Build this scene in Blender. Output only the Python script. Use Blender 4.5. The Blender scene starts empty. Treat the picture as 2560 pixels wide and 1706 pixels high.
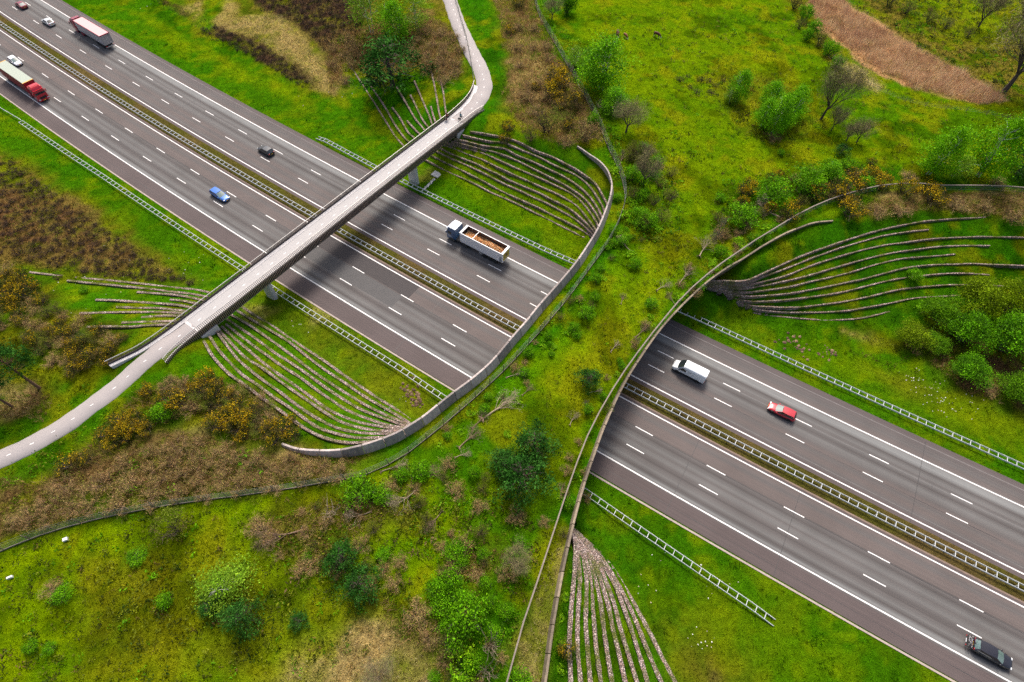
import bpy, bmesh, math, random
import numpy as np
from mathutils import Vector, Matrix
SC = bpy.context.scene
RAD = math.radians
random.seed(7)
RNG = np.random.default_rng(7)

# ------------------------------------------------------------------ camera
FPX, PITCH, ROLL, CAMH = 1366.468, 0.984896, 0.035771, 79.577
cam_data = bpy.data.cameras.new("Camera")
cam_data.sensor_width = 36.0
cam_data.lens = FPX / 2560.0 * 36.0
cam_data.clip_start = 0.5
cam_data.clip_end = 6000
cam = bpy.data.objects.new("Camera", cam_data)
SC.collection.objects.link(cam)
cam.matrix_world = (Matrix.Translation((0, 0, CAMH)) @ Matrix.Rotation(math.pi / 2 - PITCH, 4, 'X')
                    @ Matrix.Rotation(ROLL, 4, 'Z'))
SC.camera = cam
# ------------------------------------------------------------------ sky, sun, exposure
SUN_DIR = Vector((0.0, 0.72, 1.0)).normalized()        # towards the sun
SUN_EL = math.asin(SUN_DIR.z)
SUN_AZ = math.atan2(SUN_DIR.x, SUN_DIR.y)
world = bpy.data.worlds.new("World")
SC.world = world
world.use_nodes = True
wn = world.node_tree.nodes
sky = wn.new('ShaderNodeTexSky')
sky.sky_type = 'NISHITA'
sky.sun_disc = False
sky.sun_elevation = SUN_EL
sky.sun_rotation = SUN_AZ
sky.air_density = 1.0
sky.dust_density = 6.0
sky.ozone_density = 0.6
bgn = wn['Background']
bgn.inputs['Strength'].default_value = 0.12
world.node_tree.links.new(sky.outputs[0], bgn.inputs['Color'])
sun_data = bpy.data.lights.new("Sun", 'SUN')
sun_data.energy = 2.3
sun_data.angle = RAD(17)
sun_data.color = (1.0, 0.955, 0.90)
sun = bpy.data.objects.new("Sun", sun_data)
SC.collection.objects.link(sun)
sun.rotation_euler = SUN_DIR.to_track_quat('Z', 'Y').to_euler()
sun.location = (0, 60, 200)
SC.view_settings.view_transform = 'Standard'
SC.view_settings.look = 'None'
SC.view_settings.gamma = 1.0
SC.view_settings.exposure = 0.72
SC.view_settings.use_curve_mapping = False
SC.cycles.max_bounces = 5
SC.cycles.transparent_max_bounces = 12
SC.cycles.use_denoising = False

# ------------------------------------------------------------------ picture survey -> world
CP, SP = math.cos(PITCH), math.sin(PITCH)
CR, SR = math.cos(ROLL), math.sin(ROLL)
DK = 2560.0 / 2353.0

def ray(u, v):
    a, b = u - 1280.0, v - 853.0
    a, b = (CR * a + SR * b) / FPX, -(-SR * a + CR * b) / FPX
    return np.array([a, CP + b * SP, -SP + b * CP])

def G(u, v, z=0.0):
    d = ray(u, v)
    t = (z - CAMH) / d[2]
    return (d[0] * t, d[1] * t)

def GD(u, v, z=0.0):
    return G(u * DK, v * DK, z)

def proj(x, y, z):
    x = np.asarray(x, float); y = np.asarray(y, float); z = np.asarray(z, float)
    dz = z - CAMH
    fw = y * CP - dz * SP
    up = y * SP + dz * CP
    u = FPX * x / fw
    v = -FPX * up / fw
    return 1280 + CR * u - SR * v, 853 + SR * u + CR * v

# the motorway axis: a gentle curve, s along it and t across it (t=0 outer line of near carriageway)
RX0, RY0, RTH, RK0, RK1 = -40.981304, 66.657653, -0.566947, 0.000485627, 2.1645e-07
_S = np.arange(-700, 700.01, 1.0)
_A = RTH + RK0 * _S + RK1 * np.clip(_S, -320, 320) ** 2 / 2
_DX, _DY = np.cos(_A), np.sin(_A)
_X = np.concatenate([[0], np.cumsum((_DX[1:] + _DX[:-1]) / 2)]); _X = _X - _X[700] + RX0
_Y = np.concatenate([[0], np.cumsum((_DY[1:] + _DY[:-1]) / 2)]); _Y = _Y - _Y[700] + RY0

def ST(s, t):
    s = np.asarray(s, float); t = np.asarray(t, float)
    a = np.interp(s, _S, _A)
    return np.interp(s, _S, _X) - np.sin(a) * t, np.interp(s, _S, _Y) + np.cos(a) * t

def inv_st(x, y):
    x = np.asarray(x, float); y = np.asarray(y, float)
    s = (x - RX0) * math.cos(RTH) + (y - RY0) * math.sin(RTH)
    for _ in range(6):
        a = np.interp(s, _S, _A)
        s = s + (x - np.interp(s, _S, _X)) * np.cos(a) + (y - np.interp(s, _S, _Y)) * np.sin(a)
        s = np.clip(s, -690, 690)
    a = np.interp(s, _S, _A)
    t = -(x - np.interp(s, _S, _X)) * np.sin(a) + (y - np.interp(s, _S, _Y)) * np.cos(a)
    return s, t

def heading(s):
    return float(np.interp(s, _S, _A))

def sstep(a, b, x):
    k = np.clip((np.asarray(x, float) - a) / (b - a), 0, 1)
    return k * k * (3 - 2 * k)

# ------------------------------------------------------------------ materials
def new_mat(name):
    m = bpy.data.materials.new(name)
    m.use_nodes = True
    nt = m.node_tree
    bs = nt.nodes['Principled BSDF']
    return m, nt, bs

def N(nt, kind, **kw):
    n = nt.nodes.new(kind)
    for k, v in kw.items():
        if k in n.inputs.keys():
            n.inputs[k].default_value = v
        else:
            setattr(n, k, v)
    return n

def vmul(nt, col, fac_sock, lo, hi):
    """multiply a colour by a value that runs lo..hi with fac"""
    mr = N(nt, 'ShaderNodeMapRange')
    mr.inputs['To Min'].default_value = lo
    mr.inputs['To Max'].default_value = hi
    nt.links.new(fac_sock, mr.inputs['Value'])
    mx = N(nt, 'ShaderNodeMix', data_type='RGBA', blend_type='MULTIPLY')
    mx.inputs[0].default_value = 1.0
    nt.links.new(col, mx.inputs[6])
    nt.links.new(mr.outputs[0], mx.inputs[7])
    return mx.outputs[2]

def pm(name, col, rough=0.6, var=0.12, scale=3.0, metallic=0.0, bump=0.0, bscale=None, spec=0.5, coat=0.0, coords='Object'):
    m, nt, bs = new_mat(name)
    tc = N(nt, 'ShaderNodeTexCoord')
    src = tc.outputs['Object']
    if coords == 'World':
        src = N(nt, 'ShaderNodeNewGeometry').outputs['Position']
    no = N(nt, 'ShaderNodeTexNoise', Scale=scale, Detail=5.0, Roughness=0.6)
    nt.links.new(src, no.inputs['Vector'])
    rgb = N(nt, 'ShaderNodeRGB')
    rgb.outputs[0].default_value = (*col, 1)
    c = vmul(nt, rgb.outputs[0], no.outputs['Fac'], 1 - var * 1.6, 1 + var * 1.6)
    nt.links.new(c, bs.inputs['Base Color'])
    bs.inputs['Roughness'].default_value = rough
    bs.inputs['Metallic'].default_value = metallic
    bs.inputs['Specular IOR Level'].default_value = spec
    bs.inputs['Coat Weight'].default_value = coat
    bs.inputs['Coat Roughness'].default_value = 0.06
    if bump:
        nb = N(nt, 'ShaderNodeTexNoise', Scale=bscale or scale * 4, Detail=4.0)
        nt.links.new(src, nb.inputs['Vector'])
        bn = N(nt, 'ShaderNodeBump', Strength=bump, Distance=0.05)
        nt.links.new(nb.outputs['Fac'], bn.inputs['Height'])
        nt.links.new(bn.outputs[0], bs.inputs['Normal'])
    return m

def attr_mat(name, rough=0.8, var=0.25, scale=2.0, trans=0.0, spec=0.25):
    """colour read from the mesh (leaf, grass and soil colours), varied by noise"""
    m, nt, bs = new_mat(name)
    at = N(nt, 'ShaderNodeAttribute', attribute_name='Col')
    pos = N(nt, 'ShaderNodeNewGeometry').outputs['Position']
    no = N(nt, 'ShaderNodeTexNoise', Scale=scale, Detail=4.0)
    nt.links.new(pos, no.inputs['Vector'])
    c = vmul(nt, at.outputs['Color'], no.outputs['Fac'], 1 - var * 1.5, 1 + var * 1.5)
    nt.links.new(c, bs.inputs['Base Color'])
    bs.inputs['Roughness'].default_value = rough
    bs.inputs['Specular IOR Level'].default_value = spec
    if trans:
        tr = N(nt, 'ShaderNodeBsdfTranslucent')
        nt.links.new(c, tr.inputs['Color'])
        mix = N(nt, 'ShaderNodeMixShader', Fac=trans)
        nt.links.new(bs.outputs[0], mix.inputs[1])
        nt.links.new(tr.outputs[0], mix.inputs[2])
        nt.links.new(mix.outputs[0], nt.nodes['Material Output'].inputs['Surface'])
    return m

# ------------------------------------------------------------------ mesh helpers
COLL = SC.collection

class MB:
    def __init__(self):
        self.v = []; self.f = []; self.mi = []

    def add(self, verts, faces, mi=0):
        o = len(self.v)
        self.v.extend([tuple(map(float, p)) for p in verts])
        self.f.extend([tuple(i + o for i in f) for f in faces])
        self.mi.extend([mi] * len(faces))

    def box(self, c, s, rz=0.0, mi=0, M=None):
        x, y, z = s[0] / 2, s[1] / 2, s[2] / 2
        pts = [(-x, -y, -z), (x, -y, -z), (x, y, -z), (-x, y, -z), (-x, -y, z), (x, -y, z), (x, y, z), (-x, y, z)]
        if M is None:
            M = Matrix.Rotation(rz, 3, 'Z')
        pts = [M @ Vector(p) + Vector(c) for p in pts]
        self.add(pts, [(3, 2, 1, 0), (4, 5, 6, 7), (0, 1, 5, 4), (1, 2, 6, 5), (2, 3, 7, 6), (3, 0, 4, 7)], mi)

    def bar(self, a, b, w, h, mi=0):
        """a box from a to b, w wide and h high"""
        a, b = Vector(a), Vector(b)
        d = b - a
        L = d.length
        if L < 1e-6: return
        x = d / L
        up = Vector((0, 0, 1)) if abs(x.z) < 0.98 else Vector((1, 0, 0))
        y = up.cross(x).normalized(); z = x.cross(y)
        M = Matrix((x, y, z)).transposed()
        self.box((a + b) / 2, (L, w, h), mi=mi, M=M)

    def tube(self, pts, rad, n=6, mi=0, cap=True):
        pts = [Vector(p) for p in pts]
        if not hasattr(rad, '__len__'): rad = [rad] * len(pts)
        o = len(self.v); ref = None
        for i, p in enumerate(pts):
            d = (pts[min(i + 1, len(pts) - 1)] - pts[max(i - 1, 0)])
            if d.length < 1e-9: d = Vector((0, 0, 1))
            d.normalize()
            if ref is None:
                ref = Vector((1, 0, 0)) if abs(d.x) < 0.8 else Vector((0, 1, 0))
            y = d.cross(ref).normalized(); ref = y.cross(d).normalized()
            for k in range(n):
                a = 2 * math.pi * k / n
                self.v.append(tuple(p + (ref * math.cos(a) + y * math.sin(a)) * rad[i]))
        for i in range(len(pts) - 1):
            for k in range(n):
                k2 = (k + 1) % n
                self.f.append((o + i * n + k, o + i * n + k2, o + (i + 1) * n + k2, o + (i + 1) * n + k)); self.mi.append(mi)
        if cap:
            self.f.append(tuple(o + k for k in range(n))[::-1]); self.mi.append(mi)
            self.f.append(tuple(o + (len(pts) - 1) * n + k for k in range(n))); self.mi.append(mi)

    def loft(self, rings, mi=0, closed=True, cap=True):
        o = len(self.v); n = len(rings[0])
        for r in rings: self.v.extend([tuple(map(float, p)) for p in r])
        for i in range(len(rings) - 1):
            for k in range(n if closed else n - 1):
                k2 = (k + 1) % n
                self.f.append((o + i * n + k, o + i * n + k2, o + (i + 1) * n + k2, o + (i + 1) * n + k)); self.mi.append(mi)
        if cap and closed:
            self.f.append(tuple(o + k for k in range(n))[::-1]); self.mi.append(mi)
            self.f.append(tuple(o + (len(rings) - 1) * n + k for k in range(n))); self.mi.append(mi)

    def lathe(self, prof, c=(0, 0, 0), axis='Y', n=16, mi=0):
        rings = []
        for r, h in prof:
            ring = []
            for k in range(n):
                a = 2 * math.pi * k / n
                p = (r * math.cos(a), h, r * math.sin(a)) if axis == 'Y' else (r * math.cos(a), r * math.sin(a), h)
                ring.append((p[0] + c[0], p[1] + c[1], p[2] + c[2]))
            rings.append(ring)
        self.loft(rings, mi)

    def build(self, name, mats, parent=None, smooth=False, loc=None):
        me = bpy.data.meshes.new(name)
        me.from_pydata(self.v, [], self.f)
        if not isinstance(mats, (list, tuple)): mats = [mats]
        for m in mats: me.materials.append(m)
        if len(mats) > 1: me.polygons.foreach_set('material_index', self.mi)
        if smooth: me.polygons.foreach_set('use_smooth', [True] * len(me.polygons))
        bm = bmesh.new(); bm.from_mesh(me)
        bmesh.ops.recalc_face_normals(bm, faces=bm.faces)
        bm.to_mesh(me); bm.free()
        if smooth: me.set_sharp_from_angle(angle=RAD(40))
        ob = bpy.data.objects.new(name, me)
        COLL.objects.link(ob)
        if parent is not None: ob.parent = parent
        if loc is not None: ob.location = loc
        return ob

def np_mesh(name, V, F, mat, col=None, smooth=False, parent=None):
    """mesh from numpy arrays; F (n,3) or (n,4); col (n_verts,3) -> colour attribute Col"""
    me = bpy.data.meshes.new(name)
    k = F.shape[1]
    me.vertices.add(len(V)); me.loops.add(F.size); me.polygons.add(len(F))
    me.vertices.foreach_set('co', np.ascontiguousarray(V, np.float32).ravel())
    me.polygons.foreach_set('loop_start', np.arange(0, F.size, k, dtype=np.int32))
    me.loops.foreach_set('vertex_index', np.ascontiguousarray(F, np.int32).ravel())
    me.update(calc_edges=True)
    me.validate()
    if col is not None:
        at = me.attributes.new('Col', 'FLOAT_COLOR', 'POINT')
        c4 = np.ones((len(V), 4), np.float32); c4[:, :3] = col
        at.data.foreach_set('color', c4.ravel())
    if smooth: me.polygons.foreach_set('use_smooth', np.ones(len(me.polygons), bool))
    me.materials.append(mat)
    ob = bpy.data.objects.new(name, me)
    COLL.objects.link(ob)
    if parent is not None: ob.parent = parent
    return ob

def tag(o, label=None, cat=None, group=None, kind=None):
    if label: o['label'] = label
    if cat: o['category'] = cat
    if group: o['group'] = group
    if kind: o['kind'] = kind
    return o

def empty(name, loc, rz=0.0, label=None, cat=None, group=None):
    o = bpy.data.objects.new(name, None)
    o.empty_display_size = 0.5
    COLL.objects.link(o)
    o.location = loc; o.rotation_euler = (0, 0, rz)
    return tag(o, label, cat, group)

KIDS = {}
def note(o):
    KIDS.setdefault(o.parent, []).append(o); return o

def copy_tree(o, parent=None):
    c = o.copy(); COLL.objects.link(c)
    c.parent = parent
    for ch in list(o.children):
        copy_tree(ch, c)
    return c

# ------------------------------------------------------------------ survey of the stone terraces (rows, lowest first)
def rows(ox, oy, k, txt):
    out = []
    for line in txt.strip().splitlines():
        q = [float(a) for a in line.replace(',', ' ').split()]
        out.append([(ox + q[i] * k, oy + q[i + 1] * k) for i in range(0, len(q), 2)])
    return out

TERR = {}
TERR['ne_mid'] = rows(1040, 300, 520 / 2353, """
90,440 200,500 330,565 500,645 680,730 850,820 1000,885 1150,950 1350,1050 1500,1125 1650,1200 1800,1275 1920,1335 2005,1370
165,395 290,460 430,525 600,610 760,690 930,780 1100,860 1250,930 1400,1000 1550,1075 1700,1150 1850,1230 1960,1300 2015,1340
215,345 330,405 470,465 640,540 820,630 1000,720 1180,800 1330,870 1480,940 1620,1015 1760,1090 1880,1180 1980,1270 2030,1320
260,310 400,380 560,445 720,510 880,590 1040,670 1200,740 1380,815 1520,890 1680,970 1800,1050 1900,1140 2000,1240 2045,1300
310,275 450,330 600,390 760,450 920,530 1080,605 1240,675 1400,745 1560,815 1700,890 1810,960 1920,1080 2010,1200 2060,1280
340,250 500,300 660,345 800,390 950,455 1100,525 1280,605 1450,680 1600,750 1740,820 1860,910 1960,1030 2040,1150 2080,1240
400,235 560,280 720,320 880,355 1040,415 1200,485 1360,565 1500,635 1640,705 1780,790 1890,870 1970,960 2050,1080 2100,1180
430,205 600,245 760,285 900,305 1010,325 1150,400 1300,460 1480,545 1620,610 1760,690 1870,770 1980,880 2060,1000 2120,1130
530,170 680,205 840,235 980,250 1080,285 1220,345 1400,420 1560,505 1720,575 1840,640 1950,730 2040,850 2110,970 2145,1060
610,125 760,150 920,175 1080,215 1200,260 1350,340 1500,400 1650,470 1800,550 1930,640 2030,720 2110,840 2160,940 2170,990""")
TERR['ne_west'] = rows(840, 120, 320 / 1930, """
170,175 330,440 500,700 650,940 780,1150 900,1340 1020,1475
470,480 600,680 740,890 840,1070 940,1230 1040,1360 1100,1415
845,895 930,1000 1010,1140 1090,1270 1190,1355
1070,1090 1140,1170 1210,1250 1270,1300
915,585 1000,730 1100,900 1190,1060 1280,1170 1340,1240
1120,705 1180,820 1260,990 1320,1100 1395,1195
1180,490 1260,680 1340,870 1400,1010 1450,1155
1430,875 1460,990 1500,1115
1430,320 1480,540 1520,760 1550,950 1580,1060
1580,490 1620,680 1640,850 1660,990""")
TERR['sw_west'] = rows(60, 660, 500 / 2353, """
60,95 400,135 700,165 1050,195 1400,235 1700,270 2000,300 2200,340
510,195 800,225 1100,255 1400,285 1700,320 1950,350 2160,385
1330,330 1600,350 1850,375 2000,400 2110,425
1715,415 1850,430 1960,450 2050,470
840,420 1100,430 1400,450 1700,475 1850,490 1990,520
1085,505 1350,515 1600,520 1800,540 1920,555
650,580 1000,570 1300,565 1600,565 1880,580
1380,625 1600,610 1860,605
1150,690 1400,680 1600,675 1790,672
740,740 1000,735 1270,738 1450,720 1720,710""")
TERR['sw_mid'] = rows(480, 740, 600 / 2352, """
480,100 600,180 800,300 950,410 1100,510 1300,640 1480,770 1700,920 1850,1020 2000,1110 2160,1230
440,145 620,250 780,345 950,450 1100,570 1300,720 1480,840 1650,960 1830,1065 2000,1165 2130,1245
380,185 560,285 720,395 880,510 1040,630 1200,750 1380,870 1560,985 1720,1080 1900,1165 2110,1255
340,225 480,320 640,430 800,550 960,650 1120,760 1300,890 1480,1010 1650,1110 1850,1190 2090,1275
330,275 460,380 620,500 760,600 900,700 1060,800 1220,920 1380,1030 1540,1130 1740,1210 1900,1260 2070,1290
290,300 420,420 540,520 680,640 840,760 1000,870 1150,980 1300,1090 1450,1170 1640,1240 1850,1280 2040,1310
260,330 380,460 520,600 680,700 840,820 980,920 1140,1030 1300,1140 1450,1230 1640,1290 1820,1320 2000,1325
230,330 330,470 440,610 560,720 700,830 860,940 1000,1050 1160,1160 1320,1250 1480,1310 1700,1345 1950,1350
170,395 260,530 370,650 490,770 640,870 800,990 950,1090 1100,1200 1240,1290 1440,1355 1640,1390 1860,1385
110,435 180,560 260,660 360,760 480,845 620,950 760,1050 900,1150 1020,1240 1160,1330 1340,1405 1540,1440 1740,1425""")
TERR['ne_east'] = rows(1740, 500, 820 / 2353, """
150,715 300,775 450,815 650,840 850,858 1050,858 1200,845 1390,800
150,705 350,765 500,795 700,805 900,805 1080,795 1200,775 1390,740 1560,705 1770,690 1910,680
160,690 350,745 500,765 700,770 900,750 1080,725 1250,690 1450,645 1600,625 1800,610 2020,610 2340,622
160,670 350,720 520,725 700,710 900,685 1080,655 1250,610 1400,575 1600,545 1850,525 2110,535
170,655 350,690 520,685 700,665 870,635 1040,600 1200,565 1350,525 1500,490 1700,465 1950,458 2350,470 2600,480
180,640 350,660 520,645 680,620 850,580 1000,545 1150,505 1300,460 1450,425 1600,408 1860,388
190,620 350,630 500,610 650,580 800,545 950,500 1100,455 1250,415 1400,380 1600,350 1800,330 2110,325
200,605 350,610 500,580 650,540 800,480 950,430 1100,385 1250,345 1400,315 1600,290 1800,272 2050,263 2350,268 2600,276
200,590 350,595 480,550 620,500 760,445 900,390 1050,340 1200,295 1350,255 1500,230 1670,212
200,580 340,580 440,545 560,490 700,425 850,365 1000,315 1150,265 1300,220 1450,185 1650,150 1850,135 2080,123""")
TERR['sw_east'] = rows(1240, 1290, 500 / 1885, """
760,140 930,300 1090,480 1240,720 1370,950 1500,1200 1590,1380 1690,1568 1780,1740
755,145 900,280 1040,460 1170,680 1280,900 1370,1120 1450,1320 1560,1568 1640,1740
750,150 880,270 1010,450 1110,630 1200,850 1270,1050 1350,1300 1430,1568 1500,1740
747,155 860,260 970,450 1050,650 1120,850 1170,1050 1240,1280 1330,1568 1390,1740
744,160 840,250 930,450 1000,650 1060,850 1100,1050 1160,1300 1220,1568 1270,1740
742,165 820,240 890,450 950,650 990,850 1015,1050 1050,1300 1095,1568 1130,1740
740,170 800,230 850,420 890,600 905,800 925,1000 945,1250 990,1568 1020,1740
738,175 780,220 815,420 850,560 850,800 845,1000 860,1200 890,1568 910,1740
736,180 760,220 780,450 790,600 780,800 770,1000 770,1250 800,1568 815,1740
734,185 748,240 745,480 735,600 715,800 700,1000 690,1250 700,1400 705,1568 705,1740""")
ROWZ = [0.8 + 0.6 * k for k in range(10)]

def smooth_line(pts, step=0.8):
    """Catmull-Rom through the points, resampled"""
    P = np.array(pts, float)
    if len(P) == 2:
        n = max(2, int(np.linalg.norm(P[1] - P[0]) / step)); t = np.linspace(0, 1, n)[:, None]
        return P[0] * (1 - t) + P[1] * t
    Q = np.vstack([2 * P[0] - P[1], P, 2 * P[-1] - P[-2]])
    out = []
    for i in range(1, len(Q) - 2):
        n = max(1, int(round(np.linalg.norm(Q[i + 1] - Q[i]) / step)))
        t = (np.arange(n) / n)[:, None]
        a, b, c, d = Q[i - 1], Q[i], Q[i + 1], Q[i + 2]
        out.append(0.5 * (2 * b + (c - a) * t + (2 * a - 5 * b + 4 * c - d) * t ** 2 + (3 * b - a - 3 * c + d) * t ** 3))
    out.append(P[-1][None, :])
    return np.vstack(out)

TERRW = {}
for key, rr in TERR.items():
    TERRW[key] = []
    for k, line in enumerate(rr):
        w = [np.array(G(u, v, ROWZ[k])) for u, v in line]
        if key in ('ne_east', 'sw_east'):      # carry the row on under the overpass
            d0 = w[0] - w[1]; d0 = d0 / np.linalg.norm(d0)
            w = [w[0] + d0 * 7.0, w[0] + d0 * 3.5] + w
        if key in ('ne_mid', 'sw_mid'):
            w = [np.array(q) for q in w]; d0 = w[-1] - w[-2]; d0 = d0 / np.linalg.norm(d0)
            w = w + [w[-1] + d0 * 2.5]
        TERRW[key].append(smooth_line(w))

# ------------------------------------------------------------------ the wildlife overpass outline, in road coordinates
LW = [(27.3, -26.7), (31.2, -25.7), (36.2, -22.6), (39.0, -19.3), (41.5, -14.8), (43.1, -8.8), (44.9, -1.3), (45.4, 7.7), (45.7, 16.8),
      (46.0, 25.0), (45.2, 34.6), (43.2, 43.0), (41.1, 47.5), (36.5, 51.5), (28.2, 54.6)]
RW = [(76.5, -44.0), (74.0, -37.0), (72.2, -31.0), (70.4, -26.3), (68.2, -19.8), (66.0, -11.9), (64.5, -4.6), (63.4, 3.0), (63.0, 11.1), (63.8, 22.4),
      (66.2, 33.8), (69.5, 42.3), (74.3, 52.3), (78.3, 59.0), (83.0, 63.5)]
LWf = smooth_line(LW, 0.5); RWf = smooth_line(RW, 0.5)

def s_left(t):
    return np.interp(t, LWf[:, 1], LWf[:, 0])

def s_right(t):
    return np.interp(t, RWf[:, 1], RWf[:, 0])

TC = 12.85
DECK_Z = 7.0
DT0, DT1 = TC - 41.0, TC + 43.0        # reach of the soil sheet carried by the overpass

# ------------------------------------------------------------------ ground heights
CTRL = []
for key, lines in TERRW.items():
    for k, w in enumerate(lines):
        for p in w[::5]:
            CTRL.append((p[0], p[1], ROWZ[k] - 0.28))
for s in range(-240, 260, 12):
    for t in (-9.5, -5, TC, 31, 35.0):
        x, y = ST(s, t); CTRL.append((x, y, 0.0))
for s in (49, 54, 59):
    for tt, z in ((21, 0.4), (30, 6.6), (38, 6.8), (46, 6.9)):
        for sg in (-1, 1):
            x, y = ST(s, TC + sg * tt); CTRL.append((x, y, z))
# (picture x, picture y, height)
for px, py, z in [
    (1110, 255, 6.7), (1128, 205, 6.7), (1113, 150, 6.5), (1090, 90, 6.3), (1062, 45, 6.0), (1035, 0, 5.8), (1150, 240, 6.6), (1200, 280, 6.6), (1270, 300, 6.7),
    (1330, 290, 6.8), (1180, 180, 6.5), (1180, 90, 6.2), (1150, 10, 5.8), (1250, 150, 6.4), (1230, 40, 6.0),
    (1010, 180, 5.6), (960, 190, 3.4), (900, 195, 2.6), (1050, 120, 5.9), (980, 90, 5.0), (900, 60, 4.2), (820, 120, 2.0), (760, 170, 1.2), (700, 60, 2.4), (560, 50, 1.2),
    (640, 170, 0.9), (440, 20, 0.8), (760, 10, 3.2), (950, 5, 4.8), (780, 260, 0.5), (600, 130, 0.7),
    (1400, 250, 6.9), (1500, 250, 6.7), (1420, 100, 6.2), (1550, 100, 5.8), (1700, 100, 5.2), (1350, 20, 5.8), (1600, 300, 6.5), (1700, 280, 6.2), (1850, 250, 5.6),
    (1600, 10, 5.0), (1850, 30, 4.0), (2000, 100, 3.6), (2200, 100, 3.6), (2300, 30, 3.2), (2000, 300, 5.6), (2200, 300, 5.2), (2340, 250, 4.6), (2150, 220, 4.6),
    (1800, 380, 6.5), (1950, 410, 6.6), (2100, 420, 6.5), (2340, 430, 6.4), (2050, 470, 6.7), (2200, 470, 6.7), (2340, 500, 6.6), (1700, 420, 6.7), (1600, 450, 6.8),
    (2300, 620, 1.6), (2100, 760, 0.8), (2250, 760, 0.9), (2340, 800, 0.9), (2200, 900, 0.4), (2340, 960, 0.4), (1900, 820, 0.15), (1750, 770, 0.15),
    (640, 1070, 6.6), (480, 1060, 6.5), (300, 1100, 6.2), (120, 1150, 5.8), (0, 1200, 5.4), (350, 820, 6.6), (250, 900, 6.2), (120, 990, 5.7), (0, 1050, 5.3), (420, 770, 6.7),
    (300, 950, 6.3), (450, 950, 6.5), (560, 1000, 6.6), (250, 780, 6.1), (200, 830, 5.8), (110, 860, 5.2), (0, 900, 4.8), (40, 780, 4.2), (150, 750, 4.4), (60, 700, 2.6),
    (0, 640, 1.4), (200, 590, 0.8), (100, 500, 0.7), (300, 600, 0.5), (0, 400, 0.4), (60, 600, 0.9),
    (700, 1130, 6.8), (900, 1150, 6.9), (400, 1200, 6.1), (150, 1300, 5.2), (0, 1350, 4.8), (500, 1350, 5.8), (800, 1300, 6.5), (1000, 1300, 6.9), (300, 1500, 4.6),
    (600, 1540, 5.0), (900, 1500, 6.0), (1100, 1500, 6.7), (1200, 1520, 6.8), (0, 1550, 4.0), (1270, 1540, 5.9)]:
    x, y = GD(px, py, z); CTRL.append((x, y, z))
for x, y, z in [(-320, 60, 1), (-320, 300, 1.5), (-100, 400, 3), (100, 400, 3), (330, 300, 3), (330, 120, 2), (330, -120, 0.5), (150, -160, 1), (0, -140, 4), (-180, -120, 3), (-320, -60, 1)]:
    CTRL.append((x, y, z))
CTRL = np.array(CTRL)

def rbf_fit(C, c=4.0, lam=0.8):
    d = np.sqrt(((C[:, None, :2] - C[None, :, :2]) ** 2).sum(-1) + c * c)
    n = len(C)
    A = np.zeros((n + 1, n + 1)); A[:n, :n] = -d + np.eye(n) * lam; A[n, :n] = 1; A[:n, n] = 1
    b = np.zeros(n + 1); b[:n] = C[:, 2]
    return np.linalg.solve(A, b), c

_W, _C = rbf_fit(CTRL)
_ctrl_tree = CTRL

def axis_grid(lo, hi, step, far):
    core = np.arange(lo, hi + step * 0.5, step)
    ext = []; d = step * 2; p = hi
    while p < far:
        p += d; d *= 1.5; ext.append(p)
    ext2 = []; d = step * 2; p = lo
    while p > -far:
        p -= d; d *= 1.5; ext2.append(p)
    return np.concatenate([ext2[::-1], core, ext])

GSTEP = 0.6
GX = axis_grid(-185, 190, GSTEP, 1500)
GY = axis_grid(-14, 235, GSTEP, 1500)
XX, YY = np.meshgrid(GX, GY, indexing='ij')

def rbf_eval(x, y):
    out = np.empty(x.size); xf = x.ravel(); yf = y.ravel()
    for i in range(0, xf.size, 4000):
        d = np.sqrt((xf[i:i + 4000, None] - CTRL[None, :, 0]) ** 2 + (yf[i:i + 4000, None] - CTRL[None, :, 1]) ** 2 + _C * _C)
        out[i:i + 4000] = -d @ _W[:-1] + _W[-1]
    return out.reshape(x.shape)

# coarse evaluation, then bilinear on the fine grid
CX = np.arange(-420, 421, 2.0); CY = np.arange(-260, 481, 2.0)
_cx, _cy = np.meshgrid(CX, CY, indexing='ij')
CZ = rbf_eval(_cx, _cy)

def bil(x, y, gx, gy, Z):
    x = np.clip(x, gx[0], gx[-1] - 1e-6); y = np.clip(y, gy[0], gy[-1] - 1e-6)
    i = np.clip(np.searchsorted(gx, x, 'right') - 1, 0, len(gx) - 2); j = np.clip(np.searchsorted(gy, y, 'right') - 1, 0, len(gy) - 2)
    fx = (x - gx[i]) / (gx[i + 1] - gx[i]); fy = (y - gy[j]) / (gy[j + 1] - gy[j])
    return Z[i, j] * (1 - fx) * (1 - fy) + Z[i + 1, j] * fx * (1 - fy) + Z[i, j + 1] * (1 - fx) * fy + Z[i + 1, j + 1] * fx * fy

# the terrace rows stay clear of the soil: level of the nearest row, on a raster
RS = .4
rx0, ry0 = -190.0, -20.0
GABZ = np.full((int(390 / RS), int(260 / RS)), 99.0); _gd = np.full(GABZ.shape, 9.0)
for key, lines in TERRW.items():
    for k, w in enumerate(lines):
        for p in w:
            i0 = int((p[0] - rx0) / RS); j0 = int((p[1] - ry0) / RS)
            for a in (-1, 0, 1):
                for b in (-1, 0, 1):
                    i, j = i0 + a, j0 + b
                    if 0 <= i < GABZ.shape[0] and 0 <= j < GABZ.shape[1]:
                        dd = math.hypot(rx0 + (i + .5) * RS - p[0], ry0 + (j + .5) * RS - p[1])
                        if dd < .36 and dd < _gd[i, j]: _gd[i, j] = dd; GABZ[i, j] = ROWZ[k]

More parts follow.
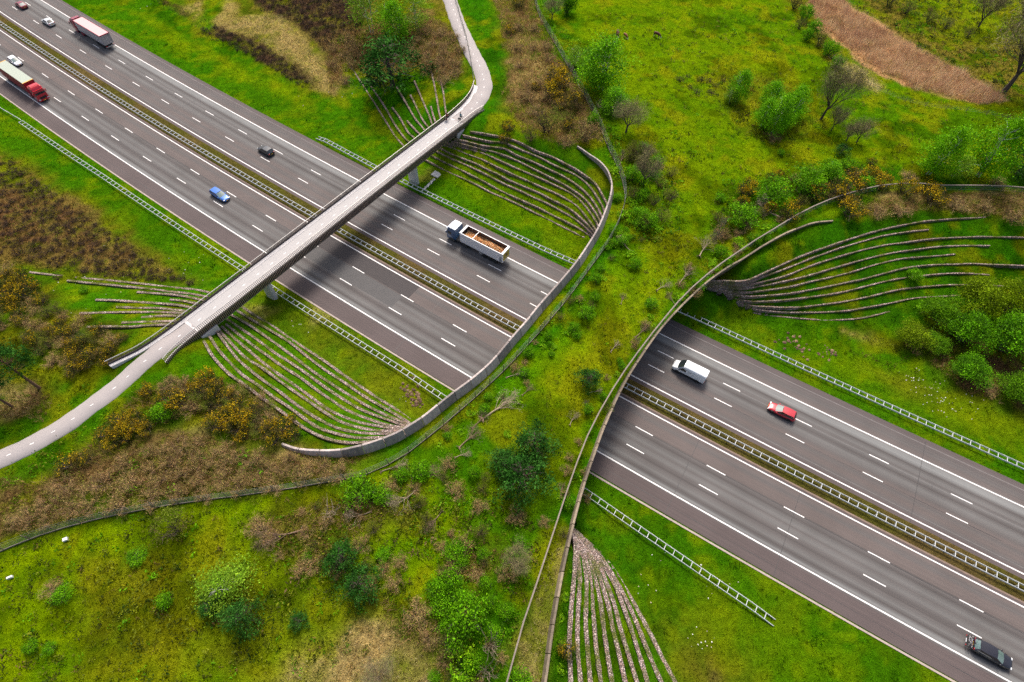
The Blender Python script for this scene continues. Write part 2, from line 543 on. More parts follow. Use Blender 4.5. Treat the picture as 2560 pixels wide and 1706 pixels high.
def gab_clear(x, y, z):
    i = np.clip(((x - rx0) / RS).astype(int), 0, GABZ.shape[0] - 1); j = np.clip(((y - ry0) / RS).astype(int), 0, GABZ.shape[1] - 1)
    return np.minimum(z, GABZ[i, j] - .06)

def bumps(x, y):
    return (0.10 * np.sin(x * 0.31 + 1.3 * np.sin(y * 0.17)) * np.sin(y * 0.27 + 0.9) + 0.05 * np.sin(x * 0.83 + y * 0.41) + 0.04 * np.sin(y * 1.13 - x * 0.52))

def base_z(x, y):
    z = np.clip(bil(x, y, CX, CY, CZ), -0.05, 8.2)
    s, t = inv_st(x, y)
    tt = np.abs(t - TC)
    k = sstep(18.5, 22.5, tt)
    z = (z + bumps(x, y)) * k + (1 - k) * (-0.03)
    z = gab_clear(x, y, z)
    z = np.where(tt < 16.9, -0.06, z)
    return z, s, t

def deck_in(s, t, grow=0.0):
    return (t > DT0) & (t < DT1) & (s > s_left(t) - grow) & (s < s_right(t) + grow)

def deck_z(x, y, s, t, bz):
    b = sstep(27, 39, np.abs(t - TC))
    mid = (s - s_left(t)) / np.maximum(s_right(t) - s_left(t), 1)
    crown = 0.35 * np.sin(np.clip(mid, 0, 1) * math.pi) + bumps(x, y) * 0.8
    return (DECK_Z + crown) * (1 - b) + b * np.maximum(bz + 0.05, 5.0)

def ground_z(x, y):
    """level of the natural ground sheet"""
    z, s, t = base_z(x, y)
    inside = deck_in(s, t)
    if np.any(inside):
        dz = deck_z(x, y, s, t, z)
        z = np.where(inside, np.minimum(z, dz - 0.3 * (1 - sstep(30, 41, np.abs(t - TC))) - 0.05), z)
    return z

def surf_z(x, y):
    """what you would stand on: overpass soil where it is, the ground elsewhere"""
    x = np.asarray(x, float); y = np.asarray(y, float)
    z, s, t = base_z(x, y)
    return np.where(deck_in(s, t), deck_z(x, y, s, t, z), z)

def GT(u, v):
    """point of the terrain seen at picture position u, v"""
    d = ray(u, v)
    zz = np.arange(9.0, -0.3, -0.05)
    tt = (zz - CAMH) / d[2]
    h = surf_z(d[0] * tt, d[1] * tt)
    hit = np.nonzero(zz <= h)[0]
    i = hit[0] if len(hit) else len(zz) - 1
    return float(d[0] * tt[i]), float(d[1] * tt[i]), float(h[i])

def GTD(px, py):
    return GT(px * DK, py * DK)

def mpp(x, y, z=0):
    """metres per displayed pixel at a point"""
    a = proj(x, y, z); b = proj(x + 1, y, z)
    return DK / math.hypot(b[0] - a[0], b[1] - a[1])

# ------------------------------------------------------------------ noise and land cover colours
_LAT = RNG.random((256, 256))

def vnoise(x, y, scale, ox=0.0, oy=0.0):
    x = np.asarray(x, float) / scale + ox + 1000; y = np.asarray(y, float) / scale + oy + 1000
    i = np.floor(x).astype(int); j = np.floor(y).astype(int); fx = x - i; fy = y - j
    fx = fx * fx * (3 - 2 * fx); fy = fy * fy * (3 - 2 * fy)
    a = _LAT[i % 256, j % 256]; b = _LAT[(i + 1) % 256, j % 256]; c = _LAT[i % 256, (j + 1) % 256]; d = _LAT[(i + 1) % 256, (j + 1) % 256]
    return (a * (1 - fx) + b * fx) * (1 - fy) + (c * (1 - fx) + d * fx) * fy

def fbm(x, y, scale, oct=3, seed=0.0):
    v = 0; amp = 1; tot = 0
    for o in range(oct):
        v = v + amp * vnoise(x, y, scale / 2 ** o, 17.3 * o + seed, 9.1 * o - seed); tot += amp; amp *= 0.6
    return v / tot

LAWN = (0.054, 0.142, 0.004); LUSH = (0.026, 0.120, 0.004); DEEP = (0.016, 0.070, 0.004); MEADOW = (0.112, 0.180, 0.004); OLIVE = (0.125, 0.110, 0.018)
YELLOW = (0.205, 0.250, 0.006); BROWN = (0.125, 0.078, 0.036); TAN = (0.290, 0.225, 0.095); HEATH = (0.050, 0.030, 0.020); REED = (0.30, 0.185, 0.095)
DKOLIVE = (0.055, 0.055, 0.010); SOIL = (0.075, 0.046, 0.026); MOSS = (0.150, 0.225, 0.003); STRAW = (0.36, 0.31, 0.16)

# (colour, strength, edge softness in m, outline in picture pixels of the 2353-wide view)
ZONES = [
    ((.135, .105, .024), .85, 2.5, [(-60, 330), (60, 372), (150, 430), (260, 510), (330, 570), (400, 620), (450, 655), (200, 640), (60, 625), (-60, 610)]),
    ((.095, .050, .028), .75, 4.0, [(-60, 400), (120, 450), (250, 540), (330, 600), (150, 600), (-60, 560)]),
    (DKOLIVE, .8, 2.0, [(-60, 600), (60, 630), (170, 690), (240, 740), (300, 770), (260, 830), (170, 890), (-60, 900)]),
    (SOIL, .8, 1.5, [(-60, 890), (60, 880), (130, 910), (120, 970), (-60, 975)]),
    (TAN, .45, 1.5, [(-60, 900), (40, 890), (90, 940), (30, 960), (-60, 960)]),
    (OLIVE, .8, 3.0, [(380, -60), (1030, -60), (1062, 100), (1066, 190), (1000, 195), (940, 165), (870, 190), (800, 140), (770, 215), (700, 210), (560, 115), (460, 65)]),
    (TAN, .75, 4.0, [(470, 60), (560, 40), (640, 30), (700, 90), (745, 150), (790, 200), (770, 215), (720, 195), (640, 120), (560, 75)]),
    (TAN, .5, 2.0, [(400, 20), (520, -10), (560, 30), (480, 60)]),
    (HEATH, .85, 1.2, [(455, 68), (500, 58), (560, 85), (640, 125), (715, 185), (705, 205), (640, 165), (540, 105), (460, 85)]),
    (HEATH, .85, 1.5, [(560, -60), (870, -60), (830, 70), (780, 110), (740, 120), (690, 60), (600, 20)]),
    (HEATH, .8, 1.0, [(310, -30), (420, 20), (445, 42), (400, 30)]),
    (BROWN, .8, 2.0, [(740, 90), (800, 70), (860, 60), (960, 20), (1040, 60), (1062, 160), (1010, 200), (960, 150), (870, 190), (800, 135), (770, 215), (750, 150)]),
    (LAWN, .9, 1.5, [(480, -40), (510, 0), (490, 60), (470, 75), (455, 60), (470, 20)]),
    (LUSH, .9, 1.5, [(785, 130), (860, 185), (960, 165), (1030, 185), (1090, 190), (1060, 240), (960, 310), (920, 330), (850, 230)]),
    (LUSH, .9, 1.5, [(1055, -40), (1120, -40), (1135, 60), (1160, 130), (1165, 240), (1120, 300), (1070, 310), (1115, 250), (1125, 190), (1100, 110)]),
    (BROWN, .8, 2.5, [(1120, -60), (1215, -60), (1260, 80), (1300, 140), (1345, 210), (1395, 310), (1330, 330), (1260, 320), (1180, 300), (1155, 230), (1165, 130)]),
    (TAN, .55, 2.0, [(1180, 60), (1250, 110), (1290, 180), (1240, 230), (1170, 240), (1180, 140)]),
    (LUSH, .5, 1.5, [(1230, -40), (1310, 90), (1360, 200), (1420, 330), (1430, 480), (1400, 460), (1400, 340), (1340, 210), (1280, 110), (1215, -20)]),
    (MEADOW, .95, 3.0, [(1315, -60), (1860, -60), (1900, 100), (2040, 200), (2353, 250), (2420, 400), (2050, 385), (1880, 400), (1760, 425), (1650, 500), (1540, 600), (1440, 500), (1425, 300), (1345, 120)]),
    (LAWN, .7, 4.0, [(1620, 20), (1830, 30), (1880, 110), (1790, 130), (1700, 90)]),
    (LAWN, .8, 4.0, [(1880, 200), (2050, 215), (2330, 260), (2200, 330), (2000, 330), (1930, 280)]),
    (OLIVE, .55, 2.5, [(1650, 170), (1800, 180), (1900, 280), (1820, 330), (1700, 300), (1640, 240)]),
    (OLIVE, .8, 2.0, [(1830, -60), (1860, 20), (1900, 90), (1990, 165), (2010, 200), (1950, 195), (1870, 110), (1810, 0)]),
    (OLIVE, .9, 3.0, [(1910, -60), (2420, -60), (2420, 250), (2310, 240), (2200, 180), (2060, 90)]),
    (MOSS, .6, 5.0, [(2000, -60), (2420, -60), (2420, 100), (2200, 100)]),
    (REED, .97, 1.0, [(1845, -40), (1905, -30), (1960, 20), (2060, 75), (2150, 130), (2240, 180), (2322, 232), (2250, 245), (2100, 212), (2000, 160), (1920, 100), (1870, 50)]),
    (STRAW, .7, 1.5, [(1930, 130), (1990, 160), (2030, 200), (2010, 215), (1960, 185)]),
    (DEEP, .85, 2.0, [(1560, 620), (1700, 640), (1900, 500), (2050, 490), (2420, 500), (2420, 700), (2050, 740), (1850, 740), (1680, 700), (1620, 690)]),
    (LUSH, .85, 2.0, [(1900, 520), (2100, 520), (2420, 510), (2420, 680), (2080, 690), (1800, 720), (1700, 690), (1850, 600)]),
    (BROWN, .7, 1.5, [(1975, 480), (2010, 455), (2080, 445), (2200, 440), (2420, 440), (2420, 515), (2290, 500), (2200, 490), (2080, 488), (2000, 500)]),
    (TAN, .5, 1.0, [(1990, 452), (2060, 440), (2200, 445), (2420, 452), (2420, 470), (2200, 465), (2050, 465)]),
    (DEEP, .8, 2.0, [(2030, 395), (2200, 410), (2420, 405), (2420, 440), (2200, 432), (2030, 425)]),
    (SOIL, .85, 2.5, [(2050, 780), (2120, 820), (2200, 900), (2353, 960), (2420, 940), (2420, 780), (2200, 740)]),
    (MEADOW, .6, 4.0, [(1850, 800), (2000, 820), (2150, 900), (2353, 970), (2353, 1020), (2150, 960), (1950, 880)]),
    (OLIVE, .5, 3.0, [(1990, 850), (2080, 850), (2180, 900), (2150, 930), (2050, 890)]),
    (TAN, .6, 1.2, [(1940, 755), (2000, 765), (2030, 780), (1990, 788), (1940, 772)]),
    # the deck
    (YELLOW, .55, 3.0, [(1440, 560), (1560, 560), (1620, 590), (1500, 760), (1400, 920), (1300, 1100), (1200, 1200), (1080, 1150), (1200, 950), (1320, 760)]),
    ((.075, .19, .003), .7, 2.5, [(1400, 440), (1480, 480), (1520, 560), (1430, 640), (1330, 780), (1180, 920), (1040, 1020), (1000, 1000), (1200, 840), (1340, 660)]),
    (LUSH, .85, 1.2, [(1400, 330), (1440, 420), (1450, 520), (1380, 640), (1260, 790), (1100, 930), (960, 1040), (940, 1030), (1100, 910), (1240, 770), (1360, 620), (1420, 480), (1395, 380)]),
    (LUSH, .8, 1.5, [(1690, 560), (1760, 520), (1830, 500), (1700, 610), (1560, 740), (1460, 880), (1390, 1030), (1330, 1190), (1300, 1240), (1290, 1200), (1350, 1010), (1430, 850), (1540, 700), (1620, 620)]),
    (TAN, .7, 1.2, [(1165, 1600), (1200, 1450), (1240, 1330), (1285, 1240), (1300, 1240), (1280, 1340), (1265, 1460), (1250, 1600)]),
    # south of the overpass
    (BROWN, .8, 2.5, [(-60, 1260), (-60, 1110), (120, 1080), (230, 1010), (400, 990), (620, 1030), (760, 1052), (860, 1050), (800, 1090), (600, 1125), (300, 1165), (120, 1210)]),
    (TAN, .5, 2.5, [(420, 980), (560, 1000), (640, 1040), (760, 1060), (640, 1075), (450, 1050)]),
    (DKOLIVE, .75, 1.5, [(230, 1000), (330, 890), (480, 865), (600, 900), (690, 990), (640, 1020), (520, 1010), (420, 960), (300, 1010)]),
    (MOSS, .95, 2.5, [(-60, 1290), (130, 1225), (300, 1180), (600, 1135), (790, 1105), (940, 1050), (1060, 1150), (1100, 1300), (1000, 1420), (850, 1480), (640, 1600), (-60, 1620)]),
    (OLIVE, .6, 4.0, [(200, 1300), (500, 1250), (700, 1400), (600, 1560), (200, 1560)]),
    (YELLOW, .35, 4.0, [(300, 1340), (520, 1330), (600, 1420), (420, 1480), (250, 1440)]),
    (BROWN, .6, 2.0, [(560, 1200), (760, 1160), (940, 1130), (1000, 1180), (860, 1260), (700, 1310), (600, 1260)]),
    (OLIVE, .5, 3.0, [(640, 1340), (760, 1330), (860, 1400), (760, 1440), (660, 1420)]),
    (TAN, .9, 2.5, [(620, 1600), (700, 1510), (800, 1450), (940, 1420), (1030, 1480), (1010, 1600)]),
    (BROWN, .5, 2.0, [(820, 1380), (930, 1370), (1010, 1420), (1020, 1500), (960, 1480), (900, 1420)]),
    (LUSH, .6, 2.5, [(1000, 1420), (1150, 1330), (1200, 1250), (1180, 1450), (1130, 1600), (1050, 1600)]),
    (BROWN, .5, 2.0, [(1050, 1270), (1130, 1260), (1180, 1280), (1100, 1340), (1040, 1320)]),
    # terraces
    (OLIVE, .45, 2.0, [(640, 620), (800, 740), (1000, 880), (1030, 920), (960, 980), (820, 900), (640, 760), (560, 700)]),
    (STRAW, .45, 1.5, [(700, 790 - 80), (745, 700), (780, 715), (760, 745), (715, 760)]),
    (STRAW, .6, 0.8, [(955, 395), (1000, 385), (1010, 400), (985, 412), (955, 410)]),
    (STRAW, .5, 1.2, [(560, 700), (610, 690), (640, 720), (600, 750), (560, 735)]),
    (MOSS, .5, 2.0, [(1000, 380), (1200, 380), (1360, 450), (1380, 560), (1300, 560), (1100, 470)]),
    (DEEP, .6, 1.5, [(980, 310), (1100, 305), (1250, 340), (1340, 330), (1400, 450), (1370, 480), (1200, 400)]),
    (DEEP, .75, 1.5, [(1310, 1200), (1340, 1215), (1500, 1330), (1470, 1330), (1330, 1260), (1300, 1600), (1260, 1600), (1300, 1320)]),
    (OLIVE, .6, 3.0, [(1480, 1400), (1620, 1440), (1760, 1560), (1700, 1620), (1560, 1600)]),
    (SOIL, .5, 1.5, [(1580, 1480), (1640, 1500), (1660, 1560), (1600, 1570)]),
    (MEADOW, .45, 2.5, [(1600, 1330), (1760, 1420), (1900, 1530), (1860, 1580), (1740, 1500), (1620, 1400)]),
    (YELLOW, .4, 1.5, [(420, 500), (540, 590), (580, 640), (540, 640), (440, 560)]),
    (YELLOW, .4, 2.0, [(300, 20), (420, 90), (560, 160), (700, 230), (680, 240), (520, 165), (380, 95)]),
]
_ZW = []
for col, st_, soft, poly in ZONES:
    _ZW.append((np.array(col), st_, soft, np.array([GTD(px, py)[:2] for px, py in poly])))

def poly_sd(x, y, P):
    """signed distance, positive inside"""
    d2 = np.full(x.shape, 1e12); ins = np.zeros(x.shape, bool)
    n = len(P)
    for i in range(n):
        a = P[i]; b = P[(i + 1) % n]; e = b - a
        wx, wy = x - a[0], y - a[1]
        h = np.clip((wx * e[0] + wy * e[1]) / (e @ e + 1e-12), 0, 1)
        d2 = np.minimum(d2, (wx - e[0] * h) ** 2 + (wy - e[1] * h) ** 2)
        c = (a[1] > y) != (b[1] > y)
        xi = a[0] + (y - a[1]) / (e[1] if abs(e[1]) > 1e-9 else 1e-9) * e[0]
        ins ^= c & (x < xi)
    d = np.sqrt(d2)
    return np.where(ins, d, -d)

def zone_col(x, y):
    x = np.asarray(x, float).ravel(); y = np.asarray(y, float).ravel()
    wx = x + (fbm(x, y, 5.0, 3, 1.0) - 0.5) * 4.5; wy = y + (fbm(x, y, 5.0, 3, 5.0) - 0.5) * 4.5
    n1 = fbm(x, y, 14, 3, 2.0)[:, None]; n2 = fbm(x, y, 3.0, 3, 8.0)[:, None]
    base = np.array(LAWN) * (1 - n1) + np.array(LUSH) * n1
    base = base * (1 - 0.55 * sstep(.52, .75, n2)) + np.array(MEADOW) * 0.55 * sstep(.52, .75, n2)
    for col, k, soft, P in _ZW:
        m = soft + 4
        sel = (wx > P[:, 0].min() - m) & (wx < P[:, 0].max() + m) & (wy > P[:, 1].min() - m) & (wy < P[:, 1].max() + m)
        if not sel.any(): continue
        d = poly_sd(wx[sel], wy[sel], P)
        w = sstep(-soft, soft, d)[:, None] * k
        patch = fbm(x[sel], y[sel], 4.0, 3, P[0, 0] % 7)[:, None]
        w = w * (0.65 + 0.5 * sstep(.3, .6, patch))
        w = np.clip(w, 0, 1)
        base[sel] = base[sel] * (1 - w) + col * w
    big = fbm(x, y, 11.0, 3, 77.0)[:, None]; med = fbm(x, y, 5.5, 3, 91.0)[:, None]
    gsel = sstep(.95, 1.2, base[:, 1] / base[:, 0])[:, None]
    vs_, vt_ = inv_st(x, y); mown = (1 - sstep(22, 36, np.abs(vt_ - TC))) * ~deck_in(vs_, vt_, .5)
    gsel = gsel * (1 - .62 * mown[:, None])          # the mown verges are more even
    base = base * (1 - .45 * gsel * sstep(.5, .7, big)) + .45 * gsel * sstep(.5, .7, big) * np.array((.05, .135, .003))
    base = base * (1 - .55 * gsel * sstep(.52, .70, med)) + .55 * gsel * sstep(.52, .70, med) * np.array((.19, .185, .010))
    dk = fbm(x, y, 7.0, 3, 123.0)[:, None]
    base = base * (1 - .42 * gsel * sstep(.53, .72, dk))
    # patchwork of moss, straw and darker herbs
    p = fbm(x, y, 1.6, 2, 30.0)[:, None]; q = fbm(x, y, 2.2, 2, 44.0)[:, None]
    lum = base.sum(1, keepdims=True)
    base = base * (1 - 0.35 * sstep(.6, .8, p)) + 0.35 * sstep(.6, .8, p) * np.array(DEEP) * (0.7 + lum)
    base = base * (1 - 0.28 * sstep(.62, .82, q)) + 0.28 * sstep(.62, .82, q) * np.array(YELLOW)
    gr = sstep(.85, 1.15, base[:, 1] / base[:, 0])[:, None]
    base = base * (np.array((1.35, 1.25, 1.05)) * (1 - gr) + np.array((1.12, 1.12, .40)) * gr)
    return np.clip(base, 0.001, 0.8)

# ------------------------------------------------------------------ ground sheet
def soil_mat(name):
    m, nt, bs = new_mat(name)
    at = N(nt, 'ShaderNodeAttribute', attribute_name='Col')
    pos = N(nt, 'ShaderNodeNewGeometry').outputs['Position']
    n1 = N(nt, 'ShaderNodeTexNoise', Scale=1.1, Detail=8.0, Roughness=0.7)
    nt.links.new(pos, n1.inputs['Vector'])
    c = vmul(nt, at.outputs['Color'], n1.outputs['Fac'], 0.10, 1.80)
    n2 = N(nt, 'ShaderNodeTexNoise', Scale=5.5, Detail=6.0, Roughness=0.75)
    nt.links.new(pos, n2.inputs['Vector'])
    c = vmul(nt, c, n2.outputs['Fac'], 0.22, 1.80)
    nt.links.new(c, bs.inputs['Base Color'])
    bs.inputs['Roughness'].default_value = 0.95
    bs.inputs['Specular IOR Level'].default_value = 0.0
    b1 = N(nt, 'ShaderNodeBump', Strength=1.0, Distance=0.35)
    ad = N(nt, 'ShaderNodeMath', operation='ADD')
    nt.links.new(n1.outputs['Fac'], ad.inputs[0]); nt.links.new(n2.outputs['Fac'], ad.inputs[1])
    nt.links.new(ad.outputs[0], b1.inputs['Height'])
    nt.links.new(b1.outputs[0], bs.inputs['Normal'])
    return m

M_SOIL = soil_mat("grassland")
GZ = ground_z(XX, YY)
nx, ny = XX.shape
idx = np.arange(nx * ny).reshape(nx, ny)
Fq = np.stack([idx[:-1, :-1], idx[1:, :-1], idx[1:, 1:], idx[:-1, 1:]], -1).reshape(-1, 4)
Vg = np.stack([XX.ravel(), YY.ravel(), GZ.ravel()], -1)
ground = np_mesh("ground", Vg, Fq, M_SOIL, zone_col(XX, YY), smooth=True)
tag(ground, kind='structure')

# soil carried by the overpass
ts = np.arange(DT0, DT1 + 0.01, 0.5)
us = np.linspace(0, 1, 72)
sl = s_left(ts)[:, None]; sr = s_right(ts)[:, None]
Sd = sl + (sr - sl) * us[None, :]
Td = np.repeat(ts[:, None], len(us), 1)
xd, yd = ST(Sd, Td)
bz, _, _ = base_z(xd, yd)
zd = deck_z(xd, yd, Sd, Td, bz)
idx = np.arange(xd.size).reshape(xd.shape)
Fd = np.stack([idx[:-1, :-1], idx[1:, :-1], idx[1:, 1:], idx[:-1, 1:]], -1).reshape(-1, 4)
Fd = Fd[:, ::-1]
deck_soil = np_mesh("overpass_terrain", np.stack([xd.ravel(), yd.ravel(), zd.ravel()], -1), Fd, M_SOIL, zone_col(xd, yd), smooth=True)
tag(deck_soil, kind='structure')

# ------------------------------------------------------------------ roads
def asphalt(name, far):
    """dense asphalt, worn in lanes: u runs along the road (m), v across it (m)"""
    m, nt, bs = new_mat(name)
    uv = N(nt, 'ShaderNodeUVMap')
    sep = N(nt, 'ShaderNodeSeparateXYZ')
    nt.links.new(uv.outputs[0], sep.inputs[0])
    # slow waver of the streaks
    st1 = N(nt, 'ShaderNodeMapping'); st1.inputs['Scale'].default_value = (0.012, 1.1, 1)
    nt.links.new(uv.outputs[0], st1.inputs[0])
    nz = N(nt, 'ShaderNodeTexNoise', Scale=1.0, Detail=6.0, Roughness=0.62)
    nt.links.new(st1.outputs[0], nz.inputs['Vector'])
    ad = N(nt, 'ShaderNodeMath', operation='MULTIPLY_ADD')
    sub = N(nt, 'ShaderNodeMath', operation='SUBTRACT'); sub.inputs[1].default_value = 0.5
    nt.links.new(nz.outputs['Fac'], sub.inputs[0])
    nt.links.new(sub.outputs[0], ad.inputs[0]); ad.inputs[1].default_value = 0.9
    nt.links.new(sep.outputs[1], ad.inputs[2])
    mr = N(nt, 'ShaderNodeMapRange'); mr.inputs['From Min'].default_value = -4.0; mr.inputs['From Max'].default_value = 12.0
    nt.links.new(ad.outputs[0], mr.inputs['Value'])
    cr = N(nt, 'ShaderNodeValToRGB')
    PUR = (0.088, 0.069, 0.066); GRY = (0.122, 0.117, 0.112); DRK = (0.070, 0.062, 0.059); BRN = (0.110, 0.090, 0.083); LGT = (0.170, 0.170, 0.165); MID = (0.096, 0.087, 0.083)
    stops = [(-4, PUR), (-.4, PUR), (-.1, MID), (.45, LGT), (1.0, DRK), (1.7, GRY), (2.5, MID), (2.9, DRK), (3.4, MID), (4.0, GRY), (4.7, MID), (5.3, GRY),
             (6.2, DRK), (6.75, MID), (6.95, DRK), (7.2, BRN), (8.6, BRN), (9.2, MID), (10.2, BRN), (10.8, PUR), (12, PUR)]
    if far:
        stops = [(-4, PUR), (-1.5, MID), (-.3, BRN), (.5, LGT), (1.1, LGT), (1.8, DRK), (2.7, GRY), (3.3, MID), (3.6, GRY), (4.4, DRK), (5.2, GRY), (6.2, MID), (6.9, BRN), (7.6, MID),
                 (8.6, BRN), (9.6, MID), (10.3, PUR), (12, PUR)]
    el = cr.color_ramp.elements
    while len(el) > 1: el.remove(el[-1])
    first = True
    for v, c in stops:
        p = (v + 4) / 16
        if first:
            e = el[0]; e.position = p; first = False
        else:
            e = el.new(p)
        e.color = (*c, 1)
    nt.links.new(mr.outputs[0], cr.inputs[0])
    c = cr.outputs[0]
    # long streaks
    st2 = N(nt, 'ShaderNodeMapping'); st2.inputs['Scale'].default_value = (0.03, 4.5, 1)
    nt.links.new(uv.outputs[0], st2.inputs[0])
    n2 = N(nt, 'ShaderNodeTexNoise', Scale=1.0, Detail=5.0, Roughness=0.6)
    nt.links.new(st2.outputs[0], n2.inputs['Vector'])
    c = vmul(nt, c, n2.outputs['Fac'], 0.70, 1.30)
    pos = N(nt, 'ShaderNodeNewGeometry').outputs['Position']
    n3 = N(nt, 'ShaderNodeTexNoise', Scale=0.12, Detail=4.0, Roughness=0.6)
    nt.links.new(pos, n3.inputs['Vector'])
    c = vmul(nt, c, n3.outputs['Fac'], 0.72, 1.28)
    n4 = N(nt, 'ShaderNodeTexNoise', Scale=9.0, Detail=4.0, Roughness=0.8)
    nt.links.new(pos, n4.inputs['Vector'])
    c = vmul(nt, c, n4.outputs['Fac'], 0.82, 1.18)
    nt.links.new(c, bs.inputs['Base Color'])
    bs.inputs['Roughness'].default_value = 0.82
    bs.inputs['Specular IOR Level'].default_value = 0.25
    bp = N(nt, 'ShaderNodeBump', Strength=0.25, Distance=0.02)
    nt.links.new(n4.outputs['Fac'], bp.inputs['Height']); nt.links.new(bp.outputs[0], bs.inputs['Normal'])
    return m

M_ASPH_A = asphalt("worn_asphalt_near", False)
M_ASPH_B = asphalt("worn_asphalt_far", True)
S0, S1 = -420.0, 420.0

def strip(name, s0, s1, t0, t1, z, mat, flip=None, ds=4.0, nt_=2, kind='structure', zfun=None):
    """a sheet along the road between offsets t0 and t1 (numbers or functions of s)"""
    ss = np.linspace(s0, s1, max(2, int((s1 - s0) / ds) + 1))
    f0 = t0(ss) if callable(t0) else np.full(ss.shape, t0)
    f1 = t1(ss) if callable(t1) else np.full(ss.shape, t1)
    w = np.linspace(0, 1, nt_)[None, :]
    T = f0[:, None] * (1 - w) + f1[:, None] * w
    Sg = np.repeat(ss[:, None], nt_, 1)
    x, y = ST(Sg, T)
    Z = np.full(x.shape, z) if zfun is None else zfun(Sg, T)
    idx = np.arange(x.size).reshape(x.shape)
    F = np.stack([idx[:-1, :-1], idx[1:, :-1], idx[1:, 1:], idx[:-1, 1:]], -1).reshape(-1, 4)
    me_ob = np_mesh(name, np.stack([x.ravel(), y.ravel(), Z.ravel()], -1), F, mat)
    uvl = me_ob.data.uv_layers.new(name='UVMap')
    vv = (25.69 - T) if flip else T
    loops = np.zeros(len(me_ob.data.loops), np.int32); me_ob.data.loops.foreach_get('vertex_index', loops)
    uvs = np.stack([Sg.ravel()[loops], vv.ravel()[loops]], -1).astype(np.float32)
    uvl.data.foreach_set('uv', uvs.ravel())
    return tag(me_ob, kind=kind)

strip("road", S0, S1, lambda s: -3.55 + 0.25 * np.sin(s * 0.02), 11.25, 0.0, M_ASPH_A, nt_=8)
strip("road", S0, S1, 14.35, lambda s: 29.55 + 0.2 * np.sin(s * 0.017 + 1), 0.0, M_ASPH_B, flip=True, nt_=8)
# newer and older patches of surfacing
def patch_mat(name, col):
    return pm(name, col, rough=0.85, var=0.10, scale=0.9, bump=0.2, bscale=30, spec=0.25, coords='World')
M_PATCH_D = patch_mat("fresh_asphalt", (0.058, 0.051, 0.050))
strip("road_patch", -7.4, 21.2, 7.05, 10.38, 0.004, M_PATCH_D)
strip("road_patch", -9.0, 20.0, 3.75, 6.85, 0.004, patch_mat("patch_asphalt", (0.088, 0.084, 0.082)))
# pale edge strip beside the near shoulder
M_EDGE = pm("edge_concrete", (0.34, 0.28, 0.24), rough=0.9, var=0.25, scale=2.0, coords='World')
strip("kerb_strip", S0, S1, -3.78, -3.50, 0.02, M_EDGE)
strip("kerb_strip", S0, S1, 11.00, 11.30, 0.012, pm("sandy_edge", (0.19, 0.135, 0.105), rough=0.95, var=0.3, scale=1.2, coords='World'))
strip("kerb_strip", S0, S1, 28.45, 28.60, 0.006, pm("joint_grey", (0.15, 0.135, 0.13), rough=0.9, var=0.3, scale=1.0, coords='World'))
strip("kerb_strip", S0, S1, 16.05, 16.13, 0.006, pm("seam_grey", (0.15, 0.14, 0.135), rough=0.9, var=0.3, scale=1.0, coords='World'))
strip("kerb_strip", S0, S1, 21.98, 22.06, 0.006, pm("seam_grey", (0.15, 0.14, 0.135), rough=0.9, var=0.3, scale=1.0, coords='World'))
rj_ = random.Random(12)
M_TAR = pm("tar_seam", (0.035, 0.032, 0.032), rough=0.6, var=0.2, scale=1.0, coords='World')
for t, a, b in ((6.93, -60, -8), (6.93, 22, 130), (3.42, -110, -40), (22.35, -20, 40), (18.55, 40, 120), (-1.9, 60, 125), (-2.1, -70, -30), (27.6, -60, 10)):
    strip("tar_seam", a, b, lambda s, t=t: t - .03 + .02 * np.sin(s * .9), lambda s, t=t: t + .03 + .02 * np.sin(s * .7 + 1), 0.006, M_TAR, ds=1.0)
for s_ in (-96, -61, -34.5, 26.5, 41, 77, 93, 108):
    t0_, t1_ = ((-3.4, 11.0) if rj_.random() < .5 else (14.5, 29.3))
    strip("tar_seam", s_, s_ + .07, t0_, t1_, 0.0065, M_TAR, ds=1.0)
# planted median
def median_col(x, y):
    n = fbm(x, y, 2.5, 3, 3.0)[:, None]; n2 = fbm(x, y, 9, 2, 12.0)[:, None]
    c = np.array((0.085, 0.062, 0.020)) * (1 - n) + np.array((0.085, 0.090, 0.010)) * n
    c = c * (1 - 0.5 * sstep(.5, .7, n2)) + np.array((0.15, 0.095, 0.04)) * 0.5 * sstep(.5, .7, n2)
    return c
sm = np.arange(S0, S1 + .1, 1.0); tm = np.linspace(11.28, 14.40, 7)
Sm, Tm = np.meshgrid(sm, tm, indexing='ij'); xm, ym = ST(Sm, Tm)
zm = 0.015 + 0.10 * np.sin((Tm - 11.28) / 3.12 * math.pi) + 0.05 * (vnoise(xm, ym, 0.8) - .5) * np.sin((Tm - 11.28) / 3.12 * math.pi)
idx = np.arange(xm.size).reshape(xm.shape)
Fm = np.stack([idx[:-1, :-1], idx[1:, :-1], idx[1:, 1:], idx[:-1, 1:]], -1).reshape(-1, 4)
tag(np_mesh("median_verge", np.stack([xm.ravel(), ym.ravel(), zm.ravel()], -1), Fm, M_SOIL, median_col(xm.ravel(), ym.ravel()), smooth=True), kind='structure')

